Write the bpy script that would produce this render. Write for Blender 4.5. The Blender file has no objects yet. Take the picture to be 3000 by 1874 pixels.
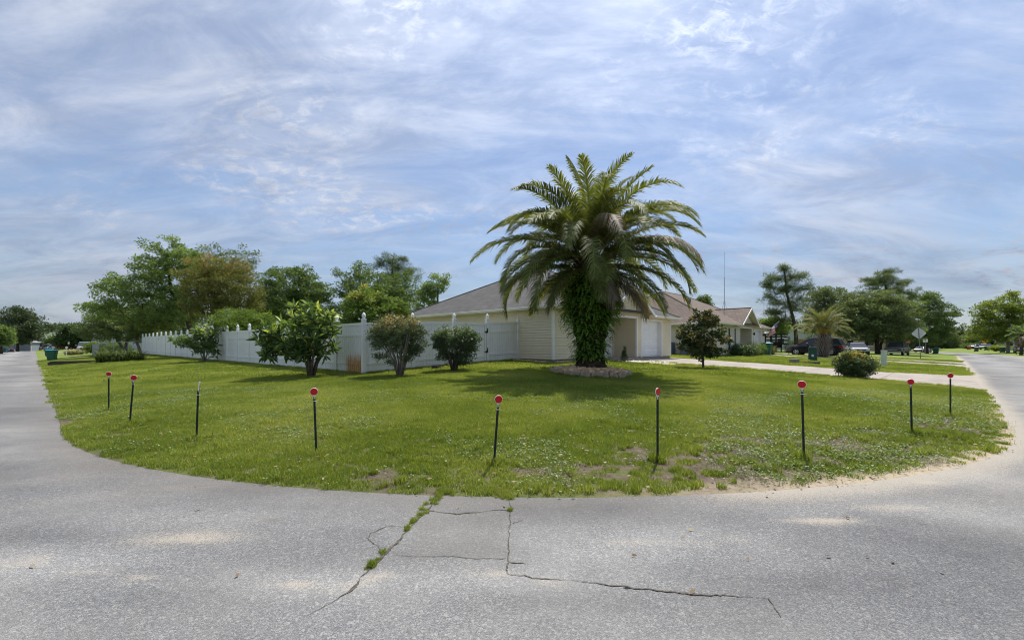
import bpy, math, random
import numpy as np
from mathutils import Vector, Matrix
random.seed(7); RS = np.random.RandomState(7)
rad = math.radians
scene = bpy.context.scene
COL = scene.collection

# ------------------------------------------------------------------ camera
HC = 1.40                      # eye height over the road
FPX, CX, HOR = 1344.0, 1500.0, 1016.0   # focal length, centre column and horizon row of the 3000 px wide photograph
cam_d = bpy.data.cameras.new('camera'); cam = bpy.data.objects.new('camera', cam_d); COL.objects.link(cam)
cam_d.sensor_width = 36.0; cam_d.lens = 36.0*FPX/3000.0
cam_d.shift_y = (HOR-937.0)/3000.0
cam_d.clip_start = 0.05; cam_d.clip_end = 3000
cam.location = (0, 0, HC); cam.rotation_euler = (rad(90), 0, 0)
scene.camera = cam

# ------------------------------------------------------------------ sun, sky, exposure
SUN_EL, SUN_AZ = rad(62), rad(24)        # azimuth clockwise from +Y (the view direction)
sun_d = bpy.data.lights.new('sun', 'SUN'); sun = bpy.data.objects.new('sun', sun_d); COL.objects.link(sun)
sun_d.energy = 3.7; sun_d.angle = rad(0.8); sun_d.color = (1.0, 0.95, 0.86)
sv = Vector((math.sin(SUN_AZ)*math.cos(SUN_EL), math.cos(SUN_AZ)*math.cos(SUN_EL), math.sin(SUN_EL)))
sun.rotation_euler = sv.to_track_quat('Z', 'Y').to_euler()
sun.location = (20, 40, 60)

def nd(nt, typ, **kw):
    n = nt.nodes.new(typ)
    for k, v in kw.items():
        if k.startswith('i_'):
            key = k[2:]
            n.inputs[int(key) if key.isdigit() else key].default_value = v
        else: setattr(n, k, v)
    return n
def lk(nt, a, b): nt.links.new(a, b)
def mth(nt, op, a, b=None, c=None, clamp=False):
    n = nt.nodes.new('ShaderNodeMath'); n.operation = op; n.use_clamp = clamp
    for i, x in enumerate((a, b, c)):
        if x is None: continue
        if isinstance(x, (int, float)): n.inputs[i].default_value = x
        else: nt.links.new(x, n.inputs[i])
    return n.outputs[0]
def mixc(nt, fac, a, b, mode='MIX'):
    n = nt.nodes.new('ShaderNodeMix'); n.data_type = 'RGBA'; n.blend_type = mode
    for s, x in ((n.inputs['Factor'], fac), (n.inputs[6], a), (n.inputs[7], b)):
        if isinstance(x, (int, float)): s.default_value = x
        elif isinstance(x, (tuple, list)): s.default_value = (*x[:3], 1)
        else: nt.links.new(x, s)
    return n.outputs[2]
def maprange(nt, v, a, b, c=0.0, d=1.0, smooth=True):
    n = nt.nodes.new('ShaderNodeMapRange'); n.interpolation_type = 'SMOOTHSTEP' if smooth else 'LINEAR'
    n.inputs[1].default_value = a; n.inputs[2].default_value = b; n.inputs[3].default_value = c; n.inputs[4].default_value = d
    nt.links.new(v, n.inputs[0]); return n.outputs[0]
def noise(nt, vec, scale, detail=4, rough=0.55, dist=0.0):
    n = nd(nt, 'ShaderNodeTexNoise'); n.inputs['Scale'].default_value = scale; n.inputs['Detail'].default_value = detail
    n.inputs['Roughness'].default_value = rough; n.inputs['Distortion'].default_value = dist
    if vec is not None: nt.links.new(vec, n.inputs['Vector'])
    return n.outputs['Fac']

world = bpy.data.worlds.new('World'); scene.world = world; world.use_nodes = True
nt = world.node_tree; nt.nodes.clear()
out = nd(nt, 'ShaderNodeOutputWorld'); bg = nd(nt, 'ShaderNodeBackground'); lk(nt, bg.outputs[0], out.inputs[0])
sky = nd(nt, 'ShaderNodeTexSky', sky_type='NISHITA', sun_disc=False)
sky.sun_elevation = SUN_EL; sky.sun_rotation = SUN_AZ
sky.air_density = 1.0; sky.dust_density = 0.2; sky.ozone_density = 4.0; sky.altitude = 0
bg.inputs['Strength'].default_value = 0.10
tc = nd(nt, 'ShaderNodeTexCoord'); sx = nd(nt, 'ShaderNodeSeparateXYZ'); lk(nt, tc.outputs['Generated'], sx.inputs[0])
zz = mth(nt, 'ADD', mth(nt, 'MAXIMUM', sx.outputs[2], 0.0), 0.30)
cv = nd(nt, 'ShaderNodeCombineXYZ')
lk(nt, mth(nt, 'DIVIDE', sx.outputs[0], zz), cv.inputs[0]); lk(nt, mth(nt, 'DIVIDE', sx.outputs[1], zz), cv.inputs[1])
def mapped(rz, scl, loc=(0, 0, 0)):
    m = nd(nt, 'ShaderNodeMapping'); lk(nt, cv.outputs[0], m.inputs[0])
    m.inputs['Rotation'].default_value = (0, 0, rz); m.inputs['Scale'].default_value = scl; m.inputs['Location'].default_value = loc
    return m.outputs[0]
veil = maprange(nt, noise(nt, mapped(0.5, (0.55, 1.0, 1), (3.1, 1.2, 0)), 1.25, 10, 0.60, 0.6), 0.36, 0.64)
streak = maprange(nt, noise(nt, mapped(0.62, (0.45, 1.8, 1), (0.4, 7.3, 0)), 3.8, 9, 0.64, 0.5), 0.42, 0.68)
fine = maprange(nt, noise(nt, mapped(0.2, (1, 1.25, 1), (5, 2, 0)), 17.0, 7, 0.66, 0.5), 0.44, 0.68)
fmask = maprange(nt, noise(nt, mapped(0.3, (0.8, 1, 1), (9.4, 4, 0)), 1.7, 5, 0.55, 0.5), 0.44, 0.62)
cl = mth(nt, 'ADD', mth(nt, 'MULTIPLY', veil, 0.42), mth(nt, 'MULTIPLY', streak, 0.24))
cl = mth(nt, 'ADD', cl, mth(nt, 'MULTIPLY', mth(nt, 'MULTIPLY', fine, fmask), 0.60))
cl = mth(nt, 'ADD', cl, 0.25, clamp=True)
shade = maprange(nt, noise(nt, mapped(0.8, (0.6, 1.2, 1), (1.7, 8.1, 0)), 4.2, 8, 0.64, 0.6), 0.32, 0.68)
ccol = mixc(nt, shade, (2.60, 3.05, 4.10), (4.55, 4.9, 5.7))
dt = nd(nt, 'ShaderNodeVectorMath', operation='DOT_PRODUCT'); lk(nt, tc.outputs['Generated'], dt.inputs[0]); dt.inputs[1].default_value = tuple(sv)
glow = maprange(nt, dt.outputs['Value'], 0.6, 1.0, 1.0, 1.8)      # thin cloud brightens towards the sun
vm = nd(nt, 'ShaderNodeVectorMath', operation='SCALE'); lk(nt, ccol, vm.inputs[0]); lk(nt, glow, vm.inputs['Scale']); ccol = vm.outputs[0]
skyb = mixc(nt, 1.0, sky.outputs[0], (0.88, 0.85, 0.85), 'MULTIPLY')
low = maprange(nt, sx.outputs[2], 0.0, 0.34, 0.70, 1.0)      # long paths through the layer near the horizon are duller
vm2 = nd(nt, 'ShaderNodeVectorMath', operation='SCALE'); lk(nt, mixc(nt, cl, skyb, ccol), vm2.inputs[0]); lk(nt, low, vm2.inputs['Scale'])
lk(nt, vm2.outputs[0], bg.inputs['Color'])

vs = scene.view_settings
vs.view_transform = 'Standard'; vs.look = 'None'; vs.gamma = 1.0; vs.use_curve_mapping = False
vs.exposure = 0.62
scene.render.engine = 'CYCLES'
cy = scene.cycles
cy.max_bounces = 7; cy.diffuse_bounces = 3; cy.glossy_bounces = 2; cy.transmission_bounces = 4; cy.transparent_max_bounces = 6
cy.caustics_reflective = False; cy.caustics_refractive = False
cy.use_denoising = True; cy.denoising_input_passes = 'RGB_ALBEDO_NORMAL'; cy.denoising_prefilter = 'ACCURATE'
try: cy.denoiser = 'OPENIMAGEDENOISE'
except Exception: pass
cy.use_adaptive_sampling = False; cy.filter_width = 1.0; cy.sample_clamp_indirect = 6.0; cy.sample_clamp_direct = 12.0
scene.render.film_transparent = False

# ------------------------------------------------------------------ frames: u runs up the left street, v up the right one
AA = rad(46.2); SA, CA = math.sin(AA), math.cos(AA)
def UV(u, v): return (-SA*u+CA*v, CA*u+SA*v)
def to_uv(x, y): return (-SA*x+CA*y, CA*x+SA*y)
UR, VL, RC = -0.66, 0.40, 10.9

_perm = np.random.RandomState(3).rand(256, 256)
def vnoise(x, y):
    x = np.asarray(x, float); y = np.asarray(y, float)
    xi = np.floor(x).astype(int); yi = np.floor(y).astype(int); fx = x-xi; fy = y-yi
    fx = fx*fx*(3-2*fx); fy = fy*fy*(3-2*fy)
    a = _perm[xi & 255, yi & 255]; b = _perm[(xi+1) & 255, yi & 255]; c = _perm[xi & 255, (yi+1) & 255]; d = _perm[(xi+1) & 255, (yi+1) & 255]
    return (a*(1-fx)+b*fx)*(1-fy)+(c*(1-fx)+d*fx)*fy
def fbm(x, y, o=4):
    s = 0; a = 0.5; t = 0
    for i in range(o):
        s = s+a*vnoise(np.asarray(x)*2**i+17.3*i, np.asarray(y)*2**i+5.1*i); t += a; a *= 0.55
    return s/t
def smooth(a, b, x):
    t = np.clip((np.asarray(x, float)-a)/(b-a), 0, 1); return t*t*(3-2*t)
def sdist(u, v):
    """signed distance to the street edge, positive on the lots"""
    u = np.asarray(u, float); v = np.asarray(v, float)
    un = u-0.0016*np.maximum(0, v-95)**2
    du = un-UR; dv = v-VL
    a = du-RC; b = dv-RC
    A = np.where((a < 0) & (b < 0), RC-np.hypot(a, b), np.minimum(du, dv))
    B = np.minimum(-5.6-v, du); C = np.minimum(-7.0-un, dv); D = np.minimum(-7.0-un, -5.6-v)
    s = np.maximum(np.maximum(A, B), np.maximum(C, D))
    return np.maximum(s, np.maximum(u-206, v-235))
def base_z(u, v): return 0.37*smooth(70, 200, u)
def gz(x, y):
    u, v = to_uv(np.asarray(x, float), np.asarray(y, float))
    s = sdist(u, v)
    up = 1.2*np.tanh(0.056*np.maximum(s, 0)/1.2)+np.clip(0.004*(u-15), 0, 0.19)*smooth(0, 6, s)
    return base_z(u, v)+np.where(s > 0, 0.012+up, np.maximum(0.012+0.16*s, -0.12))
def on_ray(px, d): return ((px-CX)/FPX*d, d)
def at(px, d):
    x, y = on_ray(px, d); return Vector((x, y, float(gz(x, y))))
def zrow(py, d): return HC-(py-HOR)/FPX*d
def hit(px, py):
    """where the line of sight through a picture point meets the ground"""
    lo, hi = 2.0, 260.0; k = (py-HOR)/FPX; ds = np.geomspace(lo, hi, 5000)
    z = gz((px-CX)/FPX*ds, ds); g = (HC-k*ds)-z
    i = int(np.argmax(g < 0)) if (g < 0).any() else len(ds)-1
    d = ds[max(i, 1)]
    for _ in range(2): pass
    return at(px, float(d))

# ------------------------------------------------------------------ objects, meshes
def tag(o, label=None, cat=None, group=None, kind=None):
    if label: o['label'] = label
    if cat: o['category'] = cat
    if group: o['group'] = group
    if kind: o['kind'] = kind
    return o
def thing(name, label, cat, loc, rz=0.0, group=None):
    o = bpy.data.objects.new(name, None); COL.objects.link(o); o.empty_display_size = 0.2
    o.location = loc; o.rotation_euler = (0, 0, rz)
    return tag(o, label, cat, group)
def link(name, me, parent=None, loc=None, rz=0.0):
    o = bpy.data.objects.new(name, me); COL.objects.link(o)
    if parent is not None: o.parent = parent
    if loc is not None: o.location = loc
    o.rotation_euler = (0, 0, rz)
    return o
def mesh_np(name, V, quads=None, tris=None, m=None, rnd=None, smooth_sh=False):
    me = bpy.data.meshes.new(name)
    V = np.asarray(V, np.float32).reshape(-1, 3)
    loops = []; starts = []; n = 0
    if quads is not None and len(quads):
        q = np.asarray(quads, np.int32).reshape(-1, 4); loops.append(q.ravel()); starts.append(np.arange(len(q))*4); n += len(q)*4
    if tris is not None and len(tris):
        t = np.asarray(tris, np.int32).reshape(-1, 3); loops.append(t.ravel()); starts.append(n+np.arange(len(t))*3)
    loops = np.concatenate(loops).astype(np.int32); starts = np.concatenate(starts).astype(np.int32)
    me.vertices.add(len(V)); me.vertices.foreach_set('co', V.ravel())
    me.loops.add(len(loops)); me.loops.foreach_set('vertex_index', loops)
    me.polygons.add(len(starts)); me.polygons.foreach_set('loop_start', starts)
    me.update(calc_edges=True)
    if rnd is not None:
        a = me.attributes.new('rnd', 'FLOAT', 'FACE'); a.data.foreach_set('value', np.asarray(rnd, np.float32))
    if smooth_sh: me.polygons.foreach_set('use_smooth', np.ones(len(starts), bool))
    if m is not None: me.materials.append(M[m])
    return me
class MB:
    def __init__(s): s.v = []; s.f = []
    def add(s, V, F):
        n = len(s.v); s.v += [tuple(p) for p in V]; s.f += [tuple(i+n for i in f) for f in F]; return s
    def box(s, x0, x1, y0, y1, z0, z1):
        return s.add([(x0, y0, z0), (x1, y0, z0), (x1, y1, z0), (x0, y1, z0), (x0, y0, z1), (x1, y0, z1), (x1, y1, z1), (x0, y1, z1)],
                     [(0, 3, 2, 1), (4, 5, 6, 7), (0, 1, 5, 4), (1, 2, 6, 5), (2, 3, 7, 6), (3, 0, 4, 7)])
    def hexa(s, P): return s.add(P, [(0, 3, 2, 1), (4, 5, 6, 7), (0, 1, 5, 4), (1, 2, 6, 5), (2, 3, 7, 6), (3, 0, 4, 7)])
    def quad(s, *P): return s.add(P, [tuple(range(len(P)))])
    def tube(s, path, r, n=8, cap=True):
        P = [Vector(p) for p in path]; k = len(P)
        if isinstance(r, (int, float)): r = [r]*k
        V = []; up = None
        for i in range(k):
            t = (P[min(i+1, k-1)]-P[max(i-1, 0)])
            t = t.normalized() if t.length > 1e-9 else Vector((0, 0, 1))
            if up is None: up = t.orthogonal().normalized()
            else:
                up = (up-t*up.dot(t)); up = up.normalized() if up.length > 1e-6 else t.orthogonal().normalized()
            b = t.cross(up)
            for j in range(n):
                a = 2*math.pi*j/n; V.append(P[i]+(up*math.cos(a)+b*math.sin(a))*r[i])
        F = [(i*n+j, i*n+(j+1) % n, (i+1)*n+(j+1) % n, (i+1)*n+j) for i in range(k-1) for j in range(n)]
        if cap: F += [tuple(range(n-1, -1, -1)), tuple((k-1)*n+j for j in range(n))]
        return s.add(V, F)
    def lathe(s, prof, n=16, c=(0, 0, 0), axis='z', cap=True):
        V = []
        for r, z in prof:
            for j in range(n):
                a = 2*math.pi*j/n; p = (r*math.cos(a), r*math.sin(a), z)
                if axis == 'y': p = (p[0], p[2], p[1])
                if axis == 'x': p = (p[2], p[0], p[1])
                V.append((p[0]+c[0], p[1]+c[1], p[2]+c[2]))
        k = len(prof)
        F = [(i*n+j, i*n+(j+1) % n, (i+1)*n+(j+1) % n, (i+1)*n+j) for i in range(k-1) for j in range(n)]
        if cap: F += [tuple(range(n-1, -1, -1)), tuple((k-1)*n+j for j in range(n))]
        return s.add(V, F)
    def loft(s, rings, cap=True, closed=True):
        n = len(rings[0]); V = [p for r in rings for p in r]; k = len(rings)
        F = [(i*n+j, i*n+(j+1) % n, (i+1)*n+(j+1) % n, (i+1)*n+j) for i in range(k-1) for j in range(n if closed else n-1)]
        if cap: F += [tuple(range(n-1, -1, -1)), tuple((k-1)*n+j for j in range(n))]
        return s.add(V, F)
    def xform(s, mat):
        s.v = [tuple(mat @ Vector(p)) for p in s.v]; return s
    def mesh(s, name, m=None, sm=False):
        me = bpy.data.meshes.new(name); me.from_pydata(s.v, [], s.f); me.update()
        if m: me.materials.append(M[m])
        if sm: me.polygons.foreach_set('use_smooth', np.ones(len(me.polygons), bool))
        return me
    def build(s, name, m, parent=None, sm=False, bevel=0.0, loc=None, rz=0.0):
        o = link(name, s.mesh(name, m, sm), parent, loc, rz)
        if bevel:
            b = o.modifiers.new('bevel', 'BEVEL'); b.width = bevel; b.segments = 2; b.limit_method = 'ANGLE'; b.angle_limit = rad(40)
        return o
def B(*a): return MB().box(*a)
# ------------------------------------------------------------------ materials
M = {}
def newmat(name):
    m = bpy.data.materials.new(name); m.use_nodes = True; M[name] = m
    t = m.node_tree; p = t.nodes['Principled BSDF']; return m, t, p
def pset(p, color=None, rough=None, spec=None, metal=None):
    if color is not None: p.inputs['Base Color'].default_value = (*color, 1)
    if rough is not None: p.inputs['Roughness'].default_value = rough
    if spec is not None: p.inputs['Specular IOR Level'].default_value = spec
    if metal is not None: p.inputs['Metallic'].default_value = metal
def addbump(t, p, h, strength=0.3, dist=0.01):
    b = nd(t, 'ShaderNodeBump'); b.inputs['Strength'].default_value = strength; b.inputs['Distance'].default_value = dist
    lk(t, h, b.inputs['Height']); lk(t, b.outputs[0], p.inputs['Normal'])
def mat(name, color, rough=0.6, spec=0.3, metal=0.0, nz=None, bump=None, dirt=None, streak=None):
    m, t, p = newmat(name); pset(p, color, rough, spec, metal)
    tc = nd(t, 'ShaderNodeTexCoord'); c = None
    if nz:
        f = noise(t, tc.outputs['Object'], nz[0], 5, 0.6)
        c = mixc(t, maprange(t, f, 0.3, 0.7), tuple(x*(1-nz[1]) for x in color), tuple(min(1, x*(1+nz[1])) for x in color))
    if dirt:      # (scale, amount, colour): blotchy grime of its own shape
        f = maprange(t, noise(t, tc.outputs['Object'], dirt[0], 6, 0.65, 0.6), 0.48, 0.75)
        c = mixc(t, mth(t, 'MULTIPLY', f, dirt[1]), c if c is not None else color, dirt[2])
    if streak:    # (amount, colour): vertical run marks
        mp = nd(t, 'ShaderNodeMapping'); lk(t, tc.outputs['Object'], mp.inputs[0]); mp.inputs['Scale'].default_value = (9, 9, 0.7)
        f = maprange(t, noise(t, mp.outputs[0], 1.0, 5, 0.6), 0.5, 0.8)
        c = mixc(t, mth(t, 'MULTIPLY', f, streak[0]), c if c is not None else color, streak[1])
    if c is not None: lk(t, c, p.inputs['Base Color'])
    if bump: addbump(t, p, noise(t, tc.outputs['Object'], bump[0], 4, 0.6), bump[1], bump[2])
    return m
def leafmat(name, c0, c1, c2, trans=0.35, rough=0.5, spec=0.3, tint=(1.25, 1.15, 0.5)):
    m, t, p = newmat(name)
    a = nd(t, 'ShaderNodeAttribute', attribute_name='rnd')
    r = nd(t, 'ShaderNodeValToRGB'); e = r.color_ramp.elements
    e[0].position = 0.1; e[0].color = (*c0, 1); e[1].position = 0.9; e[1].color = (*c2, 1)
    x = e.new(0.55); x.color = (*c1, 1)
    lk(t, a.outputs['Fac'], r.inputs[0]); lk(t, r.outputs[0], p.inputs['Base Color'])
    pset(p, None, max(rough, 0.42), min(spec, 0.35))
    tr = nd(t, 'ShaderNodeBsdfTranslucent'); lk(t, mixc(t, 1.0, r.outputs[0], tint, 'MULTIPLY'), tr.inputs[0])
    mx = nd(t, 'ShaderNodeMixShader'); mx.inputs[0].default_value = min(0.55, trans*1.25)
    o = t.nodes['Material Output']; lk(t, p.outputs[0], mx.inputs[1]); lk(t, tr.outputs[0], mx.inputs[2]); lk(t, mx.outputs[0], o.inputs[0])
    return m

leafmat('oak_leaf', (0.075, 0.125, 0.044), (0.148, 0.227, 0.077), (0.277, 0.377, 0.131), 0.38)
leafmat('oak_leaf_grey', (0.101, 0.143, 0.069), (0.188, 0.250, 0.119), (0.321, 0.394, 0.200), 0.35)
leafmat('oak_leaf_pale', (0.114, 0.179, 0.062), (0.215, 0.316, 0.113), (0.365, 0.475, 0.188), 0.42)
leafmat('bronze_leaf', (0.100, 0.118, 0.040), (0.165, 0.185, 0.058), (0.310, 0.200, 0.090), 0.42)
leafmat('dark_leaf', (0.042, 0.081, 0.030), (0.089, 0.147, 0.055), (0.166, 0.248, 0.097), 0.28, 0.35, 0.5)
leafmat('lime_leaf', (0.090, 0.150, 0.035), (0.177, 0.273, 0.059), (0.329, 0.426, 0.100), 0.48)
leafmat('loquat_leaf', (0.066, 0.124, 0.046), (0.161, 0.259, 0.084), (0.610, 0.712, 0.220), 0.34, 0.32, 0.5)
leafmat('citrus_leaf', (0.062, 0.116, 0.028), (0.142, 0.232, 0.054), (0.411, 0.375, 0.110), 0.46, 0.35, 0.5)
leafmat('holly_leaf', (0.049, 0.088, 0.042), (0.097, 0.162, 0.072), (0.258, 0.323, 0.144), 0.22, 0.28, 0.6)
leafmat('red_tip_leaf', (0.065, 0.106, 0.050), (0.132, 0.190, 0.080), (0.577, 0.396, 0.181), 0.22, 0.30, 0.6)
leafmat('magnolia_leaf', (0.034, 0.064, 0.026), (0.068, 0.105, 0.038), (0.300, 0.225, 0.055), 0.18, 0.42, 0.35)
leafmat('gold_tip_leaf', (0.048, 0.088, 0.035), (0.105, 0.164, 0.061), (0.572, 0.471, 0.114), 0.25, 0.30, 0.6)
leafmat('pine_needle', (0.068, 0.106, 0.049), (0.141, 0.196, 0.086), (0.245, 0.307, 0.143), 0.35)
leafmat('maple_leaf', (0.102, 0.151, 0.033), (0.216, 0.288, 0.059), (0.402, 0.414, 0.095), 0.5)
leafmat('far_leaf', (0.053, 0.084, 0.042), (0.100, 0.140, 0.068), (0.174, 0.221, 0.109), 0.2)
leafmat('fern_leaf', (0.075, 0.170, 0.030), (0.150, 0.300, 0.050), (0.280, 0.450, 0.090), 0.4)
leafmat('strap_leaf', (0.030, 0.058, 0.016), (0.062, 0.105, 0.026), (0.150, 0.190, 0.060), 0.3)
leafmat('palm_leaf', (0.085, 0.115, 0.030), (0.165, 0.205, 0.058), (0.310, 0.315, 0.115), 0.32, 0.5, 0.25)
leafmat('palm_leaf_dry', (0.160, 0.133, 0.100), (0.285, 0.240, 0.192), (0.410, 0.355, 0.290), 0.2, 0.6, 0.2)
leafmat('pindo_leaf', (0.110, 0.140, 0.055), (0.200, 0.230, 0.095), (0.480, 0.330, 0.070), 0.3, 0.5, 0.3, (1.05, 1.05, 0.6))
leafmat('dry_grass_leaf', (0.198, 0.189, 0.112), (0.296, 0.279, 0.184), (0.395, 0.369, 0.257), 0.3)
leafmat('weed_leaf', (0.110, 0.165, 0.045), (0.180, 0.250, 0.085), (0.300, 0.370, 0.170), 0.3, 0.5, 0.3)
leafmat('fallen_leaf', (0.153, 0.101, 0.058), (0.269, 0.191, 0.114), (0.388, 0.311, 0.208), 0.1, 0.6, 0.2)
leafmat('flower', (0.550, 0.450, 0.300), (0.700, 0.550, 0.400), (0.750, 0.700, 0.550), 0.3)

# grass blades: hue drifts over the lawn
m, t, p = newmat('grass_blade')
a = nd(t, 'ShaderNodeAttribute', attribute_name='rnd'); g = nd(t, 'ShaderNodeNewGeometry')
r = nd(t, 'ShaderNodeValToRGB'); e = r.color_ramp.elements
e[0].position = 0.0; e[0].color = (0.130, 0.185, 0.034, 1); e[1].position = 1.0; e[1].color = (0.480, 0.430, 0.230, 1)
for q, c in ((0.45, (0.235, 0.305, 0.058, 1)), (0.80, (0.360, 0.395, 0.110, 1))):
    x = e.new(q); x.color = c
big = maprange(t, noise(t, g.outputs['Position'], 0.35, 4, 0.6), 0.35, 0.68)
lk(t, mth(t, 'ADD', a.outputs['Fac'], mth(t, 'MULTIPLY', mth(t, 'SUBTRACT', big, 0.5), 0.55)), r.inputs[0])
lk(t, r.outputs[0], p.inputs['Base Color']); pset(p, None, 0.5, 0.25)
tr = nd(t, 'ShaderNodeBsdfTranslucent'); lk(t, mixc(t, 1.0, r.outputs[0], (1.25, 1.2, 0.5), 'MULTIPLY'), tr.inputs[0])
mx = nd(t, 'ShaderNodeMixShader'); mx.inputs[0].default_value = 0.48
lk(t, p.outputs[0], mx.inputs[1]); lk(t, tr.outputs[0], mx.inputs[2]); lk(t, mx.outputs[0], t.nodes['Material Output'].inputs[0])

# ground under the turf: attributes from the mesh say where soil or sand lies bare
m, t, p = newmat('turf')
g = nd(t, 'ShaderNodeNewGeometry'); pos = g.outputs['Position']
ag = nd(t, 'ShaderNodeAttribute', attribute_name='grass').outputs['Fac']
asn = nd(t, 'ShaderNodeAttribute', attribute_name='sand').outputs['Fac']
afar = nd(t, 'ShaderNodeAttribute', attribute_name='far').outputs['Fac']
n1 = noise(t, pos, 0.35, 5, 0.6); n2 = noise(t, pos, 9, 5, 0.7); n3 = noise(t, pos, 60, 4, 0.7)
gr = mixc(t, maprange(t, n1, 0.35, 0.68), (0.140, 0.190, 0.035), (0.245, 0.285, 0.080))
gr = mixc(t, maprange(t, n2, 0.35, 0.7), gr, (0.125, 0.170, 0.032))
gr = mixc(t, mth(t, 'MULTIPLY', maprange(t, n3, 0.5, 0.75), 0.45), gr, (0.20, 0.24, 0.06))
soil = mixc(t, maprange(t, n2, 0.3, 0.7), (0.078, 0.060, 0.045), (0.155, 0.122, 0.092))
soil = mixc(t, mth(t, 'MULTIPLY', maprange(t, n3, 0.52, 0.72), 0.45), soil, (0.26, 0.205, 0.145))
thatch = mixc(t, maprange(t, n3, 0.35, 0.65), (0.070, 0.090, 0.022), (0.140, 0.150, 0.050))
near = mixc(t, ag, soil, thatch)
c = mixc(t, afar, near, gr)
c = mixc(t, asn, c, mixc(t, maprange(t, n2, 0.3, 0.7), (0.36, 0.29, 0.205), (0.50, 0.42, 0.31)))
lk(t, c, p.inputs['Base Color']); pset(p, None, 0.9, 0.1)
addbump(t, p, mth(t, 'ADD', n2, mth(t, 'MULTIPLY', n3, 0.5)), 0.6, 0.03)

# weathered asphalt: loose aggregate in a pale binder, sand drifts, dusty verge
m, t, p = newmat('asphalt')
g = nd(t, 'ShaderNodeNewGeometry'); pos = g.outputs['Position']
asn = nd(t, 'ShaderNodeAttribute', attribute_name='sand').outputs['Fac']
adk = nd(t, 'ShaderNodeAttribute', attribute_name='dark').outputs['Fac']
v1 = nd(t, 'ShaderNodeTexVoronoi'); v1.inputs['Scale'].default_value = 170; lk(t, pos, v1.inputs['Vector'])
v2 = nd(t, 'ShaderNodeTexVoronoi'); v2.inputs['Scale'].default_value = 78; lk(t, pos, v2.inputs['Vector'])
s1 = nd(t, 'ShaderNodeSeparateColor'); lk(t, v1.outputs['Color'], s1.inputs[0])
s2 = nd(t, 'ShaderNodeSeparateColor'); lk(t, v2.outputs['Color'], s2.inputs[0])
nb = noise(t, pos, 0.45, 5, 0.6, 0.4); nm = noise(t, pos, 5.0, 5, 0.65); nf = noise(t, pos, 300, 2, 0.6)
st = nd(t, 'ShaderNodeValToRGB'); e = st.color_ramp.elements
e[0].position = 0.0; e[0].color = (0.055, 0.058, 0.068, 1); e[1].position = 1.0; e[1].color = (0.48, 0.47, 0.44, 1)
for q, cc in ((0.25, (0.150, 0.152, 0.160, 1)), (0.7, (0.275, 0.272, 0.268, 1))):
    x = e.new(q); x.color = cc
lk(t, s1.outputs[0], st.inputs[0])
st2 = mixc(t, mth(t, 'MULTIPLY', maprange(t, s2.outputs[1], 0.80, 0.98), 0.7), st.outputs[0], (0.08, 0.085, 0.10))
st2 = mixc(t, mth(t, 'MULTIPLY', maprange(t, s2.outputs[2], 0.90, 0.99), 0.7), st2, (0.56, 0.53, 0.48))
base = mixc(t, 0.45, st2, mixc(t, maprange(t, nf, 0.35, 0.65), (0.195, 0.196, 0.200), (0.260, 0.260, 0.260)))
base = mixc(t, mth(t, 'MULTIPLY', maprange(t, nb, 0.40, 0.66), 0.42), base, (0.345, 0.332, 0.308))
base = mixc(t, mth(t, 'MULTIPLY', maprange(t, nm, 0.45, 0.75), 0.25), base, (0.150, 0.148, 0.148))
aty = nd(t, 'ShaderNodeAttribute', attribute_name='tone').outputs['Fac']
base = mixc(t, 1.0, base, mixc(t, aty, (0.52, 0.525, 0.54), (1.16, 1.16, 1.15)), 'MULTIPLY')
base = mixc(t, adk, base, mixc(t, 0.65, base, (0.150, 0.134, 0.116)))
cover = maprange(t, mth(t, 'ADD', asn, mth(t, 'MULTIPLY', mth(t, 'SUBTRACT', s1.outputs[1], 0.5), 0.55)), 0.30, 0.85)
base = mixc(t, mth(t, 'MULTIPLY', cover, 0.8), base, mixc(t, maprange(t, nf, 0.3, 0.7), (0.36, 0.315, 0.255), (0.50, 0.445, 0.365)))
lk(t, base, p.inputs['Base Color']); pset(p, None, 0.85, 0.25)
addbump(t, p, mth(t, 'ADD', mth(t, 'MULTIPLY', v1.outputs['Distance'], -1.0), mth(t, 'MULTIPLY', nf, 0.4)), 0.7, 0.006)

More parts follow.
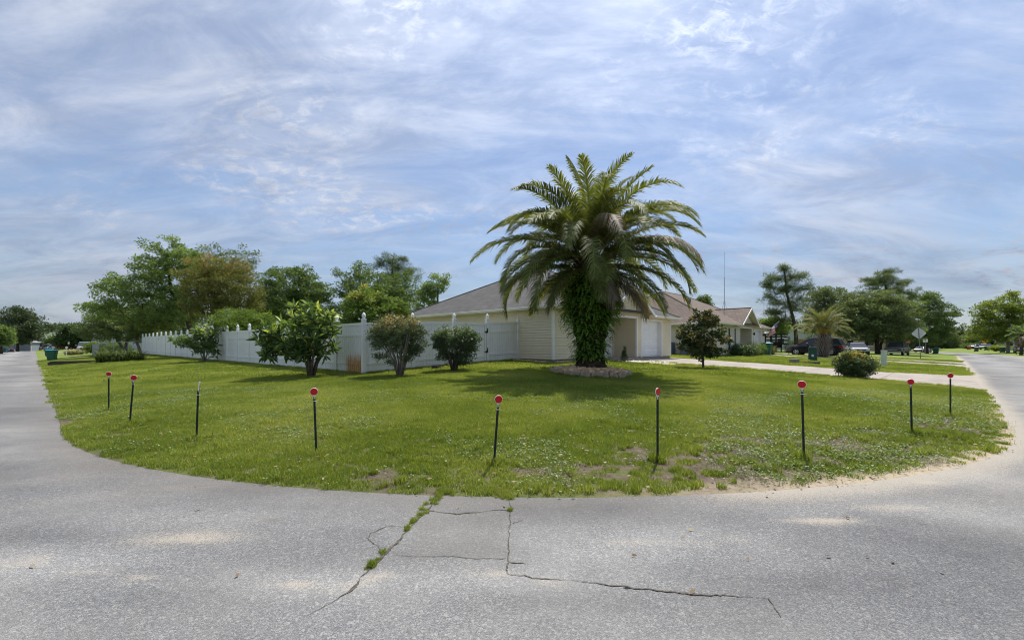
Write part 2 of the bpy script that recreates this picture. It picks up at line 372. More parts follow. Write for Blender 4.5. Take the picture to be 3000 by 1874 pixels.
# shingle roofs
def shingles(name, c0, c1, c2):
    m, t, p = newmat(name)
    tc = nd(t, 'ShaderNodeTexCoord'); s = nd(t, 'ShaderNodeSeparateXYZ'); lk(t, tc.outputs['Object'], s.inputs[0])
    cb = nd(t, 'ShaderNodeCombineXYZ'); lk(t, mth(t, 'ADD', s.outputs[0], s.outputs[1]), cb.inputs[0])
    lk(t, mth(t, 'MULTIPLY', s.outputs[2], 2.236), cb.inputs[1])
    b = nd(t, 'ShaderNodeTexBrick'); lk(t, cb.outputs[0], b.inputs['Vector']); b.offset = 0.37
    b.inputs['Scale'].default_value = 1.0; b.inputs['Brick Width'].default_value = 0.30; b.inputs['Row Height'].default_value = 0.143
    b.inputs['Mortar Size'].default_value = 0.012; b.inputs['Mortar Smooth'].default_value = 0.3; b.inputs['Bias'].default_value = 0.0
    b.inputs['Color1'].default_value = (*c0, 1); b.inputs['Color2'].default_value = (*c1, 1); b.inputs['Mortar'].default_value = (*[x*0.45 for x in c0], 1)
    c = mixc(t, mth(t, 'MULTIPLY', maprange(t, noise(t, tc.outputs['Object'], 1.1, 5, 0.6), 0.4, 0.7), 0.45), b.outputs['Color'], c2)
    c = mixc(t, mth(t, 'MULTIPLY', maprange(t, noise(t, tc.outputs['Object'], 70, 3, 0.7), 0.45, 0.7), 0.3), c, tuple(x*1.7 for x in c1))
    lk(t, c, p.inputs['Base Color']); pset(p, None, 0.9, 0.15)
    wv = mth(t, 'FRACT', mth(t, 'DIVIDE', mth(t, 'MULTIPLY', s.outputs[2], 2.236), 0.143))
    addbump(t, p, mth(t, 'ADD', mth(t, 'MULTIPLY', wv, -1.0), mth(t, 'MULTIPLY', b.outputs['Fac'], -0.5)), 0.8, 0.02)
shingles('grey_shingle', (0.080, 0.078, 0.077), (0.122, 0.119, 0.117), (0.066, 0.064, 0.063))
shingles('brown_shingle', (0.150, 0.118, 0.100), (0.215, 0.172, 0.146), (0.120, 0.096, 0.084))

mat('yellow_siding', (0.70, 0.63, 0.465), 0.55, 0.3, nz=(0.8, 0.05), streak=(0.18, (0.58, 0.52, 0.37)))
mat('beige_siding', (0.62, 0.565, 0.45), 0.55, 0.3, nz=(0.8, 0.05), streak=(0.18, (0.55, 0.49, 0.37)))
mat('white_trim', (0.80, 0.80, 0.78), 0.45, 0.4, nz=(3, 0.04), streak=(0.2, (0.62, 0.61, 0.56)))
mat('soffit', (0.66, 0.60, 0.47), 0.6, 0.2, nz=(2, 0.04))
mat('white_door', (0.80, 0.81, 0.82), 0.45, 0.4, nz=(2, 0.03), streak=(0.12, (0.66, 0.66, 0.64)))
mat('concrete', (0.34, 0.30, 0.262), 0.85, 0.2, nz=(1.2, 0.15), bump=(70, 0.25, 0.004), dirt=(0.9, 0.7, (0.20, 0.178, 0.155)))
mat('foundation', (0.27, 0.255, 0.235), 0.9, 0.2, nz=(4, 0.2), bump=(30, 0.4, 0.01), dirt=(3, 0.6, (0.11, 0.10, 0.09)))
mat('vinyl', (0.77, 0.78, 0.785), 0.38, 0.45, nz=(1.5, 0.05), dirt=(1.3, 0.28, (0.54, 0.56, 0.50)), streak=(0.30, (0.60, 0.61, 0.58)))
mat('vinyl_cap', (0.84, 0.85, 0.87), 0.4, 0.45, nz=(9, 0.08), dirt=(14, 0.45, (0.52, 0.53, 0.50)))
mat('black_metal', (0.018, 0.019, 0.022), 0.5, 0.4)
mat('stake_green', (0.022, 0.036, 0.034), 0.6, 0.4, nz=(20, 0.3), dirt=(25, 0.35, (0.10, 0.10, 0.09)))
mat('galvanised', (0.42, 0.43, 0.44), 0.45, 0.5, 0.6, nz=(6, 0.15))
mat('post_metal', (0.16, 0.175, 0.18), 0.5, 0.5, 0.4, nz=(4, 0.2))
mat('white_plastic', (0.80, 0.80, 0.78), 0.45, 0.4, dirt=(12, 0.25, (0.55, 0.54, 0.5)))
mat('sign_aluminium', (0.56, 0.57, 0.585), 0.42, 0.5, 0.35, nz=(3, 0.12), bump=(40, 0.1, 0.002))
mat('bark', (0.130, 0.105, 0.082), 0.9, 0.1, nz=(7, 0.35), bump=(16, 0.8, 0.03))
mat('bark_pale', (0.230, 0.205, 0.175), 0.9, 0.1, nz=(7, 0.3), bump=(16, 0.8, 0.03))
mat('rock_soil', (0.26, 0.175, 0.105), 0.95, 0.1, nz=(14, 0.4), bump=(30, 0.8, 0.03))
mat('bark_dark', (0.070, 0.058, 0.047), 0.95, 0.1, nz=(7, 0.35), bump=(14, 0.8, 0.04))
mat('palm_trunk', (0.060, 0.046, 0.033), 0.95, 0.1, nz=(9, 0.5), bump=(13, 1.0, 0.06), dirt=(5, 0.5, (0.022, 0.020, 0.012)))
mat('palm_boot', (0.230, 0.205, 0.180), 0.9, 0.1, nz=(9, 0.3), bump=(20, 0.6, 0.02))
mat('edging_block', (0.34, 0.285, 0.215), 0.9, 0.15, nz=(9, 0.25), bump=(60, 0.5, 0.006), dirt=(6, 0.5, (0.11, 0.105, 0.08)))
mat('glass_dark', (0.020, 0.026, 0.030), 0.08, 0.6)
mat('glass_blind', (0.115, 0.135, 0.145), 0.12, 0.6)
mat('blind', (0.42, 0.46, 0.47), 0.6, 0.3)
mat('shutter', (0.020, 0.020, 0.026), 0.5, 0.4)
mat('tyre', (0.016, 0.016, 0.017), 0.85, 0.2)
mat('rim', (0.62, 0.63, 0.64), 0.35, 0.5, 0.25)
mat('chrome', (0.70, 0.71, 0.72), 0.18, 0.6, 0.9)
mat('lamp_red', (0.42, 0.010, 0.012), 0.2, 0.6)
mat('lamp_clear', (0.62, 0.64, 0.66), 0.15, 0.7, 0.2)
mat('plastic_black', (0.022, 0.022, 0.024), 0.55, 0.4)
def paint(name, c, rough=0.22, metal=0.2):
    m = mat(name, c, rough, 0.5, metal, nz=(3, 0.06), dirt=(2.2, 0.12, (0.22, 0.20, 0.17)))
    m.node_tree.nodes['Principled BSDF'].inputs['Coat Weight'].default_value = 0.5
    m.node_tree.nodes['Principled BSDF'].inputs['Coat Roughness'].default_value = 0.08
paint('paint_plum', (0.020, 0.014, 0.024)); paint('paint_silver', (0.40, 0.42, 0.45), 0.3, 0.5); paint('paint_bronze', (0.050, 0.042, 0.030), 0.55, 0.1)
paint('paint_white', (0.70, 0.70, 0.69)); paint('paint_blue', (0.016, 0.028, 0.11)); paint('paint_navy', (0.022, 0.028, 0.060)); paint('paint_red', (0.36, 0.014, 0.014))
paint('paint_gold', (0.42, 0.39, 0.32), 0.3, 0.4); paint('paint_boat', (0.035, 0.060, 0.30)); paint('paint_black', (0.014, 0.014, 0.016)); paint('paint_ltgrey', (0.46, 0.48, 0.49))
mat('bin_green', (0.020, 0.115, 0.060), 0.5, 0.4, nz=(4, 0.15), dirt=(6, 0.3, (0.10, 0.13, 0.10)))
mat('bin_lid', (0.045, 0.26, 0.40), 0.45, 0.4, nz=(4, 0.1))
mat('bin_grey', (0.060, 0.066, 0.085), 0.5, 0.4); mat('bin_orange', (0.36, 0.085, 0.030), 0.5, 0.4); mat('bin_teal', (0.020, 0.070, 0.075), 0.5, 0.4)
mat('box_green', (0.012, 0.066, 0.052), 0.5, 0.4, nz=(3, 0.12)); mat('pedestal', (0.52, 0.58, 0.49), 0.5, 0.4, nz=(3, 0.06), dirt=(8, 0.3, (0.34, 0.34, 0.26)))
mat('label_white', (0.62, 0.64, 0.62), 0.5, 0.3); mat('label_dark', (0.050, 0.050, 0.062), 0.5, 0.3); mat('label_grey', (0.40, 0.40, 0.42), 0.5, 0.3)
mat('timber', (0.240, 0.215, 0.180), 0.9, 0.1, nz=(12, 0.3), bump=(30, 0.5, 0.01)); mat('timber_dark', (0.085, 0.076, 0.066), 0.9, 0.1, nz=(12, 0.3))
mat('grey_wood', (0.300, 0.310, 0.320), 0.85, 0.15, nz=(10, 0.35), streak=(0.6, (0.13, 0.13, 0.135))); mat('cedar', (0.40, 0.200, 0.085), 0.8, 0.2, nz=(8, 0.2), streak=(0.4, (0.24, 0.12, 0.055)))
mat('sign_red', (0.55, 0.012, 0.018), 0.4, 0.4); mat('sign_yellow', (0.80, 0.36, 0.010), 0.4, 0.4); mat('sign_green', (0.03, 0.33, 0.27), 0.4, 0.4); mat('sign_black', (0.01, 0.01, 0.01), 0.5, 0.3); mat('sign_white', (0.75, 0.75, 0.74), 0.4, 0.4)
mat('far_grey_wall', (0.210, 0.240, 0.275), 0.7, 0.2, nz=(1, 0.06)); mat('far_pale_wall', (0.44, 0.47, 0.50), 0.7, 0.2); mat('blue_roof', (0.20, 0.40, 0.50), 0.4, 0.4); mat('metal_roof', (0.72, 0.74, 0.76), 0.3, 0.5, 0.3); mat('tan_wall', (0.42, 0.33, 0.26), 0.8, 0.2); mat('far_grey_roof', (0.30, 0.31, 0.33), 0.8, 0.2)
mat('ac_blue', (0.150, 0.190, 0.245), 0.5, 0.4, 0.2); mat('meter_grey', (0.17, 0.165, 0.17), 0.6, 0.3)
mat('wood_dark', (0.020, 0.017, 0.016), 0.8, 0.2)
mat('crack', (0.105, 0.095, 0.080), 0.95, 0.05, nz=(25, 0.4))
mat('seam_sand', (0.33, 0.285, 0.225), 0.95, 0.05, nz=(14, 0.2))
mat('flag_red', (0.48, 0.02, 0.03), 0.7, 0.2); mat('flag_white', (0.70, 0.70, 0.70), 0.7, 0.2); mat('flag_blue', (0.03, 0.045, 0.20), 0.7, 0.2)
# red prismatic reflector
m, t, p = newmat('reflector'); pset(p, (0.56, 0.006, 0.014), 0.35, 0.35)
tc = nd(t, 'ShaderNodeTexCoord'); v = nd(t, 'ShaderNodeTexVoronoi'); v.inputs['Scale'].default_value = 180; lk(t, tc.outputs['Object'], v.inputs['Vector'])
addbump(t, p, v.outputs['Distance'], 0.4, 0.003)
# rusty irrigation stain on one fence panel (object space: x along the panel, z up)
def rusty(name):
    m, t, p = newmat(name); pset(p, None, 0.42, 0.4)
    tc = nd(t, 'ShaderNodeTexCoord'); s = nd(t, 'ShaderNodeSeparateXYZ'); lk(t, tc.outputs['Object'], s.inputs[0])
    wob = mth(t, 'MULTIPLY', mth(t, 'SUBTRACT', noise(t, tc.outputs['Object'], 5, 4, 0.6), 0.5), 0.35)
    col = nd(t, 'ShaderNodeCombineXYZ'); lk(t, mth(t, 'MULTIPLY', s.outputs[0], 11.0), col.inputs[0])
    fz = maprange(t, mth(t, 'ADD', s.outputs[2], mth(t, 'ADD', wob, mth(t, 'MULTIPLY', mth(t, 'SUBTRACT', noise(t, col.outputs[0], 1.0, 1), 0.5), 0.45))), 0.85, 0.40)
    fx = maprange(t, mth(t, 'ADD', s.outputs[0], mth(t, 'MULTIPLY', wob, 0.6)), 1.45, 1.05)
    f = mth(t, 'MULTIPLY', fz, fx)
    rc = mixc(t, maprange(t, noise(t, tc.outputs['Object'], 8, 4, 0.6), 0.35, 0.65), (0.36, 0.150, 0.040), (0.52, 0.26, 0.09))
    lk(t, mixc(t, mth(t, 'MULTIPLY', f, 0.97), (0.75, 0.76, 0.765), rc), p.inputs['Base Color'])
rusty('vinyl_rusty')
# river rock: random per stone
def rocks(name, cs):
    m, t, p = newmat(name); a = nd(t, 'ShaderNodeAttribute', attribute_name='rnd'); r = nd(t, 'ShaderNodeValToRGB'); e = r.color_ramp.elements
    e[0].color = (*cs[0], 1); e[1].color = (*cs[-1], 1)
    for i, c in enumerate(cs[1:-1]):
        x = e.new((i+1)/(len(cs)-1)); x.color = (*c, 1)
    lk(t, a.outputs['Fac'], r.inputs[0]); lk(t, r.outputs[0], p.inputs['Base Color']); pset(p, None, 0.7, 0.3)
rocks('river_rock', [(0.27, 0.17, 0.095), (0.54, 0.35, 0.19), (0.62, 0.44, 0.27), (0.44, 0.33, 0.23), (0.72, 0.55, 0.36)])
rocks('white_rock', [(0.50, 0.45, 0.37), (0.70, 0.66, 0.58), (0.42, 0.33, 0.24), (0.75, 0.72, 0.66), (0.60, 0.52, 0.40)])
# ------------------------------------------------------------------ ground sheet and street
def axis(*parts):
    a = np.concatenate([np.atleast_1d(np.array(p, float)) for p in parts]); return np.unique(np.round(a, 4))
ar = np.arange
UA = axis([-2600, -900, -300, -120, -60, -30, -18, -12, -9.5], ar(-8, -6.2, 0.2), ar(-6, -1.6, 0.6), ar(-1.5, 16, 0.13), ar(16, 70, 0.5), ar(70, 262, 5), [300, 400, 600, 1000, 2600])
VA = axis([-2600, -900, -300, -120, -60, -30, -18, -12, -8.5], ar(-7, -5, 0.2), ar(-4.9, -0.4, 0.6), ar(-0.35, 30, 0.13), ar(30, 62, 0.5), ar(62, 120, 2), ar(120, 320, 6), [400, 600, 1000, 2600])
def grid(keep=None, zf=None):
    U, V = np.meshgrid(UA, VA, indexing='ij'); X, Y = UV(U, V); S = sdist(U, V)
    nu, nv = U.shape; idx = np.arange(nu*nv).reshape(nu, nv)
    Q = np.stack([idx[:-1, :-1], idx[1:, :-1], idx[1:, 1:], idx[:-1, 1:]], -1).reshape(-1, 4)[:, ::-1]
    Z = zf(X, Y, U, V, S)
    P = np.stack([X, Y, Z], -1).reshape(-1, 3)
    if keep is not None:
        k = keep(U, V, S).ravel(); Q = Q[k[Q].any(1)]
        used = np.unique(Q); rm = -np.ones(len(P), int); rm[used] = np.arange(len(used)); P = P[used]; Q = rm[Q]
        return P, Q, used, (X, Y, U, V, S)
    return P, Q, np.arange(len(P)), (X, Y, U, V, S)

BARE = [(1490, 1392, .55, .16), (1610, 1386, .5, .14), (1330, 1388, .25, .10), (1100, 1370, .3, .1), (2050, 1365, .5, .14), (2180, 1372, .45, .12), (2330, 1295, .7, .2), (2480, 1300, .5, .18), (2150, 1292, .6, .2),
        (1830, 1312, .6, .2), (1780, 1370, .4, .1), (1260, 1330, .25, .1), (640, 1310, .2, .1), (360, 1257, .25, .15), (2560, 1262, .3, .2), (1950, 1400, .5, .1), (975, 1290, .3, .12), (1050, 1340, .25, .1), (1265, 1089, 1.3, .5), (1190, 1102, .9, .45), (1330, 1088, .8, .5)]
BARE = [(*hit(a, b)[:2], c, d) for a, b, c, d in BARE]
SANDY = [(2060, 1424, .5, .07), (2200, 1421, .5, .10), (2320, 1412, .5, .12), (2440, 1402, .5, .16), (2560, 1388, .45, .2), (2660, 1372, .4, .25), (2820, 1322, .22, .3), (2880, 1275, .22, .5), (2915, 1200, .3, 1.0), (2880, 1150, .35, 1.2), (2835, 1100, .4, 2.5), (2500, 1420, .5, .12), (2700, 1420, .4, .14),
         (1860, 1638, .32, .07), (2020, 1640, .34, .06), (2160, 1622, .25, .07), (2420, 1570, .4, .10), (2600, 1520, .5, .12), (950, 1795, .16, .05), (1030, 1770, .14, .05), (860, 1770, .2, .04), (80, 1700, .22, .08), (260, 1735, .2, .05), (420, 1750, .15, .05), (1130, 1745, .16, .05), (1400, 1728, .2, .05), (1440, 1745, .18, .05), (560, 1620, .5, .2), (1650, 1780, .2, .03), (1487, 1620, .035, .14), (1487, 1690, .03, .14), (1520, 1748, .12, .025), (1620, 1757, .16, .025), (1760, 1775, .16, .03)]
SANDY = [(*hit(a, b)[:2], c, d) for a, b, c, d in SANDY]
def gauss_sum(X, Y, L):
    s = np.zeros_like(X)
    for x, y, a, b in L: s = np.maximum(s, np.exp(-((X-x)/a)**2-((Y-y)/b)**2))
    return s
def grass_mask(X, Y, S):
    n = 0.32*fbm(X*0.9+3, Y*0.9)+0.68*fbm(X*5.0, Y*5.0+9, 5)
    right = smooth(-0.4, 2.5, X)*(1-smooth(8, 13, Y))
    k = n+0.24*smooth(0.1, 3.6, S)-0.13*right*(1-smooth(1.0, 3.6, S))-0.17*gauss_sum(X, Y, BARE)*(0.1+1.6*fbm(X*3, Y*3))-0.05*(1-smooth(1, 4, S))
    return smooth(0.27, 0.47, k-0.2*gauss_sum(X, Y, BARE[-3:]))
FAR0 = 20.0
def ground_z(X, Y, U, V, S): return gz(X, Y)+np.where((S > 0.3) & (Y < 60) & (Y > 0), 0.02*(fbm(X*0.8, Y*0.8, 3)-0.5), 0)
P, Q, used, (X, Y, U, V, S) = grid(None, ground_z)
me = mesh_np('ground', P, quads=Q, m='turf', smooth_sh=True)
ground = link('ground', me); tag(ground, kind='structure')
gm = grass_mask(X, Y, S); D = np.hypot(X, Y)
LAWNSAND = [(*hit(a, b)[:2], c, d) for a, b, c, d in ((2250, 1040, 1.0, 1.0), (2285, 1054, .8, .5), (2312, 1058, .7, .5), (2400, 1062, .6, .5), (2345, 1057, .5, .4), (2450, 1068, .5, .4), (560, 1140, .5, .3), (2600, 1083, .6, .4))]
sand = (1-smooth(0.0, 0.30, S-0.35*(fbm(X*2.5, Y*2.5)-0.5)))*smooth(0.3, 2.0, X)*(1-smooth(60, 90, Y))*(0.45+0.55*smooth(1.5, 4, X))
sand = np.maximum(sand, gauss_sum(X, Y, LAWNSAND)*smooth(0.42, 0.66, fbm(X*2.5, Y*2.5))*0.8)
for nm, arr in (('grass', gm), ('sand', sand*0.9), ('far', smooth(16, 34, D))):
    a = me.attributes.new(nm, 'FLOAT', 'POINT'); a.data.foreach_set('value', arr.ravel().astype(np.float32))

def road_keep(U, V, S): return (S < 0.45) & (U > -130) & (U < 262) & (V > -130) & (V < 320)
P, Q, used, (X, Y, U, V, S) = grid(road_keep, lambda X, Y, U, V, S: base_z(U, V))
me = mesh_np('road', P, quads=Q, m='asphalt', smooth_sh=True)
road = link('road', me); tag(road, kind='structure')
nz_ = fbm(X*1.6, Y*1.6)
sd_ = gauss_sum(X, Y, SANDY)*(0.25+1.05*fbm(X*2.2+1, Y*6.5))*1.0
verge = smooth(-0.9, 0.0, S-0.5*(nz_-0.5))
sd_ = np.maximum(sd_, smooth(1.0, 2.6, X)*(1-smooth(40, 90, Y))*0.95*smooth(-0.62-0.5*nz_, 0.05, S))
sd_ = np.maximum(sd_, 0.42*smooth(1.5, 4, X)*smooth(-2.4, -0.3, S)*(0.3+1.0*fbm(X*0.9, Y*2.4)))
sd_ = np.maximum(sd_, 0.32*smooth(0.5, 0.75, fbm(X*0.45+2, Y*0.9)))
pc = [hit(*q) for q in ((1300, 1452), (1494, 1452), (1490, 1690), (1130, 1690))]
def inquad(X, Y, q):
    k = np.ones_like(X, bool)
    for i in range(4):
        a, b = q[i], q[(i+1) % 4]; k &= ((b.x-a.x)*(Y-a.y)-(b.y-a.y)*(X-a.x)) < 0
    return k
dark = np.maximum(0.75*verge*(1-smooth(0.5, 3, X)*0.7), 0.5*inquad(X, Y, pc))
dark = np.maximum(dark, 0.9*gauss_sum(X, Y, [(*hit(a, b)[:2], c, c) for a, b, c in ((800, 1565, .045), (684, 1612, .035), (720, 1680, .03), (1280, 1660, .07), (2560, 1700, .03), (1090, 1600, .06), (2300, 1640, .04), (420, 1520, .04))]))
dark = np.maximum(dark, 0.35*smooth(0.55, 0.8, fbm(X*0.7+8, Y*0.7+1)))
# wheel-polished lanes, old patches and pale dusty streaks
tone = 0.5+0.9*(fbm(X*0.35+4, Y*0.8+2)-0.5)+0.5*(fbm(X*1.6, Y*2.6)-0.5)
tone += 0.22*np.sin(V*1.9+0.8*np.sin(U*0.3))*smooth(4, 12, U)*(V < 1)+0.22*np.sin(U*1.8+0.8*np.sin(V*0.25))*smooth(4, 14, V)*(U < 0)
tone -= 0.16*np.exp(-((Y-3.9)/0.5)**2)*smooth(0.5, -2.5, X)
LIGHT = [(*hit(a, b)[:2], c, d) for a, b, c, d in ((1950, 1620, .9, .28), (2500, 1500, 1.2, .4), (2750, 1400, .9, .4), (200, 1700, .6, .25), (950, 1760, .5, .15), (1400, 1760, .5, .12), (600, 1560, 1.0, .3), (2850, 1230, .8, 1.6))]
DARKS = [(*hit(a, b)[:2], c, d) for a, b, c, d in ((2750, 1650, 1.0, .5), (2350, 1480, .8, .22), (2900, 1480, .7, .4), (150, 1620, .7, .25), (250, 1400, 1.4, .8), (700, 1440, 1.2, .35), (1700, 1500, .7, .3), (1650, 1830, .5, .12), (500, 1810, .5, .15), (2450, 1760, .6, .2))]
tone = tone+0.38*gauss_sum(X, Y, LIGHT)-0.34*gauss_sum(X, Y, DARKS)
tone = np.clip(tone, 0, 1)
for nm, arr in (('sand', sd_), ('dark', dark), ('tone', tone)):
    a = me.attributes.new(nm, 'FLOAT', 'POINT'); a.data.foreach_set('value', arr.ravel()[used].astype(np.float32))

# cracks and seams in the asphalt
CR = [('crack', .016, [(1293, 1443), (1262, 1500), (1240, 1530), (1200, 1590), (1160, 1640), (1120, 1685), (1085, 1715), (1030, 1790), (1000, 1812), (900, 1872)]),
      ('crack', .011, [(1492, 1470), (1496, 1515), (1494, 1560), (1492, 1592)]),
      ('crack', .016, [(1222, 1508), (1262, 1517), (1300, 1527), (1345, 1531), (1400, 1522), (1450, 1512), (1498, 1513)]),
      ('crack', .0055, [(1492, 1592), (1490, 1650), (1487, 1700), (1485, 1738), (1560, 1750), (1700, 1762)]),
      ('crack', .012, [(1700, 1762), (1870, 1785), (2000, 1800), (2100, 1807), (2250, 1814)]),
      ('crack', .006, [(2250, 1816), (2268, 1846), (2290, 1876)]),
      ('crack', .0045, [(1200, 1590), (1130, 1586), (1085, 1610), (1075, 1627), (1100, 1645), (1118, 1668)]),
      ('crack', .0045, [(1150, 1678), (1250, 1684), (1330, 1680), (1400, 1690), (1482, 1688)]),
      ('crack', .006, [(1498, 1505), (1530, 1505), (1560, 1502)]), ('crack', .006, [(1498, 1572), (1520, 1562), (1535, 1555)]), ('crack', .006, [(1490, 1702), (1540, 1706)]),
      ('crack', .006, [(1062, 1690), (1085, 1695), (1103, 1697)])]
for mt, w, px in CR:
    pts = [hit(*q) for q in px]; fine = []
    for a, b in zip(pts[:-1], pts[1:]):
        n = max(2, int((b-a).length/0.018))
        for i in range(n): fine.append(a.lerp(b, i/n))
    fine.append(pts[-1]); V = []; F = []
    for i, q in enumerate(fine):
        d = (fine[min(i+1, len(fine)-1)]-fine[max(i-1, 0)]); d.z = 0; d.normalize(); s = Vector((-d.y, d.x, 0))
        j = (float(vnoise(q.x*14+w*900, q.y*14))-0.5)*0.018+(float(vnoise(q.x*55+w*900, q.y*55))-0.5)*0.014; ww = 0.5*w*max(0.22, 1.9*float(vnoise(q.x*9, q.y*9+w*500))-0.35+0.5*float(vnoise(q.x*60, q.y*60)))*(0.4 if i in (0, len(fine)-1) else 1)
        c = q+s*j; V += [(c.x-s.x*ww, c.y-s.y*ww, 0.004), (c.x+s.x*ww, c.y+s.y*ww, 0.004)]
    F = [(2*i, 2*i+1, 2*i+3, 2*i+2) for i in range(len(fine)-1)]
    MB().add(V, F).build('crack', mt, road)

# ------------------------------------------------------------------ driveways of concrete slabs
def slab_drive(name, u0, u1, ve0, ve1, nu, nv, lift=0.03):
    """ve0(u), ve1(u): the two edges"""
    root = thing(name, None, None, (0, 0, 0)); del_keys = [k for k in ('label', 'category') if k in root.keys()]
    root['kind'] = 'structure'
    for i in range(nu):
        for j in range(nv):
            ua, ub = u0+(u1-u0)*i/nu+0.008, u0+(u1-u0)*(i+1)/nu-0.008
            k = 6; V = []; F = []
            for a in range(k+1):
                u = ua+(ub-ua)*a/k; va, vb = ve0(u), ve1(u)
                for b in range(k+1):
                    v = va+(vb-va)*(j+b/k)/nv+(0.008 if b == 0 else -0.008 if b == k else 0)
                    x, y = UV(u, v); V.append((x, y, max(float(gz(x, y)), -0.012)+lift))
            F = [(a*(k+1)+b, a*(k+1)+b+1, (a+1)*(k+1)+b+1, (a+1)*(k+1)+b) for a in range(k) for b in range(k)]
            n = len(V); V += [(x, y, z-0.09) for x, y, z in V]
            ring = [b for b in range(k+1)]+[a*(k+1)+k for a in range(1, k+1)]+[k*(k+1)+b for b in range(k-1, -1, -1)]+[a*(k+1) for a in range(k-1, 0, -1)]
            F += [(ring[q], ring[(q+1) % len(ring)], ring[(q+1) % len(ring)]+n, ring[q]+n)[::-1] for q in range(len(ring))]
            MB().add(V, [f[::-1] for f in F]).build('slab', 'concrete', root)
    return root
fl = lambda u: float(1-smooth(-0.7, 2.6, u))
slab_drive('driveway', -0.72, 12.70, lambda u: 21.9-0.9*fl(u), lambda u: 28.1+2.2*fl(u), 5, 2)
slab_drive('driveway', -0.72, 12.70, lambda u: 44.2-0.6*fl(u), lambda u: 48.0+0.8*fl(u), 5, 1)
slab_drive('driveway', -0.72, 14.0, lambda u: 51.6-0.6*fl(u), lambda u: 55.2+0.8*fl(u), 4, 1)
def strip(name, a, b, w, m, lift=0.03, n=14):
    V = []; d = (b-a); d.z = 0; d.normalize(); s = Vector((-d.y, d.x, 0))
    for i in range(n+1):
        q = a.lerp(b, i/n)
        for k in (-1, 1):
            x, y = q.x+s.x*w*k/2, q.y+s.y*w*k/2; V.append((x, y, max(float(gz(x, y)), 0)+lift))
    o = MB().add(V, [(2*i, 2*i+2, 2*i+3, 2*i+1)[::-1] for i in range(n)]).build(name, m); tag(o, kind='structure'); return o
strip('path', hit(150, 1060), hit(256, 1052), 0.55, 'concrete'); strip('path', hit(150, 1069), hit(303, 1051.5), 0.55, 'concrete')
strip('path', hit(2560, 1053), hit(2720, 1062), 0.5, 'concrete'); strip('path', hit(128, 1033), hit(230, 1032), 1.4, 'concrete')

# ------------------------------------------------------------------ turf: blade patches scattered over the lawns
GC = bpy.data.collections.new('turf_patches')
def blade_patch(name, n, R, h0, h1, w, seed):
    r = np.random.RandomState(seed)
    a = r.rand(n)*2*np.pi; q = R*np.sqrt(r.rand(n)); bx, by = q*np.cos(a), q*np.sin(a)
    h = h0+(h1-h0)*r.rand(n)**1.3; th = r.rand(n)*2*np.pi; lean = (0.25+0.9*r.rand(n))*h; ld = r.rand(n)*2*np.pi
    wx, wy = np.cos(th)*w*(0.6+0.8*r.rand(n)), np.sin(th)*w*(0.6+0.8*r.rand(n))
    z0 = np.zeros(n)-0.01
    V = np.stack([np.stack([bx-wx, by-wy, z0], -1), np.stack([bx+wx, by+wy, z0], -1),
                  np.stack([bx+wx*.8+np.cos(ld)*lean*.35, by+wy*.8+np.sin(ld)*lean*.35, h*.6], -1), np.stack([bx-wx*.8+np.cos(ld)*lean*.35, by-wy*.8+np.sin(ld)*lean*.35, h*.6], -1),
                  np.stack([bx+np.cos(ld)*lean, by+np.sin(ld)*lean, h], -1)], 1).reshape(-1, 3)
    i = np.arange(n)*5
    rn = np.clip(0.42+0.2*r.randn(n), 0, 0.86); rn[r.rand(n) < 0.06] = 0.97
    me = mesh_np(name, V, quads=np.stack([i, i+1, i+2, i+3], -1), tris=np.stack([i+3, i+2, i+4], -1), m='grass_blade', rnd=np.concatenate([rn, rn]))
    o = bpy.data.objects.new(name, me); GC.objects.link(o)
def weed_patch(name, n, R, seed):
    r = np.random.RandomState(seed); V = []; F = []; rn = []
    for k in range(n):
        a = r.rand()*6.28; q = R*math.sqrt(r.rand()); c = Vector((q*math.cos(a), q*math.sin(a), 0.025+0.035*r.rand())); s = 0.005+0.007*r.rand()
        nrm = Vector((r.randn()*.35, r.randn()*.35, 1)).normalized(); t1 = nrm.orthogonal().normalized(); t2 = nrm.cross(t1); b = len(V)
        V += [tuple(c+(t1*math.cos(j*math.pi/3.5)+t2*math.sin(j*math.pi/3.5))*s) for j in range(7)]; F.append(tuple(range(b, b+7)))
        V += [(c.x-.0012, c.y, 0), (c.x+.0012, c.y, 0), (c.x, c.y, c.z)]; F.append((b+7, b+8, b+9)); x = r.rand(); rn += [x, x*.5]
    me = bpy.data.meshes.new(name); me.from_pydata(V, [], F); me.update(); me.materials.append(M['weed_leaf'])
    at_ = me.attributes.new('rnd', 'FLOAT', 'FACE'); at_.data.foreach_set('value', np.array(rn, np.float32))
    o = bpy.data.objects.new(name, me); GC.objects.link(o)
for i in range(4): blade_patch('a%02d_blades' % i, 120, 0.105, 0.016, 0.048, 0.0027, 10+i)
for i in range(4): blade_patch('b%02d_blades' % i, 300, 0.26, 0.020, 0.054, 0.0042, 20+i)
for i in range(4): blade_patch('c%02d_blades' % i, 260, 0.48, 0.030, 0.075, 0.0085, 30+i)
for i in range(3): blade_patch('d%02d_blades' % i, 90, 0.07, 0.05, 0.13, 0.0030, 40+i)
for i in range(3): weed_patch('e%02d_weeds' % i, 20, 0.17, 50+i)
IDX = {'a': 0, 'b': 4, 'c': 8, 'd': 12, 'e': 15}
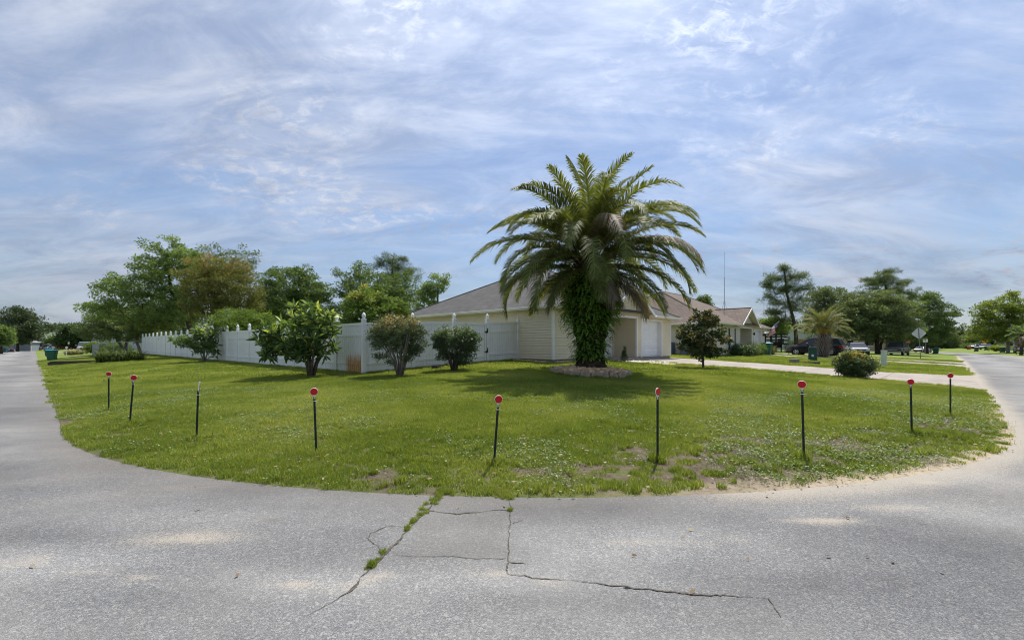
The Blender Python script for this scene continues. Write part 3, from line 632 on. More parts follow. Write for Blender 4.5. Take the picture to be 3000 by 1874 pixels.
def lawn_pts(n, d0, d1, smin=-0.06):
    d = np.sqrt(d0*d0+(d1*d1-d0*d0)*RS.rand(n)); tx = (RS.rand(n)*2-1)*1.16
    x = tx*d; y = d; u, v = to_uv(x, y); s = sdist(u, v)
    k = s > smin
    k &= ~((u > 12.75) & (v > 16.0) & (v < 28.0)) & ~((u > 15.1) & (v > 8.2) & (v < 30))
    fl_ = 1-smooth(-0.7, 2.6, u)
    for a, b, c, e, um in ((21.9, .9, 28.1, 2.2, 12.75), (44.2, .6, 48, .8, 12.75), (51.6, .6, 55.2, .8, 14)):
        k &= ~((u < um) & (v > a-b*fl_+0.04) & (v < c+e*fl_-0.04))
    k &= ~((u > 12.75) & (v > 35) & (v < 48.1))
    px_, py_ = UV(8.53, 12.6); k &= np.hypot(x-px_, y-py_) > 1.33
    return x[k], y[k], s[k]
PTS = []; 
def put(x, y, kind, nvar, s0, s1, tilt=0.12):
    n = len(x); z = gz(x, y)
    r = np.stack([(RS.rand(n)-.5)*tilt, (RS.rand(n)-.5)*tilt, RS.rand(n)*6.283], -1); sc = s0+(s1-s0)*RS.rand(n)
    PTS.append((np.stack([x, y, z], -1), r, sc, IDX[kind]+RS.randint(0, nvar, n)))
for kind, n, d0, d1, s0, s1 in (('a', 21000, 4.2, 9.5, .7, 1.2), ('b', 9000, 9.0, 17, .85, 1.2), ('c', 15000, 16.5, 46, .85, 1.2)):
    x, y, s = lawn_pts(n, d0, d1, {'a': .0, 'b': .10, 'c': .28}[kind]); g = grass_mask(x, y, s)
    far_ok = RS.rand(len(x)) < np.clip(g, 0.03 if kind == 'a' else 0.12, 1)*(1 if kind != 'a' else (0.62+0.38*smooth(0.3, 3.0, s))*(1-0.42*smooth(-1.5, 1.0, x)*smooth(3.8, 2.2, s)*smooth(0.35, 0.6, fbm(x*0.8+7, y*1.6))))
    x, y, s = x[far_ok], y[far_ok], s[far_ok]
    put(x, y, kind, 4, s0, s1)
x, y, s = lawn_pts(2600, 4.2, 9, -0.02); k = (fbm(x*1.5+5, y*1.5) > 0.54) & (s < 3); put(x[k], y[k], 'd', 3, .5, 1.0, 0.4)
x, y, s = lawn_pts(15000, 4.2, 13, 0.0); k = RS.rand(len(x)) < np.clip(0.75*smooth(0.42, 0.60, fbm(x*0.7+1, y*0.7+4))*(1-smooth(3.0, 6.5, s)), 0.04, 1); put(x[k], y[k], 'e', 3, .7, 1.25, 0.2)
# tufts in the cracks and hanging over the kerbless edge
for a, b, n, sp in (((1293, 1443), (1240, 1530), 20, .04), ((1235, 1535), (1225, 1545), 6, .03), ((1215, 1560), (1205, 1575), 6, .02), ((1195, 1592), (1190, 1602), 5, .02), ((1130, 1672), (1105, 1692), 6, .03), ((1092, 1708), (1078, 1722), 8, .02), ((1455, 1446), (1500, 1460), 26, .09), ((1300, 1436), (1330, 1440), 24, .10), ((1350, 1436), (1440, 1436), 20, .08), ((1494, 1510), (1496, 1516), 4, .015)):
    p0, p1 = hit(*a), hit(*b); f = RS.rand(n)
    x = p0.x+(p1.x-p0.x)*f+RS.randn(n)*sp*.5; y = p0.y+(p1.y-p0.y)*f+RS.randn(n)*sp*.5; put(x, y, 'd', 3, .16, .40, 0.6)
# longer unmown grass along fence, house, ring and stakes
def fringe(p0, p1, n, sp):
    f = RS.rand(n); x = p0[0]+(p1[0]-p0[0])*f+RS.randn(n)*sp; y = p0[1]+(p1[1]-p0[1])*f+RS.randn(n)*sp; put(x, y, 'd', 3, .6, 1.25, 0.3)
fringe(UV(15.0, 7.98), UV(60, 7.98), 900, .05); fringe(UV(14.9, 8.07), UV(14.9, 16.0), 260, .05); fringe(UV(12.3, 16.0), UV(12.3, 20.0), 60, .06)
for k in range(150):
    a_ = RS.rand()*6.283; c_ = UV(8.53, 12.6); fringe((c_[0]+1.36*math.cos(a_), c_[1]+1.36*math.sin(a_)), (c_[0]+1.36*math.cos(a_), c_[1]+1.36*math.sin(a_)), 1, .02)
for q_ in ((257, 973), (306, 1005), (464, 1042), (748, 1078), (1167, 1100), (1554, 1090), (1900, 1085), (2155, 1028), (2246, 987)):
    h_ = hit(q_[0]*1.2397, q_[1]*1.2397); fringe(h_[:2], h_[:2], 7, .035)
fringe(UV(-0.3, 21.0), UV(12, 21.85), 160, .05); fringe(UV(-0.3, 30.3), UV(12, 28.2), 120, .05)
co = np.concatenate([q[0] for q in PTS]); ro = np.concatenate([q[1] for q in PTS]); sc = np.concatenate([q[2] for q in PTS]); ix = np.concatenate([q[3] for q in PTS])
co[:, 2] = np.maximum(co[:, 2], 0.0)
me = bpy.data.meshes.new('grass'); me.vertices.add(len(co)); me.vertices.foreach_set('co', co.astype(np.float32).ravel())
a = me.attributes.new('rot', 'FLOAT_VECTOR', 'POINT'); a.data.foreach_set('vector', ro.astype(np.float32).ravel())
a = me.attributes.new('scl', 'FLOAT', 'POINT'); a.data.foreach_set('value', sc.astype(np.float32))
a = me.attributes.new('idx', 'INT', 'POINT'); a.data.foreach_set('value', ix.astype(np.int32))
grass = link('grass', me); tag(grass, 'short mown green turf with round weeds over the corner lawn', 'grass', kind='stuff')
ng = bpy.data.node_groups.new('turf_scatter', 'GeometryNodeTree')
ng.interface.new_socket('Geometry', in_out='INPUT', socket_type='NodeSocketGeometry'); ng.interface.new_socket('Geometry', in_out='OUTPUT', socket_type='NodeSocketGeometry')
gi = ng.nodes.new('NodeGroupInput'); go = ng.nodes.new('NodeGroupOutput'); ip = ng.nodes.new('GeometryNodeInstanceOnPoints')
ci = ng.nodes.new('GeometryNodeCollectionInfo'); ci.inputs['Collection'].default_value = GC; ci.inputs['Separate Children'].default_value = True; ci.inputs['Reset Children'].default_value = True
def nattr(nm, typ):
    n = ng.nodes.new('GeometryNodeInputNamedAttribute'); n.data_type = typ; n.inputs['Name'].default_value = nm; return n.outputs[0]
ip.inputs['Pick Instance'].default_value = True
L_ = ng.links.new
L_(gi.outputs[0], ip.inputs['Points']); L_(ci.outputs[0], ip.inputs['Instance']); L_(nattr('idx', 'INT'), ip.inputs['Instance Index'])
e2r = ng.nodes.new('FunctionNodeEulerToRotation'); L_(nattr('rot', 'FLOAT_VECTOR'), e2r.inputs[0]); L_(e2r.outputs[0], ip.inputs['Rotation'])
L_(nattr('scl', 'FLOAT'), ip.inputs['Scale']); L_(ip.outputs[0], go.inputs[0])
md = grass.modifiers.new('scatter', 'NODES'); md.node_group = ng

# fallen leaves and bits on lawn and street
x, y, s = lawn_pts(2600, 4.2, 10, 0.0); n = len(x); k = RS.rand(n) < 0.5*(1-smooth(1.2, 4, s))+0.04; x, y = x[k], y[k]
xs = (RS.rand(40)*2-1)*3.5; ys = 2.4+RS.rand(40)*4; u_, v_ = to_uv(xs, ys); k = sdist(u_, v_) < -0.1
onl = len(x); x = np.concatenate([x, xs[k]]); y = np.concatenate([y, ys[k]]); V = []; F = []; rn = []
for i in range(len(x)):
    z = max(float(gz(x[i], y[i])), 0)+(0.035 if i < onl else 0.008); L = (0.012 if i < onl else 0.010)+0.02*RS.rand(); w = L*0.4; a = RS.rand()*6.28; c, s_ = math.cos(a), math.sin(a); b = len(V)
    for p_, q_, h_ in ((-L, 0, 0.004), (0, -w, 0), (L, 0, 0.010), (0, w, 0.012)): V.append((x[i]+c*p_-s_*q_, y[i]+s_*p_+c*q_, z+h_))
    F.append((b, b+1, b+2, b+3)); rn.append(RS.rand())
me = mesh_np('fallen_leaves', V, quads=F, m='fallen_leaf', rnd=rn); o = link('fallen_leaves', me); tag(o, 'dry fallen leaves scattered along the lawn edge and street', 'leaves', kind='stuff')
# ------------------------------------------------------------------ houses
def siding(mb, a, b, z0, z1, row=0.122, clip=None, flip=False):
    a = Vector((*a, 0)); b = Vector((*b, 0)); d = (b-a).normalized(); n = Vector((d.y, -d.x, 0)); L = (b-a).length
    k = max(1, round((z1-z0)/row)); h = (z1-z0)/k
    for i in range(k):
        za, zb = z0+i*h, z0+(i+1)*h
        ta0, ta1, tb0, tb1 = 0, L, 0, L
        if clip:
            ta0, ta1 = clip(za); tb0, tb1 = clip(zb)
            if ta1-ta0 < 0.01: continue
            if tb1 < tb0: tb0 = tb1 = (tb0+tb1)/2
        P = [a+d*ta0+n*.030+Vector((0, 0, za)), a+d*ta1+n*.030+Vector((0, 0, za)), a+d*tb1+n*.006+Vector((0, 0, zb)), a+d*tb0+n*.006+Vector((0, 0, zb)),
             a+d*ta0+n*.003+Vector((0, 0, za)), a+d*ta1+n*.003+Vector((0, 0, za))]
        mb.add(P, [(0, 1, 2, 3), (4, 5, 1, 0)])
    return mb
def wall_frame(a, b):
    """matrix: x along the wall a->b, y into the house, z up"""
    a = Vector((*a, 0)); b = Vector((*b, 0)); d = (b-a).normalized(); n = Vector((-d.y, d.x, 0))
    return Matrix(((d.x, n.x, 0, a.x), (d.y, n.y, 0, a.y), (0, 0, 1, 0), (0, 0, 0, 1)))
def window(root, fr, x0, x1, z0, z1, cols=3, rows=2, blind=False, shutters=False):
    w = link('window', MB().box(x0, x1, -.005, .03, z0, z1).xform(fr).mesh('pane_back', 'glass_blind' if blind else 'glass_dark'), root)
    f = MB(); t = .055
    f.box(x0-t, x0, -.055, .03, z0-t, z1+t); f.box(x1, x1+t, -.055, .03, z0-t, z1+t); f.box(x0, x1, -.055, .03, z1, z1+t); f.box(x0, x1, -.055, .03, z0-t, z0)
    f.xform(fr).build('frame', 'white_trim', w)
    MB().box(x0, x1, -.04, -.007, (z0+z1)/2-.025, (z0+z1)/2+.025).xform(fr).build('sash_rail', 'white_trim', w)
    g = MB()
    for i in range(1, cols): g.box(x0+(x1-x0)*i/cols-.009, x0+(x1-x0)*i/cols+.009, -.018, -.006, z0, z1)
    if rows:
        for zz in (z0+(z1-z0)*.25, z0+(z1-z0)*.75): g.box(x0, x1, -.020, -.0055, zz-.009, zz+.009)
    if cols > 1: g.xform(fr).build('muntin', 'white_trim', w)
    if blind:
        s = MB(); k = int((z1-z0)/.06)
        for i in range(k): s.box(x0+.02, x1-.02, -.0075, -.0055, z0+.03+i*.06, z0+.06+i*.06)
        s.xform(fr).build('blind', 'blind', w)
    if shutters:
        for xa in (x0-t-.34, x1+t+.02):
            s = MB().box(xa, xa+.32, -.045, .0, z0-.05, z1+.05)
            for i in range(int((z1-z0)/.07)): s.box(xa+.045, xa+.275, -.056, -.046, z0+i*.07, z0+i*.07+.045)
            s.xform(fr).build('shutter', 'shutter', root)
    return w
def house(name, label, u0, v0, fz, W, D, px0, px1, pd, gd0, gd1, g0, g1, wallm, roofm, ridge, gp=0.60, door_win=True):
    x, y = UV(u0, v0); R_ = thing(name, label, 'house', (x, y, fz), AA)
    e = 2.45; o = 0.42; pt = 0.5; zb = 0.05
    MB().box(.03, W-.03, .03, D-.03, -.9, .045).build('foundation', 'foundation', R_)
    # walls
    dw0, dw1 = px1-1.20, px1-.28
    s = MB(); siding(s, (0, D), (0, 0), zb, e-.10); s.build('siding', wallm, R_)
    s = MB(); siding(s, (0, 0), (px0, 0), zb, e-.10); s.build('siding', wallm, R_)
    s = MB(); siding(s, (px0, 0), (px0, pd), zb, 2.28); s.build('siding', wallm, R_)
    s = MB(); siding(s, (px0, pd), (dw0-.08, pd), zb, 2.28); siding(s, (dw1+.08, pd), (px1, pd), zb, 2.28); siding(s, (dw0-.08, pd), (dw1+.08, pd), 2.12, 2.28); s.build('siding', wallm, R_)
    s = MB(); siding(s, (px1, pd), (px1, 0), zb, 2.28); s.build('siding', wallm, R_)
    s = MB(); siding(s, (px1, 0), (gd0-.09, 0), zb, e-.10); siding(s, (gd1+.09, 0), (W, 0), zb, e-.10); siding(s, (gd0-.09, 0), (gd1+.09, 0), 2.25, e-.10, .10); s.build('siding', wallm, R_)
    s = MB(); siding(s, (W, 0), (W, D), zb, e-.10); siding(s, (W, D), (0, D), zb, e-.10); s.build('siding', wallm, R_)
    # core so that nothing shows through
    c = MB(); c.box(.01, px0-.01, .01, D-.01, .04, e-.02); c.box(px0-.01, px1+.01, pd+.01, D-.01, .04, e-.02); c.box(px1+.01, gd0-.01, .01, D-.01, .04, e-.02); c.box(gd1+.01, W-.01, .01, D-.01, .04, e-.02); c.box(gd0-.01, gd1+.01, .34, D-.012, .041, e-.021); c.box(gd0-.012, gd1+.012, .012, .33, 2.15, e-.022)
    c.build('wall_core', wallm, R_)
    # porch: floor, ceiling, header, front door
    B(px0+.02, px1-.02, -.55, pd-.005, -.35, 0.02).build('porch_floor', 'concrete', R_)
    B(px0, px1, .12, pd, 2.27, 2.31).build('porch_ceiling', 'white_trim', R_)
    B(px0-.02, px1+.02, -.03, .10, 2.20, 2.32).build('porch_header', 'white_trim', R_)
    dr = B(dw0, dw1, pd-.035, pd+.005, .03, 2.04).build('door', 'white_door', R_)
    B(dw0+.14, dw0+.36, pd-.045, pd-.036, .95, 1.85).build('door_glass', 'glass_dark', dr)
    f = MB(); f.box(dw0-.08, dw0, pd-.05, pd, .03, 2.12); f.box(dw1, dw1+.08, pd-.05, pd, .03, 2.12); f.box(dw0, dw1, pd-.05, pd, 2.04, 2.12); f.build('door_frame', 'white_trim', dr)
    MB().lathe([(.012, 0), (.03, .02), (.034, .045), (.02, .06)], 10, (dw1-.08, pd-.035, 1.0), 'y').xform(Matrix.Translation((0, 0, 0))).build('handle', 'black_metal', dr)
    B(dw1-.10, dw1-.06, pd-.05, pd-.034, 1.10, 1.20).build('lock', 'black_metal', dr)
    # corner boards and garage opening trim
    for cx, cy in ((0, 0), (W, 0), (px1, 0)): B(cx-.042, cx+.05 if cx < W else cx+.042, cy-.042, cy+.06, zb-.02, e-.11).build('corner_trim', 'white_trim', R_)
    B(px0-.05, px0+.03, -.043, .06, zb-.02, 2.2).build('corner_trim', 'white_trim', R_); B(px1-.045, px1-.005, pd-.07, pd-.01, .03, 2.26).build('corner_trim', 'white_trim', R_)
    t = MB(); t.box(gd0-.10, gd0, -.035, .30, .0, 2.24); t.box(gd1, gd1+.10, -.035, .30, .0, 2.24); t.box(gd0, gd1, -.034, .30, 2.13, 2.24); t.build('garage_frame', 'white_trim', R_)
    gd = B(gd0+.002, gd1-.002, .24, .30, 0.0, 2.13).build('garage_door', 'white_door', R_)
    pw = (gd1-gd0)/4
    for r in range(4):
        B(gd0+.004, gd1-.004, .222, .239, r*.5325+.006, (r+1)*.5325-.006).build('door_section', 'white_door', gd, bevel=.003)
        for c_ in range(4):
            q = MB(); xa, xb = gd0+c_*pw+.07, gd0+(c_+1)*pw-.07; za, zb_ = r*.5325+.10, (r+1)*.5325-.10
            q.add([(xa, .2215, za), (xb, .2215, za), (xb, .2215, zb_), (xa, .2215, zb_), (xa+.035, .206, za+.035), (xb-.035, .206, za+.035), (xb-.035, .206, zb_-.035), (xa+.035, .206, zb_-.035)],
                  [(0, 1, 5, 4), (1, 2, 6, 5), (2, 3, 7, 6), (3, 0, 4, 7), (4, 5, 6, 7)]); q.build('raised_panel', 'white_door', gd)
    # gable wall over the porch
    gc = (g0+g1)/2; zp = e+gp*(g1-g0)/2
    cl = lambda z: (max(px0, g0+.35+(z-e)/gp) if z > e else px0, min(px1 if z < e-.1 else g1, g1-.35-(z-e)/gp) if z > e else px1)
    s = MB(); a0 = (0, -.004)
    siding(s, (0, -.004), (W, -.004), 2.32, zp-.28, .118, clip=lambda z: ((px0, px1) if z <= e-.02 else (g0+.30+(z-e)/gp, g1-.30-(z-e)/gp)))
    s.build('gable_siding', wallm, R_)
    MB().add([(g0+.32, .02, e-.1), (g1-.32, .02, e-.1), (gc, .02, zp-.22)], [(0, 1, 2)]).build('gable_back', wallm, R_)
    # hip roof
    c0, c1, c2, c3 = (-o, -o, e), (W+o, -o, e), (W+o, D+o, e), (-o, D+o, e); zr = e+pt*(D/2+o); r0, r1 = (ridge[0], D/2, zr), (ridge[1], D/2, zr)
    roof = MB().add([c0, c1, c2, c3, r0, r1], [(0, 1, 5, 4), (1, 2, 5), (2, 3, 4, 5), (3, 0, 4)]).build('roof', roofm, R_)
    gr = MB(); o2 = o+.05; yb = (zp-e)/pt-o; L3 = .035
    for sg, ga in ((-1, g0), (1, g1)):
        P = [(ga, -o2, e+.01), (gc, -o2, zp+L3), (gc, yb+.25, zp+L3), (ga, -o+.05, e+.01)]
        gr.add(P, [(0, 1, 2, 3)] if sg > 0 else [(3, 2, 1, 0)])
    gr.build('gable_roof', roofm, roof)
    cap = MB()
    for p_, q_ in ((c0, r0), (c1, r1), (c2, r1), (c3, r0), (r0, r1), ((gc, -o2, zp+L3), (gc, yb+.2, zp+L3))): cap.tube([p_, q_], .05, 5)
    cap.build('ridge_cap', roofm, roof)
    rk = MB()
    for ga in (g0, g1):
        P = [Vector((ga, -o2, e)), Vector((gc, -o2, zp+.02))]
        rk.hexa([(P[0].x, -o2-.03, e-.15), (P[1].x, -o2-.03, zp-.15), (P[1].x, -o2, zp-.15), (P[0].x, -o2, e-.15), (P[0].x, -o2-.03, e+.012), (P[1].x, -o2-.03, zp+.04), (P[1].x, -o2, zp+.04), (P[0].x, -o2, e+.012)])
    rk.build('rake_board', 'white_trim', roof)
    sf = MB()
    for ga in (g0, g1): sf.quad((ga, -o2, e-.12), (gc, -o2, zp-.12), (gc, .0, zp-.12), (ga, .0, e-.12))
    sf.quad((-o, -o, e-.12), (g0, -o, e-.12), (g0, .0, e-.12), (-o, .0, e-.12)); sf.quad((g1, -o, e-.12), (W+o, -o, e-.12), (W+o, 0, e-.12), (g1, 0, e-.12))
    sf.quad((-o, 0, e-.12), (0, 0, e-.12), (0, D, e-.12), (-o, D, e-.12)); sf.quad((W, 0, e-.12), (W+o, 0, e-.12), (W+o, D, e-.12), (W, D, e-.12)); sf.quad((-o, D, e-.12), (W+o, D, e-.12), (W+o, D+o, e-.12), (-o, D+o, e-.12))
    sf.build('soffit', 'soffit', roof)
    fa = MB(); fa.box(-o-.02, -o, -o, D+o, e-.15, e-.005); fa.box(W+o, W+o+.02, -o, D+o, e-.15, e-.005); fa.box(-o, g0-.02, -o-.02, -o, e-.15, e-.005); fa.box(g1+.02, W+o, -o-.02, -o, e-.15, e-.005); fa.box(-o, W+o, D+o, D+o+.02, e-.15, e-.005)
    fa.build('fascia', 'white_trim', roof)
    gt = MB(); prof = [(0, 0), (-.10, .02), (-.125, .10), (-.115, .10), (-.093, .03), (0, .012)]
    gt.loft([[(-o-.022+px_, -o-.1, e-.125+pz_) for px_, pz_ in prof], [(-o-.022+px_, D+o, e-.125+pz_) for px_, pz_ in prof]])
    gt.loft([[(W+o+.022-px_, -o-.1, e-.125+pz_) for px_, pz_ in prof], [(W+o+.022-px_, D+o, e-.125+pz_) for px_, pz_ in prof]])
    for xa, xb in ((-o-.1, g0-.03), (g1+.03, W+o+.1)):
        gt.loft([[(xa, -o-.022+px_, e-.125+pz_) for px_, pz_ in prof], [(xb, -o-.022+px_, e-.125+pz_) for px_, pz_ in prof]])
    gt.build('gutter', 'white_trim', roof)
    B(W*.35, W*.35+.12, D/2-2.1, D/2-1.98, zr-1.1, zr-.7).build('vent_pipe', 'meter_grey', roof)
    return R_
H1 = house('house', 'pale yellow lap-sided house with grey hip roof and white garage behind the big palm', 12.86, 16.07, 0.80, 11.8, 11.4, 4.25, 7.5, 1.5, 8.1, 10.54, 4.1, 8.85, 'yellow_siding', 'grey_shingle', (5.6, 6.2))
fr = wall_frame((0, 11.4), (0, 0))
window(H1, fr, 2.15, 3.10, .95, 2.02, 1, 0, blind=True)
# downspout by the porch, blocks at the garage corners
MB().tube([(4.10, -.30, 2.33), (4.18, -.07, 2.18), (4.20, -.055, .12), (4.20, -.20, .04)], .035, 8).build('downspout', 'white_trim', H1)
# black corner panel leaning shadow gap by the gate
H2 = house('house', 'beige lap-sided house with brown roof and dark shutters across the lawn', 12.86, 35.2, 0.80, 12.7, 11.4, 5.8, 9.1, 1.6, 9.65, 11.85, 5.15, 9.75, 'beige_siding', 'brown_shingle', (3.2, 8.0), 0.64)
window(H2, wall_frame((0, 0), (1, 0)), 3.50, 4.32, .45, 2.05, 3, 2, shutters=True)
for xx, yy, zz in ((9.33, -.03, 1.75), (12.25, -.03, 1.72), (6.2, 1.55, 1.95)):
    l = MB().box(xx-.05, xx+.05, yy-.04, yy, zz-.05, zz+.05).lathe([(.03, .0), (.06, .04), (.055, .2), (.02, .26)], 8, (xx, yy-.10, zz-.1)); l.build('wall_lamp', 'black_metal', H2)
# meter cabinet and conditioners between the houses
def local_pt(u, v, z=None):
    x, y = UV(u, v); return Vector((x, y, float(gz(x, y)) if z is None else z))
t_ = thing('utility_cabinet', 'tall dark grey utility cabinet on the beige side wall', 'cabinet', local_pt(17.6, 35.05), AA)
B(-.15, .0, -.55, .55, 0, 2.1).build('body', 'meter_grey', t_, bevel=.01); B(-.165, -.151, -.48, .48, .1, 2.0).build('door', 'meter_grey', t_)
for i, (u, v) in enumerate(((16.0, 34.3), (14.5, 34.3))):
    t_ = thing('air_conditioner', ['blue-grey air conditioner with a white label nearer the yellow garage', 'blue-grey air conditioner half hidden by the young magnolia'][i], 'air conditioner', local_pt(u, v), AA, 'air conditioners between the houses')
    B(-.42, .42, -.42, .42, -.1, .08).build('pad', 'foundation', t_)
    B(-.38, .38, -.38, .38, .085, .90).build('coil', 'meter_grey', t_)
    g_ = MB()
    for k in range(9):
        for s_ in (-1, 1):
            p_ = -.38+.095*k; g_.box(p_-.018, p_+.018, s_*.395-.012, s_*.395+.012, .12, .88); g_.box(s_*.395-.012, s_*.395+.012, p_-.018, p_+.018, .12, .88)
    g_.build('grille', 'ac_blue', t_); B(-.41, .41, -.41, .41, .905, .96).build('top', 'ac_blue', t_, bevel=.01)
    if i == 0: B(-.42, -.41, .05, .30, .52, .74).build('label_plate', 'label_white', t_)
t_ = thing('stump_post', 'short weathered wooden post beside the concrete driveway', 'post', local_pt(12.6, 30.6), .3)
MB().tube([(0, 0, -.1), (.01, 0, .3), (0, .01, .62)], [.11, .095, .085], 9).build('post', 'timber', t_, bevel=.01)

# ------------------------------------------------------------------ white vinyl privacy fence
def panel_meshes(L):
    b = MB(); n = 13; w = (L-.10)/n
    for i in range(n): b.box(.05+i*w+.008, .05+(i+1)*w-.008, -.014, .014, .03, 1.79)
    b.box(.05, L-.05, -.006, .006, .03, 1.785)
    return b.mesh('panel', 'vinyl'), [B(.04, L-.04, -.033, .033, a, c).mesh('rail', 'vinyl') for a, c in ((1.745, 1.835), (1.36, 1.435), (.34, .415))]
post_me = MB().box(-.064, .064, -.064, .064, -.3, 1.93).mesh('post', 'vinyl')
cap_me = MB().box(-.076, .076, -.076, .076, 1.931, 1.968).lathe([(.068, 1.968), (.045, 1.985), (.042, 2.0), (.062, 2.025), (.074, 2.06), (.072, 2.10), (.055, 2.14), (.030, 2.175), (.008, 2.20)], 14).mesh('post_cap', 'vinyl_cap', False)
PM = {}
def fence_run(name, label, A, d, s_list, skip=(), post_skip=(), rust=()):
    """A: start (x, y); d: unit direction; s_list: distances of the posts"""
    a0 = Vector((A[0], A[1], float(gz(*A)))); root = thing(name, label, 'fence', a0, math.atan2(d[1], d[0]))
    zs = [float(gz(A[0]+d[0]*s, A[1]+d[1]*s))-a0.z for s in s_list]
    for i, s in enumerate(s_list):
        if i not in post_skip:
            p = link('post', post_me, root, (s, 0, zs[i])); link('post_cap', cap_me, p)
        if i == len(s_list)-1 or i in skip: continue
        L = round(s_list[i+1]-s, 2)
        if L not in PM: PM[L] = panel_meshes(L)
        pm, rm = PM[L]
        pitch = -math.atan2(zs[i+1]-zs[i], L)
        if i in rust:
            pm = pm.copy(); pm.materials.clear(); pm.materials.append(M['vinyl_rusty']); rm = [q.copy() for q in rm]
            for q in rm: q.materials.clear(); q.materials.append(M['vinyl_rusty'])
        po = link('panel', pm, root, (s, 0, zs[i])); po.rotation_euler = (0, pitch, 0)
        for q in rm: link('rail', q, po)
    return root
FC = UV(14.99, 8.07); Ld = UV(1, 0); Rd = UV(0, 1)
sl = [0, 2.09]+[2.09+2.06*k for k in range(1, 23)]
F1 = fence_run('vinyl_fence', 'long white vinyl fence along the left lawn, rust stained at its corner', FC, Ld, sl, rust=(0,))
F2 = fence_run('vinyl_fence', 'short white vinyl fence run behind the clipped shrubs up to the yellow house', FC, Rd, [0, 2.03, 4.07, 5.96, 8.0], skip=(2,), post_skip=(0,))
g0_ = Vector((FC[0]+Rd[0]*4.07, FC[1]+Rd[1]*4.07, 0)); g0_.z = float(gz(g0_.x, g0_.y))
gt = thing('fence_gate', 'white vinyl gate with two black hinges beside the clipped round shrub', 'gate', g0_, AA)
b_ = MB(); n_ = 11; w_ = (1.89-.36)/n_
for i in range(n_): b_.box(.17+i*w_+.004, .17+(i+1)*w_-.004, -.014, .014, .10, 1.80)
b_.box(.16, 1.72, -.006, .006, .1, 1.79); b_.build('board_field', 'vinyl', gt)
for a, c in ((1.75, 1.84), (1.36, 1.44), (.34, .42)): B(.09, 1.80, -.034, .034, a, c).build('rail', 'vinyl', gt)
B(.085, .165, -.036, .036, .06, 1.845).build('stile', 'vinyl', gt); B(1.725, 1.805, -.036, .036, .06, 1.845).build('stile', 'vinyl', gt)
for z_ in (.55, 1.42):
    h = MB().box(1.70, 1.83, -.052, -.038, z_, z_+.05).box(1.825, 1.87, -.085, -.068, z_+.0, z_+.20); h.tube([(1.815, -.055, z_-.02), (1.815, -.055, z_+.09)], .018, 8); h.build('hinge', 'black_metal', gt)
# small notices screwed to the fence
for k, (s, z, w, h_, lab) in enumerate(((1.78, 1.45, .26, .34, 'dark notice plate with pale bands on the rust stained fence panel'), (18.35, 1.46, .26, .36, 'dark banded notice plate on the fence right of the small loquat'), (38.2, 1.46, .24, .36, 'small dark notice plate on the distant end of the long fence'))):
    zg = float(gz(FC[0]+Ld[0]*s, FC[1]+Ld[1]*s))
    # outward side of this run is local +y
    r_ = thing('notice_sign', lab, 'sign', (FC[0]+Ld[0]*s, FC[1]+Ld[1]*s, zg+z), math.atan2(Ld[1], Ld[0]), 'notices on the fence')
    B(-w/2, w/2, .0145, .022, 0, h_).build('plate', 'label_dark', r_)
    B(-w/2+.02, w/2-.02, .0225, .0245, h_*.71, h_*.90).build('pale_band', 'label_grey', r_); B(-w/2+.02, w/2-.02, .0225, .0245, h_*.44, h_*.60).build('pale_band', 'label_grey', r_); B(-w/2+.02, w/2-.02, .0225, .0245, h_*.10, h_*.30).build('pale_band', 'label_white', r_)
# ------------------------------------------------------------------ white metal-roofed shed behind the fence
sp = at(982, 30); t_ = thing('shed', 'backyard shed with pale metal roof seen over the fence between the shrubs', 'shed', sp, AA)
B(-1.4, 1.4, -1.2, 1.2, -.2, 2.1).build('wall', 'far_pale_wall', t_)
MB().add([(-1.6, -1.4, 2.08), (1.6, -1.4, 2.08), (1.6, 0, 2.75), (-1.6, 0, 2.75), (1.6, 1.4, 2.08), (-1.6, 1.4, 2.08)], [(0, 1, 2, 3), (3, 2, 4, 5)]).build('roof', 'metal_roof', t_)
# ------------------------------------------------------------------ plants
def rot_frames(dirs, r, roll=None):
    """per leaf frame: x along dirs, z = leaf normal"""
    n = len(dirs); d = dirs/np.linalg.norm(dirs, axis=1, keepdims=True)
    ref = r.randn(n, 3); y = np.cross(ref, d); y /= np.linalg.norm(y, axis=1, keepdims=True)+1e-9
    z = np.cross(d, y); return d, y, z
LEAF4 = (np.array([(0, 0, 0), (.45, -.5, .03), (1, 0, -.05), (.45, .5, .03)], float), [(0, 1, 2, 3)], [])
LEAF6 = (np.array([(0, 0, 0), (.3, -.42, .05), (.7, -.36, .02), (1, 0, -.14), (.7, .36, .02), (.3, .42, .05), (.5, 0, -.05)], float), [(0, 1, 2, 6), (0, 6, 4, 5)], [(6, 2, 3), (6, 3, 4)])
NEED = (np.array([(0, -.5, 0), (0, .5, 0), (1, 0, 0)], float), [], [(0, 1, 2)])
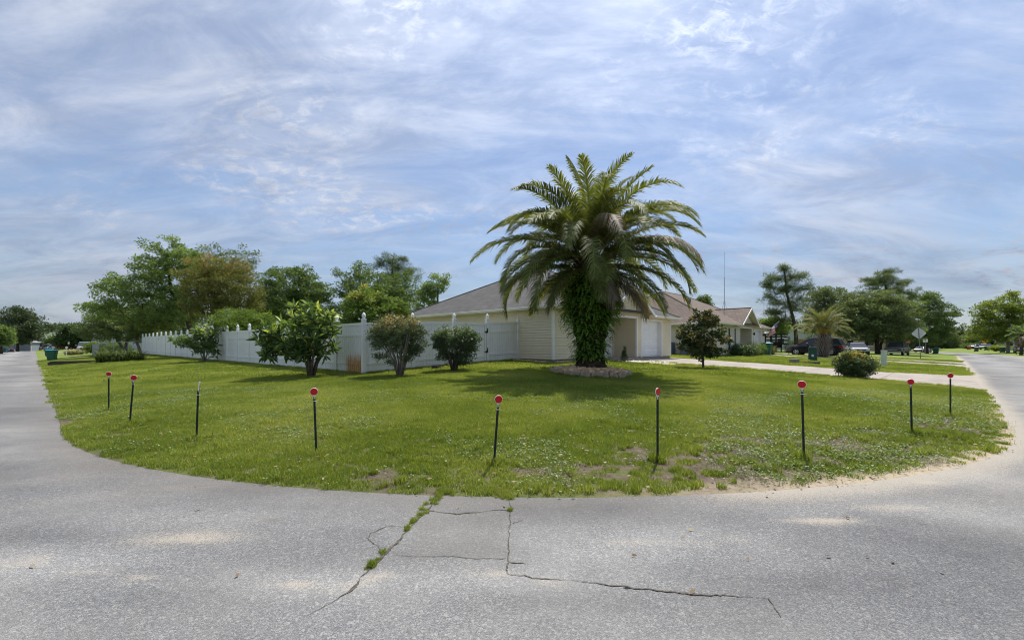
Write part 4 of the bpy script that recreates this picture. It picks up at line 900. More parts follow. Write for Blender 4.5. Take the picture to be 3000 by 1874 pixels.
def leaf_mesh(name, pos, dirs, L, W, rn, m, r, tmpl=LEAF4, up=0.0):
    n = len(pos); T, q, t = tmpl; k = len(T)
    d, y, z = rot_frames(dirs, r)
    if up:   # turn blades towards the sky
        zz = np.tile([0, 0, 1.0], (n, 1))*up+z*(1-up); y = np.cross(zz, d); y /= np.linalg.norm(y, axis=1, keepdims=True)+1e-9; z = np.cross(d, y)
    L = np.asarray(L).reshape(-1, 1, 1); W = np.asarray(W).reshape(-1, 1, 1)
    V = pos[:, None, :]+T[None, :, 0:1]*L*d[:, None, :]+T[None, :, 1:2]*W*y[:, None, :]+T[None, :, 2:3]*L*z[:, None, :]
    base = (np.arange(n)*k)[:, None, None]
    Q = (base+np.array(q)[None]).reshape(-1, 4) if q else None
    R3 = (base+np.array(t)[None]).reshape(-1, 3) if t else None
    rr = np.concatenate(([np.repeat(rn, len(q))] if q else [])+([np.repeat(rn, len(t))] if t else []))
    return mesh_np(name, V.reshape(-1, 3), quads=Q, tris=R3, m=m, rnd=rr)
def tree(name, label, cat, loc, trunk, blobs, n_cl, n_leaf, L, W, leaf, bark, cl_r=0.35, seed=1, group=None, flat=0.65, shell=0.55, mode='spray', tmpl=LEAF4, top=0.0, tip_r=0.008, sides=5, upl=0.2, zmin=0.25, stems=None, rexp=0.42, accent=0.0):
    """trunk: [(x, y, z, r), ...] local; blobs: [(x, y, z, rx, ry, rz)] local"""
    r = np.random.RandomState(seed)
    root = thing(name, label, cat, loc, 0, group)
    bl = np.array(blobs, float); vol = (bl[:, 3]*bl[:, 4]*bl[:, 5])**0.75; pick = r.choice(len(bl), n_cl, p=vol/vol.sum())
    dv = r.randn(n_cl, 3); dv /= np.linalg.norm(dv, axis=1, keepdims=True)
    q = (shell+(1-shell)*r.rand(n_cl))*np.where(r.rand(n_cl) < 0.22, r.rand(n_cl)**0.5, 1)
    C = bl[pick, :3]+dv*bl[pick, 3:]*q[:, None]*(0.92+0.2*r.rand(n_cl, 1))
    C[:, 2] = np.maximum(C[:, 2], zmin)
    # skeleton
    trunks = [trunk]+(stems or [])
    nodes = []; par = []; rad_t = []
    for tk in trunks:
        tk = np.array(tk, float); first = True
        for i in range(len(tk)-1):
            m = max(2, int(np.linalg.norm(tk[i+1, :3]-tk[i, :3])/max(cl_r, .12)))
            for j in range(m):
                p = tk[i]+(tk[i+1]-tk[i])*j/m
                nodes.append(p[:3]); par.append(-1 if first else len(nodes)-2); rad_t.append(p[3]); first = False
        nodes.append(tk[-1, :3]); par.append(len(nodes)-2); rad_t.append(tk[-1, 3])
    nt_ = len(nodes); N = np.array(nodes); h0 = N[:, 2].max()*0.28 if len(trunks) == 1 else 0.0
    dd = np.linalg.norm(C[:, None]-N[None], axis=2).min(1); order = np.argsort(dd)
    ok = list(range(nt_)); NP = list(map(tuple, nodes)); cnt_end = {}
    arr = np.zeros((nt_+2*n_cl, 3)); arr[:nt_] = N; elig = np.zeros(nt_+2*n_cl, bool); elig[:nt_] = N[:, 2] >= h0; kN = nt_; par = par+[0]*(2*n_cl)
    if not elig[:nt_].any(): elig[:nt_] = True
    for ci in order:
        c = C[ci]; v = arr[:kN]-c; dist = np.sqrt((v*v).sum(1))+0.9*np.maximum(0, v[:, 2])+np.where(elig[:kN], 0, 1e6)
        j = int(dist.argmin()); a = arr[j]; mid = a+(c-a)*0.55+r.randn(3)*0.08*np.linalg.norm(c-a)+np.array([0, 0, -.06*np.linalg.norm(c-a)])
        arr[kN] = mid; par[kN] = j; elig[kN] = True; arr[kN+1] = c; par[kN+1] = kN; elig[kN+1] = True; kN += 2
    w = np.zeros(kN); w[nt_+1::2] = 1.0
    for i in range(kN-1, nt_-1, -1): w[par[i]] += w[i]
    br = MB()
    rr = tip_r*np.maximum(w, 1)**rexp
    for i in range(nt_, kN):
        j = par[i]; ra = min(rr[i]*1.25, rad_t[j]*0.8 if j < nt_ else rr[j]); br.tube([arr[j], arr[i]], [ra, rr[i]*0.85], 4 if rr[i] < .03 else 5, cap=False)
    for tk in trunks: MB().tube([p[:3] for p in tk], [p[3] for p in tk], 9 if tk[0][3] > .08 else 6).build('trunk' if len(trunks) == 1 else 'stem', bark, root, sm=True)
    if br.v: tag(br.build('branches', bark, root), kind='stuff')
    n = n_cl*n_leaf; ci = np.repeat(np.arange(n_cl), n_leaf)
    if mode == 'rosette':
        dv = r.randn(n, 3); dv[:, 2] += 0.45; dv /= np.linalg.norm(dv, axis=1, keepdims=True); pos = C[ci]+dv*0.03; dirs = dv*np.array([1, 1, .8])
    elif mode == 'tuft':
        dv = r.randn(n, 3); dv[:, 2] = dv[:, 2]*flat+.25; dv /= np.linalg.norm(dv, axis=1, keepdims=True); pos = C[ci]+dv*cl_r*(r.rand(n, 1)**.5)*np.array([1, 1, flat]); dirs = dv+r.randn(n, 3)*.5
    else:
        g = r.randn(n, 3); g /= np.linalg.norm(g, axis=1, keepdims=True); pos = C[ci]+g*cl_r*(r.rand(n, 1)**.45)*np.array([1, 1, flat]); dirs = r.randn(n, 3)*np.array([1, 1, .7])+g*.6
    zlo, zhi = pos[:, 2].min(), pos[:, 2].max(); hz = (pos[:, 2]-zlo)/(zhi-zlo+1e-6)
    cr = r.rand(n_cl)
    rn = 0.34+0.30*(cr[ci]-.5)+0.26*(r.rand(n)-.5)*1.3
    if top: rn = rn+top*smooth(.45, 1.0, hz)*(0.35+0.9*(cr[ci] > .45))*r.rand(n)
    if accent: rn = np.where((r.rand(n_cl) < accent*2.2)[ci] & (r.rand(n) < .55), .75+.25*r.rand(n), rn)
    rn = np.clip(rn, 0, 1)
    s = 0.7+0.6*r.rand(n)
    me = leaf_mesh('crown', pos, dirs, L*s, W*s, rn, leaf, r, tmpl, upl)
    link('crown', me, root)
    return root
def eb(px, py, rx, ry, d, loc, dd=0.0, kd=0.9):
    """ellipsoid from its outline in the photograph at depth d (+dd), local to loc"""
    dep = d+dd; k = dep/FPX
    return ((px-CX)*k-loc.x, dep-loc.y, HC-(py-HOR)*k-loc.z, rx*k, rx*k*kd, ry*k)
def px_tree(name, label, cat, px, d, blobs, trunk_px=None, r0=.16, r1=.07, base=None, **kw):
    loc = base if base is not None else at(px, d)
    bl = [eb(b[0], b[1], b[2], b[3], d, loc, b[4] if len(b) > 4 else 0) for b in blobs]
    tp = [(0, 0, -.15, r0*1.25), (0, 0, .15, r0)]
    for q in (trunk_px or []):
        k = d/FPX; tp.append(((q[0]-CX)*k-loc.x, d+(q[2] if len(q) > 2 else 0)-loc.y, HC-(q[1]-HOR)*k-loc.z, 0))
    if not trunk_px:
        c = bl[0]; tp.append((c[0]*.7, c[1]*.7, c[2], 0))
    n = len(tp)
    tp = [(*p[:3], p[3] if i < 2 else r0+(r1-r0)*(i-1)/(n-2)) for i, p in enumerate(tp)]
    return tree(name, label, cat, loc, tp, bl, **kw)

# ---- shrubs and small trees on the lawn
b0 = hit(912, 1103)
def stems_for(base, n, h, spread, r, seed, r1=.012):
    q = np.random.RandomState(seed); S = []
    for i in range(n):
        a = 6.283*i/n+q.rand()*.7; s = spread*(.5+.6*q.rand()); x, y = math.cos(a), math.sin(a)
        S.append([(x*.05, y*.05, -.1, r*1.2), (x*s*.3, y*s*.3, h*.35, r), (x*s*.7, y*s*.7, h*.7, r*.7), (x*s, y*s, h, r1)])
    return S
st = stems_for(b0, 6, 1.35, .65, .045, 5)
tree('loquat_shrub', 'large loquat shrub with long glossy leaves before the white fence corner', 'shrub', b0, st[0], [eb(a, b, c, d, b0.y, b0) for a, b, c, d in ((880, 985, 105, 68), (905, 930, 60, 42), (850, 1020, 80, 45), (945, 1000, 50, 50), (800, 1010, 42, 30), (965, 950, 28, 42), (770, 1035, 20, 14))],
     150, 14, .30, .088, 'loquat_leaf', 'bark', cl_r=.2, seed=11, mode='rosette', tmpl=LEAF6, top=.7, accent=.06, stems=st[1:], upl=.35, shell=.5, group='loquat shrubs along the fence')
b1 = hit(598, 1062); st = stems_for(b1, 4, .9, .4, .04, 6)
tree('loquat_shrub', 'small loquat shrub halfway along the long white fence', 'shrub', b1, st[0], [eb(a, b, c, d, b1.y, b1) for a, b, c, d in ((585, 1000, 48, 35), (600, 975, 32, 22), (545, 1000, 36, 16), (620, 1020, 24, 24), (525, 998, 18, 8))],
     100, 13, .28, .08, 'loquat_leaf', 'bark_pale', cl_r=.2, seed=12, mode='rosette', tmpl=LEAF6, top=.6, stems=st[1:], upl=.35, group='loquat shrubs along the fence')
b2 = hit(1172, 1101); st = stems_for(b2, 13, 1.35, .72, .026, 7)
tree('round_shrub', 'wide vase-shaped shrub with bronze tips before the fence', 'shrub', b2, st[0], [eb(a, b, c, d, b2.y, b2) for a, b, c, d in ((1163, 958, 78, 36), (1110, 985, 38, 40), (1215, 990, 40, 45), (1160, 985, 70, 45), (1195, 1040, 30, 22), (1110, 1045, 22, 14), (1225, 1025, 22, 18), (1140, 1065, 12, 12))],
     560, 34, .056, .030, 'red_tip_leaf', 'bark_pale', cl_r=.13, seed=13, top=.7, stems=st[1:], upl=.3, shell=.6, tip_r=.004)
b3 = hit(1330, 1087); st = stems_for(b3, 12, 1.05, .66, .024, 8)
tree('round_shrub', 'dense clipped dark green shrub nearest the fence gate', 'shrub', b3, st[0], [eb(a, b, c, d, b3.y, b3) for a, b, c, d in ((1336, 985, 72, 30), (1300, 1000, 38, 34), (1375, 1000, 36, 36), (1336, 1020, 60, 34), (1310, 1050, 28, 20), (1360, 1050, 30, 22))],
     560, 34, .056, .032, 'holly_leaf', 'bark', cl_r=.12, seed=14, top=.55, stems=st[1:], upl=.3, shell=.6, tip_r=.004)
b4 = hit(2060, 1080)
px_tree('magnolia_tree', 'young magnolia tree with rusty gold leaf undersides beside the driveway', 'tree', 2060, b4.y, [(2050, 985, 62, 42), (2070, 940, 42, 28), (2035, 925, 20, 18), (2000, 985, 20, 30), (2110, 980, 24, 28), (2050, 1025, 48, 22), (2095, 1030, 35, 15), (2052, 1055, 14, 12), (2133, 1000, 12, 10), (2000, 1020, 18, 10)], [(2060, 1040), (2056, 990), (2050, 925)], .05, .015,
        base=b4, n_cl=260, n_leaf=17, L=.135, W=.062, leaf='magnolia_leaf', bark='bark', cl_r=.1, seed=15, mode='rosette', tmpl=LEAF6, top=.3, accent=.13, upl=.1, shell=.5, tip_r=.005)
b5 = hit(2506, 1108); st = stems_for(b5, 9, .6, .45, .015, 9)
tree('round_shrub', 'low round shrub with yellow tips on the driveway edge', 'shrub', b5, st[0], [eb(a, b, c, d, b5.y, b5) for a, b, c, d in ((2506, 1068, 58, 34), (2506, 1085, 50, 24), (2475, 1065, 30, 30), (2535, 1068, 30, 30), (2500, 1040, 36, 12))],
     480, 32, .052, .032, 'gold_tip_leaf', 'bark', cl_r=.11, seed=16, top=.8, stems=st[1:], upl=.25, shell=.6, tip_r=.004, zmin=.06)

# ---- trees behind the fence, from left to right
px_tree('oak_tree', 'tall spreading oak rising over the far end of the white fence', 'tree', 565, 50, [(490, 735, 62, 42), (400, 850, 95, 60), (500, 810, 100, 75), (330, 835, 45, 28), (430, 900, 110, 60), (560, 770, 70, 60), (300, 905, 55, 45), (540, 900, 80, 60), (450, 780, 60, 40)], [(556, 950), (535, 905), (500, 850), (490, 770)], .34, .10, n_cl=520, n_leaf=64, L=0.238, W=0.106, leaf='oak_leaf_pale', bark='bark_dark', cl_r=.62, seed=21, upl=.25, flat=.5, shell=.5, rexp=.46, tip_r=.012, group='trees behind the fence')
px_tree('oak_tree', 'low leaning oak with forked trunk beyond the end of the fence', 'tree', 366, 56, [(330, 930, 75, 50), (400, 940, 80, 45), (300, 965, 60, 32), (380, 970, 85, 30), (440, 960, 60, 40)], [(372, 1000), (395, 980), (400, 950)], .22, .08, n_cl=360, n_leaf=60, L=0.227, W=0.100, leaf='oak_leaf_grey', bark='bark', cl_r=.6, seed=22, upl=.25, flat=.5, group='trees behind the fence', stems=[[(0, 0, .3, .16), (-.7, 0, 1.3, .12), (-1.5, .2, 2.3, .08)]], tip_r=.012)
px_tree('oak_tree', 'slender leaning oak right against the end of the white fence', 'tree', 412, 53, [(430, 950, 55, 40), (470, 930, 60, 45), (400, 960, 40, 24)], [(400, 1000), (405, 975), (440, 940)], .16, .06, n_cl=170, n_leaf=57, L=0.227, W=0.100, leaf='oak_leaf_grey', bark='bark', cl_r=.55, seed=23, upl=.25, flat=.5, group='trees behind the fence', tip_r=.012)
px_tree('oak_tree', 'thin topped dark oak showing above the bronze tree', 'tree', 640, 56, [(620, 760, 60, 45), (700, 780, 45, 55), (735, 770, 22, 40), (660, 830, 90, 60)], None, .25, .06, n_cl=190, n_leaf=49, L=0.238, W=0.106, leaf='oak_leaf_grey', bark='bark_dark', cl_r=.6, seed=24, upl=.25, flat=.5, group='trees behind the fence', tip_r=.012)
px_tree('bronze_tree', 'rounded tree flushed with bronze red leaves behind the long fence', 'tree', 640, 38, [(625, 840, 105, 75), (680, 850, 85, 70), (580, 830, 60, 55), (640, 775, 75, 30), (720, 900, 45, 40), (600, 910, 75, 45)], [(632, 950), (640, 900), (640, 820)], .2, .06, n_cl=430, n_leaf=72, L=0.130, W=0.077, leaf='bronze_leaf', bark='bark_dark', cl_r=.45, seed=25, upl=.25, top=.55, group='trees behind the fence', tip_r=.01)
px_tree('oak_tree', 'broad green oak between the bronze tree and the citrus tree', 'tree', 860, 44, [(860, 850, 100, 60), (800, 840, 50, 60), (910, 855, 60, 55), (850, 900, 110, 50), (780, 900, 40, 60), (950, 880, 35, 40), (880, 800, 40, 20)], None, .25, .08, n_cl=430, n_leaf=68, L=0.194, W=0.094, leaf='oak_leaf', bark='bark', cl_r=.52, seed=26, upl=.25, flat=.55, group='trees behind the fence', tip_r=.011)
px_tree('oak_tree', 'feathery green oak directly left of the grey hip roof', 'tree', 1110, 46, [(1100, 850, 100, 55), (1020, 860, 45, 50), (1050, 800, 35, 28), (1170, 850, 60, 60), (1120, 900, 110, 60), (1000, 800, 20, 14)], None, .25, .08, n_cl=400, n_leaf=64, L=0.194, W=0.094, leaf='oak_leaf', bark='bark', cl_r=.52, seed=27, upl=.25, flat=.55, group='trees behind the fence', tip_r=.011)
px_tree('oak_tree', 'thin light green oak peeping over the roof edge', 'tree', 1285, 50, [(1280, 830, 35, 30), (1260, 850, 40, 30), (1305, 815, 14, 18), (1240, 880, 50, 40)], None, .2, .06, n_cl=130, n_leaf=53, L=0.194, W=0.094, leaf='oak_leaf_pale', bark='bark', cl_r=.5, seed=28, upl=.25, flat=.55, group='trees behind the fence', tip_r=.011)
px_tree('pine_tree', 'dark round-headed pine above the feathery oak', 'tree', 1150, 60, [(1140, 762, 31.16, 26.1), (1165, 782, 39.36, 26.1), (1110, 774, 21.32, 23.2), (1180, 758, 16.4, 14.5), (1200, 799, 32.8, 26.1), (1150, 810, 49.2, 26.1), (1225, 813, 14.76, 20.3), (1130, 744, 11.48, 11.6)], [(1152, 930), (1148, 850), (1150, 760)], .25, .08, n_cl=144, n_leaf=70, L=0.367, W=0.037, leaf='pine_needle', bark='bark_dark', cl_r=.46, seed=29, mode='tuft', tmpl=NEED, flat=.7, upl=0, shell=.15, group='pines', tip_r=.014)
px_tree('citrus_tree', 'bright yellow-green citrus tree over the fence corner', 'tree', 1085, 21.5, [(1075, 880, 58, 45), (1120, 910, 75, 40), (1040, 910, 42, 45), (1160, 915, 45, 34), (1085, 940, 90, 40), (1195, 935, 22, 20), (1010, 945, 20, 15)], None, .1, .04, n_cl=330, n_leaf=49, L=0.113, W=0.056, leaf='citrus_leaf', bark='bark', cl_r=.24, seed=30, top=.55, tmpl=LEAF6, upl=.3, tip_r=.007)
px_tree('peach_tree', 'light green bushy fruit tree just behind the long fence', 'tree', 705, 29, [(690, 930, 62, 30), (740, 940, 55, 30), (650, 945, 30, 26), (780, 950, 40, 30), (705, 960, 90, 34)], None, .09, .03, n_cl=330, n_leaf=49, L=0.140, W=0.043, leaf='lime_leaf', bark='bark', cl_r=.28, seed=31, upl=.2, tip_r=.007)
px_tree('citrus_tree', 'low yellow-green shrub tree behind the large loquat', 'tree', 985, 24, [(985, 950, 45, 28), (950, 945, 30, 22), (1015, 955, 25, 20)], None, .07, .03, n_cl=120, n_leaf=45, L=0.119, W=0.056, leaf='citrus_leaf', bark='bark', cl_r=.24, seed=32, upl=.25, top=.3, tmpl=LEAF6, tip_r=.007)

# ---- right hand trees
px_tree('pine_tree', 'tall leaning pine with dark trunk right of the flag', 'tree', 2335, 58, [(2300, 789, 26.24, 26.1), (2265, 817, 36.9, 20.3), (2330, 813, 41, 23.2), (2290, 847, 49.2, 20.3), (2340, 846, 36.9, 26.1), (2255, 874, 32.8, 20.3), (2310, 887, 41, 20.3), (2270, 916, 32.8, 20.3), (2335, 897, 32.8, 31.9), (2370, 839, 14.76, 23.2), (2250, 836, 24.6, 14.5), (2290, 937, 36.9, 20.3)], [(2330, 960), (2318, 910), (2305, 860), (2298, 790)], .26, .09, n_cl=238, n_leaf=70, L=0.389, W=0.038, leaf='pine_needle', bark='bark_dark', cl_r=.46, seed=41, mode='tuft', tmpl=NEED, flat=.7, upl=0, shell=.15, group='pines', tip_r=.014)
px_tree('pine_tree', 'flat layered pine behind the big round oak', 'tree', 2600, 80, [(2580, 817, 45.1, 17.4), (2560, 832, 49.2, 17.4), (2640, 829, 41, 17.4), (2610, 851, 57.4, 20.3), (2670, 867, 31.16, 17.4), (2530, 858, 20.5, 14.5), (2600, 798, 32.8, 11.6), (2690, 848, 16.4, 11.6)], [(2602, 960), (2598, 860), (2590, 805)], .3, .09, n_cl=195, n_leaf=70, L=0.454, W=0.048, leaf='pine_needle', bark='bark_dark', cl_r=.46, seed=42, mode='tuft', tmpl=NEED, flat=.7, upl=0, shell=.15, group='pines', tip_r=.016)
px_tree('oak_tree', 'big round grey-green live oak over the parked pickup', 'tree', 2570, 64, [(2560, 920, 105, 55), (2500, 910, 60, 55), (2620, 920, 70, 55), (2560, 880, 80, 28), (2590, 970, 110, 35), (2500, 965, 60, 35), (2660, 970, 40, 30)], [(2568, 985), (2565, 940), (2560, 900)], .3, .1, n_cl=620, n_leaf=72, L=0.259, W=0.125, leaf='oak_leaf_grey', bark='bark_dark', cl_r=.7, seed=43, flat=.55, upl=.3, tip_r=.013, group='oaks on the right', stems=[[(-1.4, 0, -.1, .22), (-1.5, 0, 1.2, .2), (-1.2, .2, 3, .12)], [(.7, .5, -.1, .2), (.9, .5, 1.3, .17), (1.6, .4, 3.2, .1)]])
px_tree('oak_tree', 'lacy open oak between the round oak and the bend sign', 'tree', 2715, 84, [(2705, 900, 55, 40), (2750, 920, 50, 35), (2690, 950, 60, 40), (2760, 960, 50, 30), (2790, 915, 22, 14), (2720, 870, 35, 16), (2720, 985, 55, 22)], None, .3, .1, n_cl=330, n_leaf=64, L=0.292, W=0.138, leaf='oak_leaf', bark='bark_dark', cl_r=.75, seed=44, flat=.5, upl=.3, tip_r=.015, group='oaks on the right')
px_tree('oak_tree', 'pale airy oak behind the jelly palm', 'tree', 2430, 68, [(2430, 880, 60, 40), (2400, 900, 45, 50), (2470, 880, 45, 40), (2410, 855, 25, 18), (2440, 940, 70, 45), (2385, 950, 40, 40)], None, .25, .08, n_cl=300, n_leaf=64, L=0.248, W=0.119, leaf='oak_leaf_grey', bark='bark', cl_r=.65, seed=45, flat=.55, upl=.3, tip_r=.013, group='oaks on the right')
px_tree('maple_tree', 'bright yellow-green tree on the right roadside', 'tree', 2953, 92, [(2925, 915, 55, 45), (2960, 880, 35, 35), (2890, 970, 50, 30), (2940, 970, 60, 40), (2990, 920, 40, 40), (2880, 930, 28, 22), (2970, 960, 55, 40), (3040, 930, 50, 60), (2915, 990, 40, 18)], [(2955, 985), (2955, 940), (2958, 890)], .3, .08, n_cl=420, n_leaf=60, L=0.281, W=0.188, leaf='maple_leaf', bark='bark_pale', cl_r=.8, seed=46, upl=.3, flat=.6, top=.2, tip_r=.014)
px_tree('oak_tree', 'small rounded tree over the back of the beige roof', 'tree', 2063, 62, [(2062, 880, 18, 12), (2050, 890, 16, 10), (2075, 895, 14, 10)], None, .2, .06, n_cl=50, n_leaf=57, L=0.216, W=0.100, leaf='oak_leaf', bark='bark', cl_r=.5, seed=47, tip_r=.012)
px_tree('oak_tree', 'low green tree behind the flag', 'tree', 2262, 60, [(2255, 945, 32, 14), (2285, 960, 30, 20), (2240, 955, 20, 10)], None, .15, .05, n_cl=110, n_leaf=57, L=0.216, W=0.112, leaf='oak_leaf_pale', bark='bark', cl_r=.5, seed=48, tip_r=.012)

# ---- far woods, each crown its own tree
def far_tree(px, d, w, top, label, leaf='far_leaf', seed=0, cat='tree', low=1012, n=120, grp='far trees closing the streets'):
    hgt = (low-top)
    bl = [(px, top+hgt*.5, w*.42, hgt*.46), (px-w*.22, top+hgt*.55, w*.28, hgt*.36), (px+w*.22, top+hgt*.58, w*.28, hgt*.36), (px+w*.05, top+hgt*.25, w*.26, hgt*.25), (px-w*.1, top+hgt*.75, w*.4, hgt*.25)]
    return px_tree('leafy_tree', label, cat, px, d, bl, None, .3, .1, n_cl=n, n_leaf=60, L=.0030*d+.06, W=.0017*d+.03, leaf=leaf, bark='bark_dark', cl_r=.008*d+.1, seed=seed, flat=.6, upl=.3, group=grp, tip_r=.02)
far_tree(52, 112, 150, 897, 'big dark shade tree left of the far end of the left street', 'far_leaf', 61, n=380)
far_tree(2, 84, 70, 955, 'bright green tree cut by the left picture edge', 'oak_leaf_pale', 62, n=150)
far_tree(222, 118, 110, 945, 'dark leafy tree behind the street lamp', 'dark_leaf', 63, n=260, low=1018)
far_tree(158, 150, 34, 985, 'small tree in front of the white roof', 'oak_leaf', 64, n=60)
for i, (px, w, top) in enumerate(((135, 70, 942), (175, 70, 946), (215, 70, 950), (262, 80, 956), (90, 60, 950))):
    far_tree(px, 215+6*i, w, top, ['wooded rise tree nearest the left street axis', 'wooded rise tree above the white far roof', 'wooded rise tree behind the lamp tree', 'wooded rise tree by the leaning oak', 'wooded rise tree behind the big shade tree'][i], 'far_leaf', 70+i, n=110, low=1016)
for i, (px, d, w, top, lf) in enumerate(((2700, 150, 90, 965, 'far_leaf'), (2760, 165, 90, 955, 'oak_leaf_grey'), (2815, 172, 80, 962, 'far_leaf'), (2868, 165, 80, 955, 'oak_leaf_grey'), (2640, 140, 90, 960, 'far_leaf'), (2925, 150, 80, 960, 'far_leaf'), (2790, 180, 120, 972, 'far_leaf'))):
    far_tree(px, d, w, top, ['dark tree behind the small square sign', 'grey-green tree left of the street bend', 'dark tree in the middle of the street bend', 'grey-green tree behind the yellow arrow sign', 'dark tree behind the pickup bed', 'dark tree behind the bright roadside tree', 'lowest dark tree across the street bend'][i], lf, 80+i, n=170, low=1024)
far_tree(2480, 120, 120, 935, 'dark background tree between jelly palm and round oak', 'far_leaf', 90, n=150)
far_tree(2310, 95, 100, 930, 'dark background tree behind the pine trunk', 'far_leaf', 91, n=150)
far_tree(2380, 100, 90, 940, 'background tree behind the parked dark car', 'oak_leaf_grey', 92, n=130)
far_tree(500, 90, 160, 880, 'dark background tree behind the leaning oaks', 'dark_leaf', 93, n=200)
far_tree(780, 75, 200, 850, 'dark background tree behind the broad green oak', 'dark_leaf', 94, n=220)
far_tree(1000, 80, 160, 860, 'dark background tree behind the citrus tree', 'dark_leaf', 95, n=180)
# ------------------------------------------------------------------ the big palm
def frond_mesh(name, L, e0, bend, npair, ll, lw, m, seed, az=0.0, droop=.35, vee=.35, twist=0.0, start=.10, origin=(0, 0, 0), stalk='palm_leaf', curl=0.0, curve=1.35):
    """one feather frond; returns mesh of rachis and leaflets"""
    r = np.random.RandomState(seed); n = 26; ts = np.linspace(0, 1, n)
    el = e0-bend*ts**curve; azs = az+curl*ts**1.6
    step = L/(n-1); P = [np.array(origin, float)]
    for i in range(n-1):
        d = np.array([math.cos(el[i])*math.cos(azs[i]), math.cos(el[i])*math.sin(azs[i]), math.sin(el[i])]); P.append(P[-1]+d*step)
    P = np.array(P); T = np.gradient(P, axis=0); T /= np.linalg.norm(T, axis=1, keepdims=True)
    S = np.stack([-np.sin(azs), np.cos(azs), 0*azs], -1); Nn = np.cross(T, S)
    Nn *= np.sign(Nn[:, 2:3]+1e-6) if False else 1
    ct, st_ = np.cos(twist*ts)[:, None], np.sin(twist*ts)[:, None]; S, Nn = S*ct+Nn*st_, Nn*ct-S*st_
    Nn = -Nn if Nn[0, 2] < 0 and abs(twist) < 1e-3 else Nn
    V = []; Q = []; T3 = []; rq = []; rt = []
    for i in range(n):           # rachis, 3-sided
        w = .030*(1-ts[i])**.8*L/4+.005
        for a in (90, 210, 330): V.append(P[i]+S[i]*w*math.cos(rad(a))+Nn[i]*w*.7*math.sin(rad(a)))
    for i in range(n-1):
        for j in range(3): Q.append((i*3+j, i*3+(j+1) % 3, i*3+3+(j+1) % 3, i*3+3+j)); rq.append(.85)
    for k in range(npair):
        t = start+(1-start)*(k+.5)/npair; f = t*(n-1); i = min(int(f), n-2); q = f-i
        p = P[i]*(1-q)+P[i+1]*q; tt = T[i]*(1-q)+T[i+1]*q; ss = S[i]*(1-q)+S[i+1]*q; nn = Nn[i]*(1-q)+Nn[i+1]*q
        Lk = ll*(0.30+0.85*math.sin(math.pi*min(1, .12+.80*t))**.8)*(1 if t < .9 else (1-t)/.1*.5+.5)
        fw = .55+.55*t
        for sg in (-1, 1):
            d = tt*fw+ss*sg*(1.05-.35*t)+nn*(vee*(.6+.8*r.rand()))+r.randn(3)*.08; d /= np.linalg.norm(d)
            L_k = Lk*(.85+.3*r.rand()); w = lw*(.8+.4*r.rand()); b = len(V); wv = tt*w
            mid = p+d*L_k*.5; tip = p+d*L_k*.97+np.array([0, 0, -droop*L_k*(.5+.7*r.rand())])
            V += [p-wv*.5, p+wv*.5, mid+wv*.55, mid-wv*.55, tip]
            x = float(np.clip(.36+.22*r.randn(), 0, .95)); Q.append((b, b+1, b+2, b+3)); rq.append(x); T3.append((b+3, b+2, b+4)); rt.append(min(1, x+.12))
    return mesh_np(name, np.array(V), quads=Q, tris=T3, m=m, rnd=rq+rt)
pb = at(1729, 15.0); pb = Vector((*UV(8.53, 12.6), 0)); pb.z = float(gz(pb.x, pb.y))
palm = thing('palm_tree', 'huge feather palm with fern covered trunk in the stone ring', 'palm tree', pb, 0.4)
zb_ = .24
tr = MB(); prof = [(.62, zb_-.25), (.56, zb_), (.46, zb_+.12), (.41, zb_+.4), (.43, zb_+.8), (.57, zb_+1.4), (.68, zb_+2.0), (.55, zb_+2.6), (.40, zb_+3.2), (.20, zb_+3.75)]
n_ = 28; rings = []
for i in range(46):
    z = prof[0][1]+(prof[-1][1]-prof[0][1])*i/45; rr_ = np.interp(z, [p[1] for p in prof], [p[0] for p in prof]); ring = []
    for j in range(n_):
        a = 6.2832*j/n_; k = rr_*(1+.07*math.sin(j*math.pi/2+i*1.3)+.10*(float(vnoise(j*.9+3, i*.7))-.5)+.05*(float(vnoise(j*2.3, i*2.1))-.5)); ring.append((k*math.cos(a), k*math.sin(a), z))
    rings.append(ring)
tr.loft(rings).build('trunk', 'palm_trunk', palm, sm=False)
# old frond stubs under the crown
sb = MB(); r_ = np.random.RandomState(4)
for i in range(70):
    a = i*2.4; z = zb_+2.35+1.2*i/70; q = .60-.25*(i/70); el = rad(20+35*i/70); d = Vector((math.cos(a)*math.cos(el), math.sin(a)*math.cos(el), math.sin(el)))
    p0 = Vector((math.cos(a)*q*.8, math.sin(a)*q*.8, z)); sb.tube([p0, p0+d*(.28+.2*r_.rand())], [.055, .03], 5)
sb.build('frond_stubs', 'palm_trunk', palm)
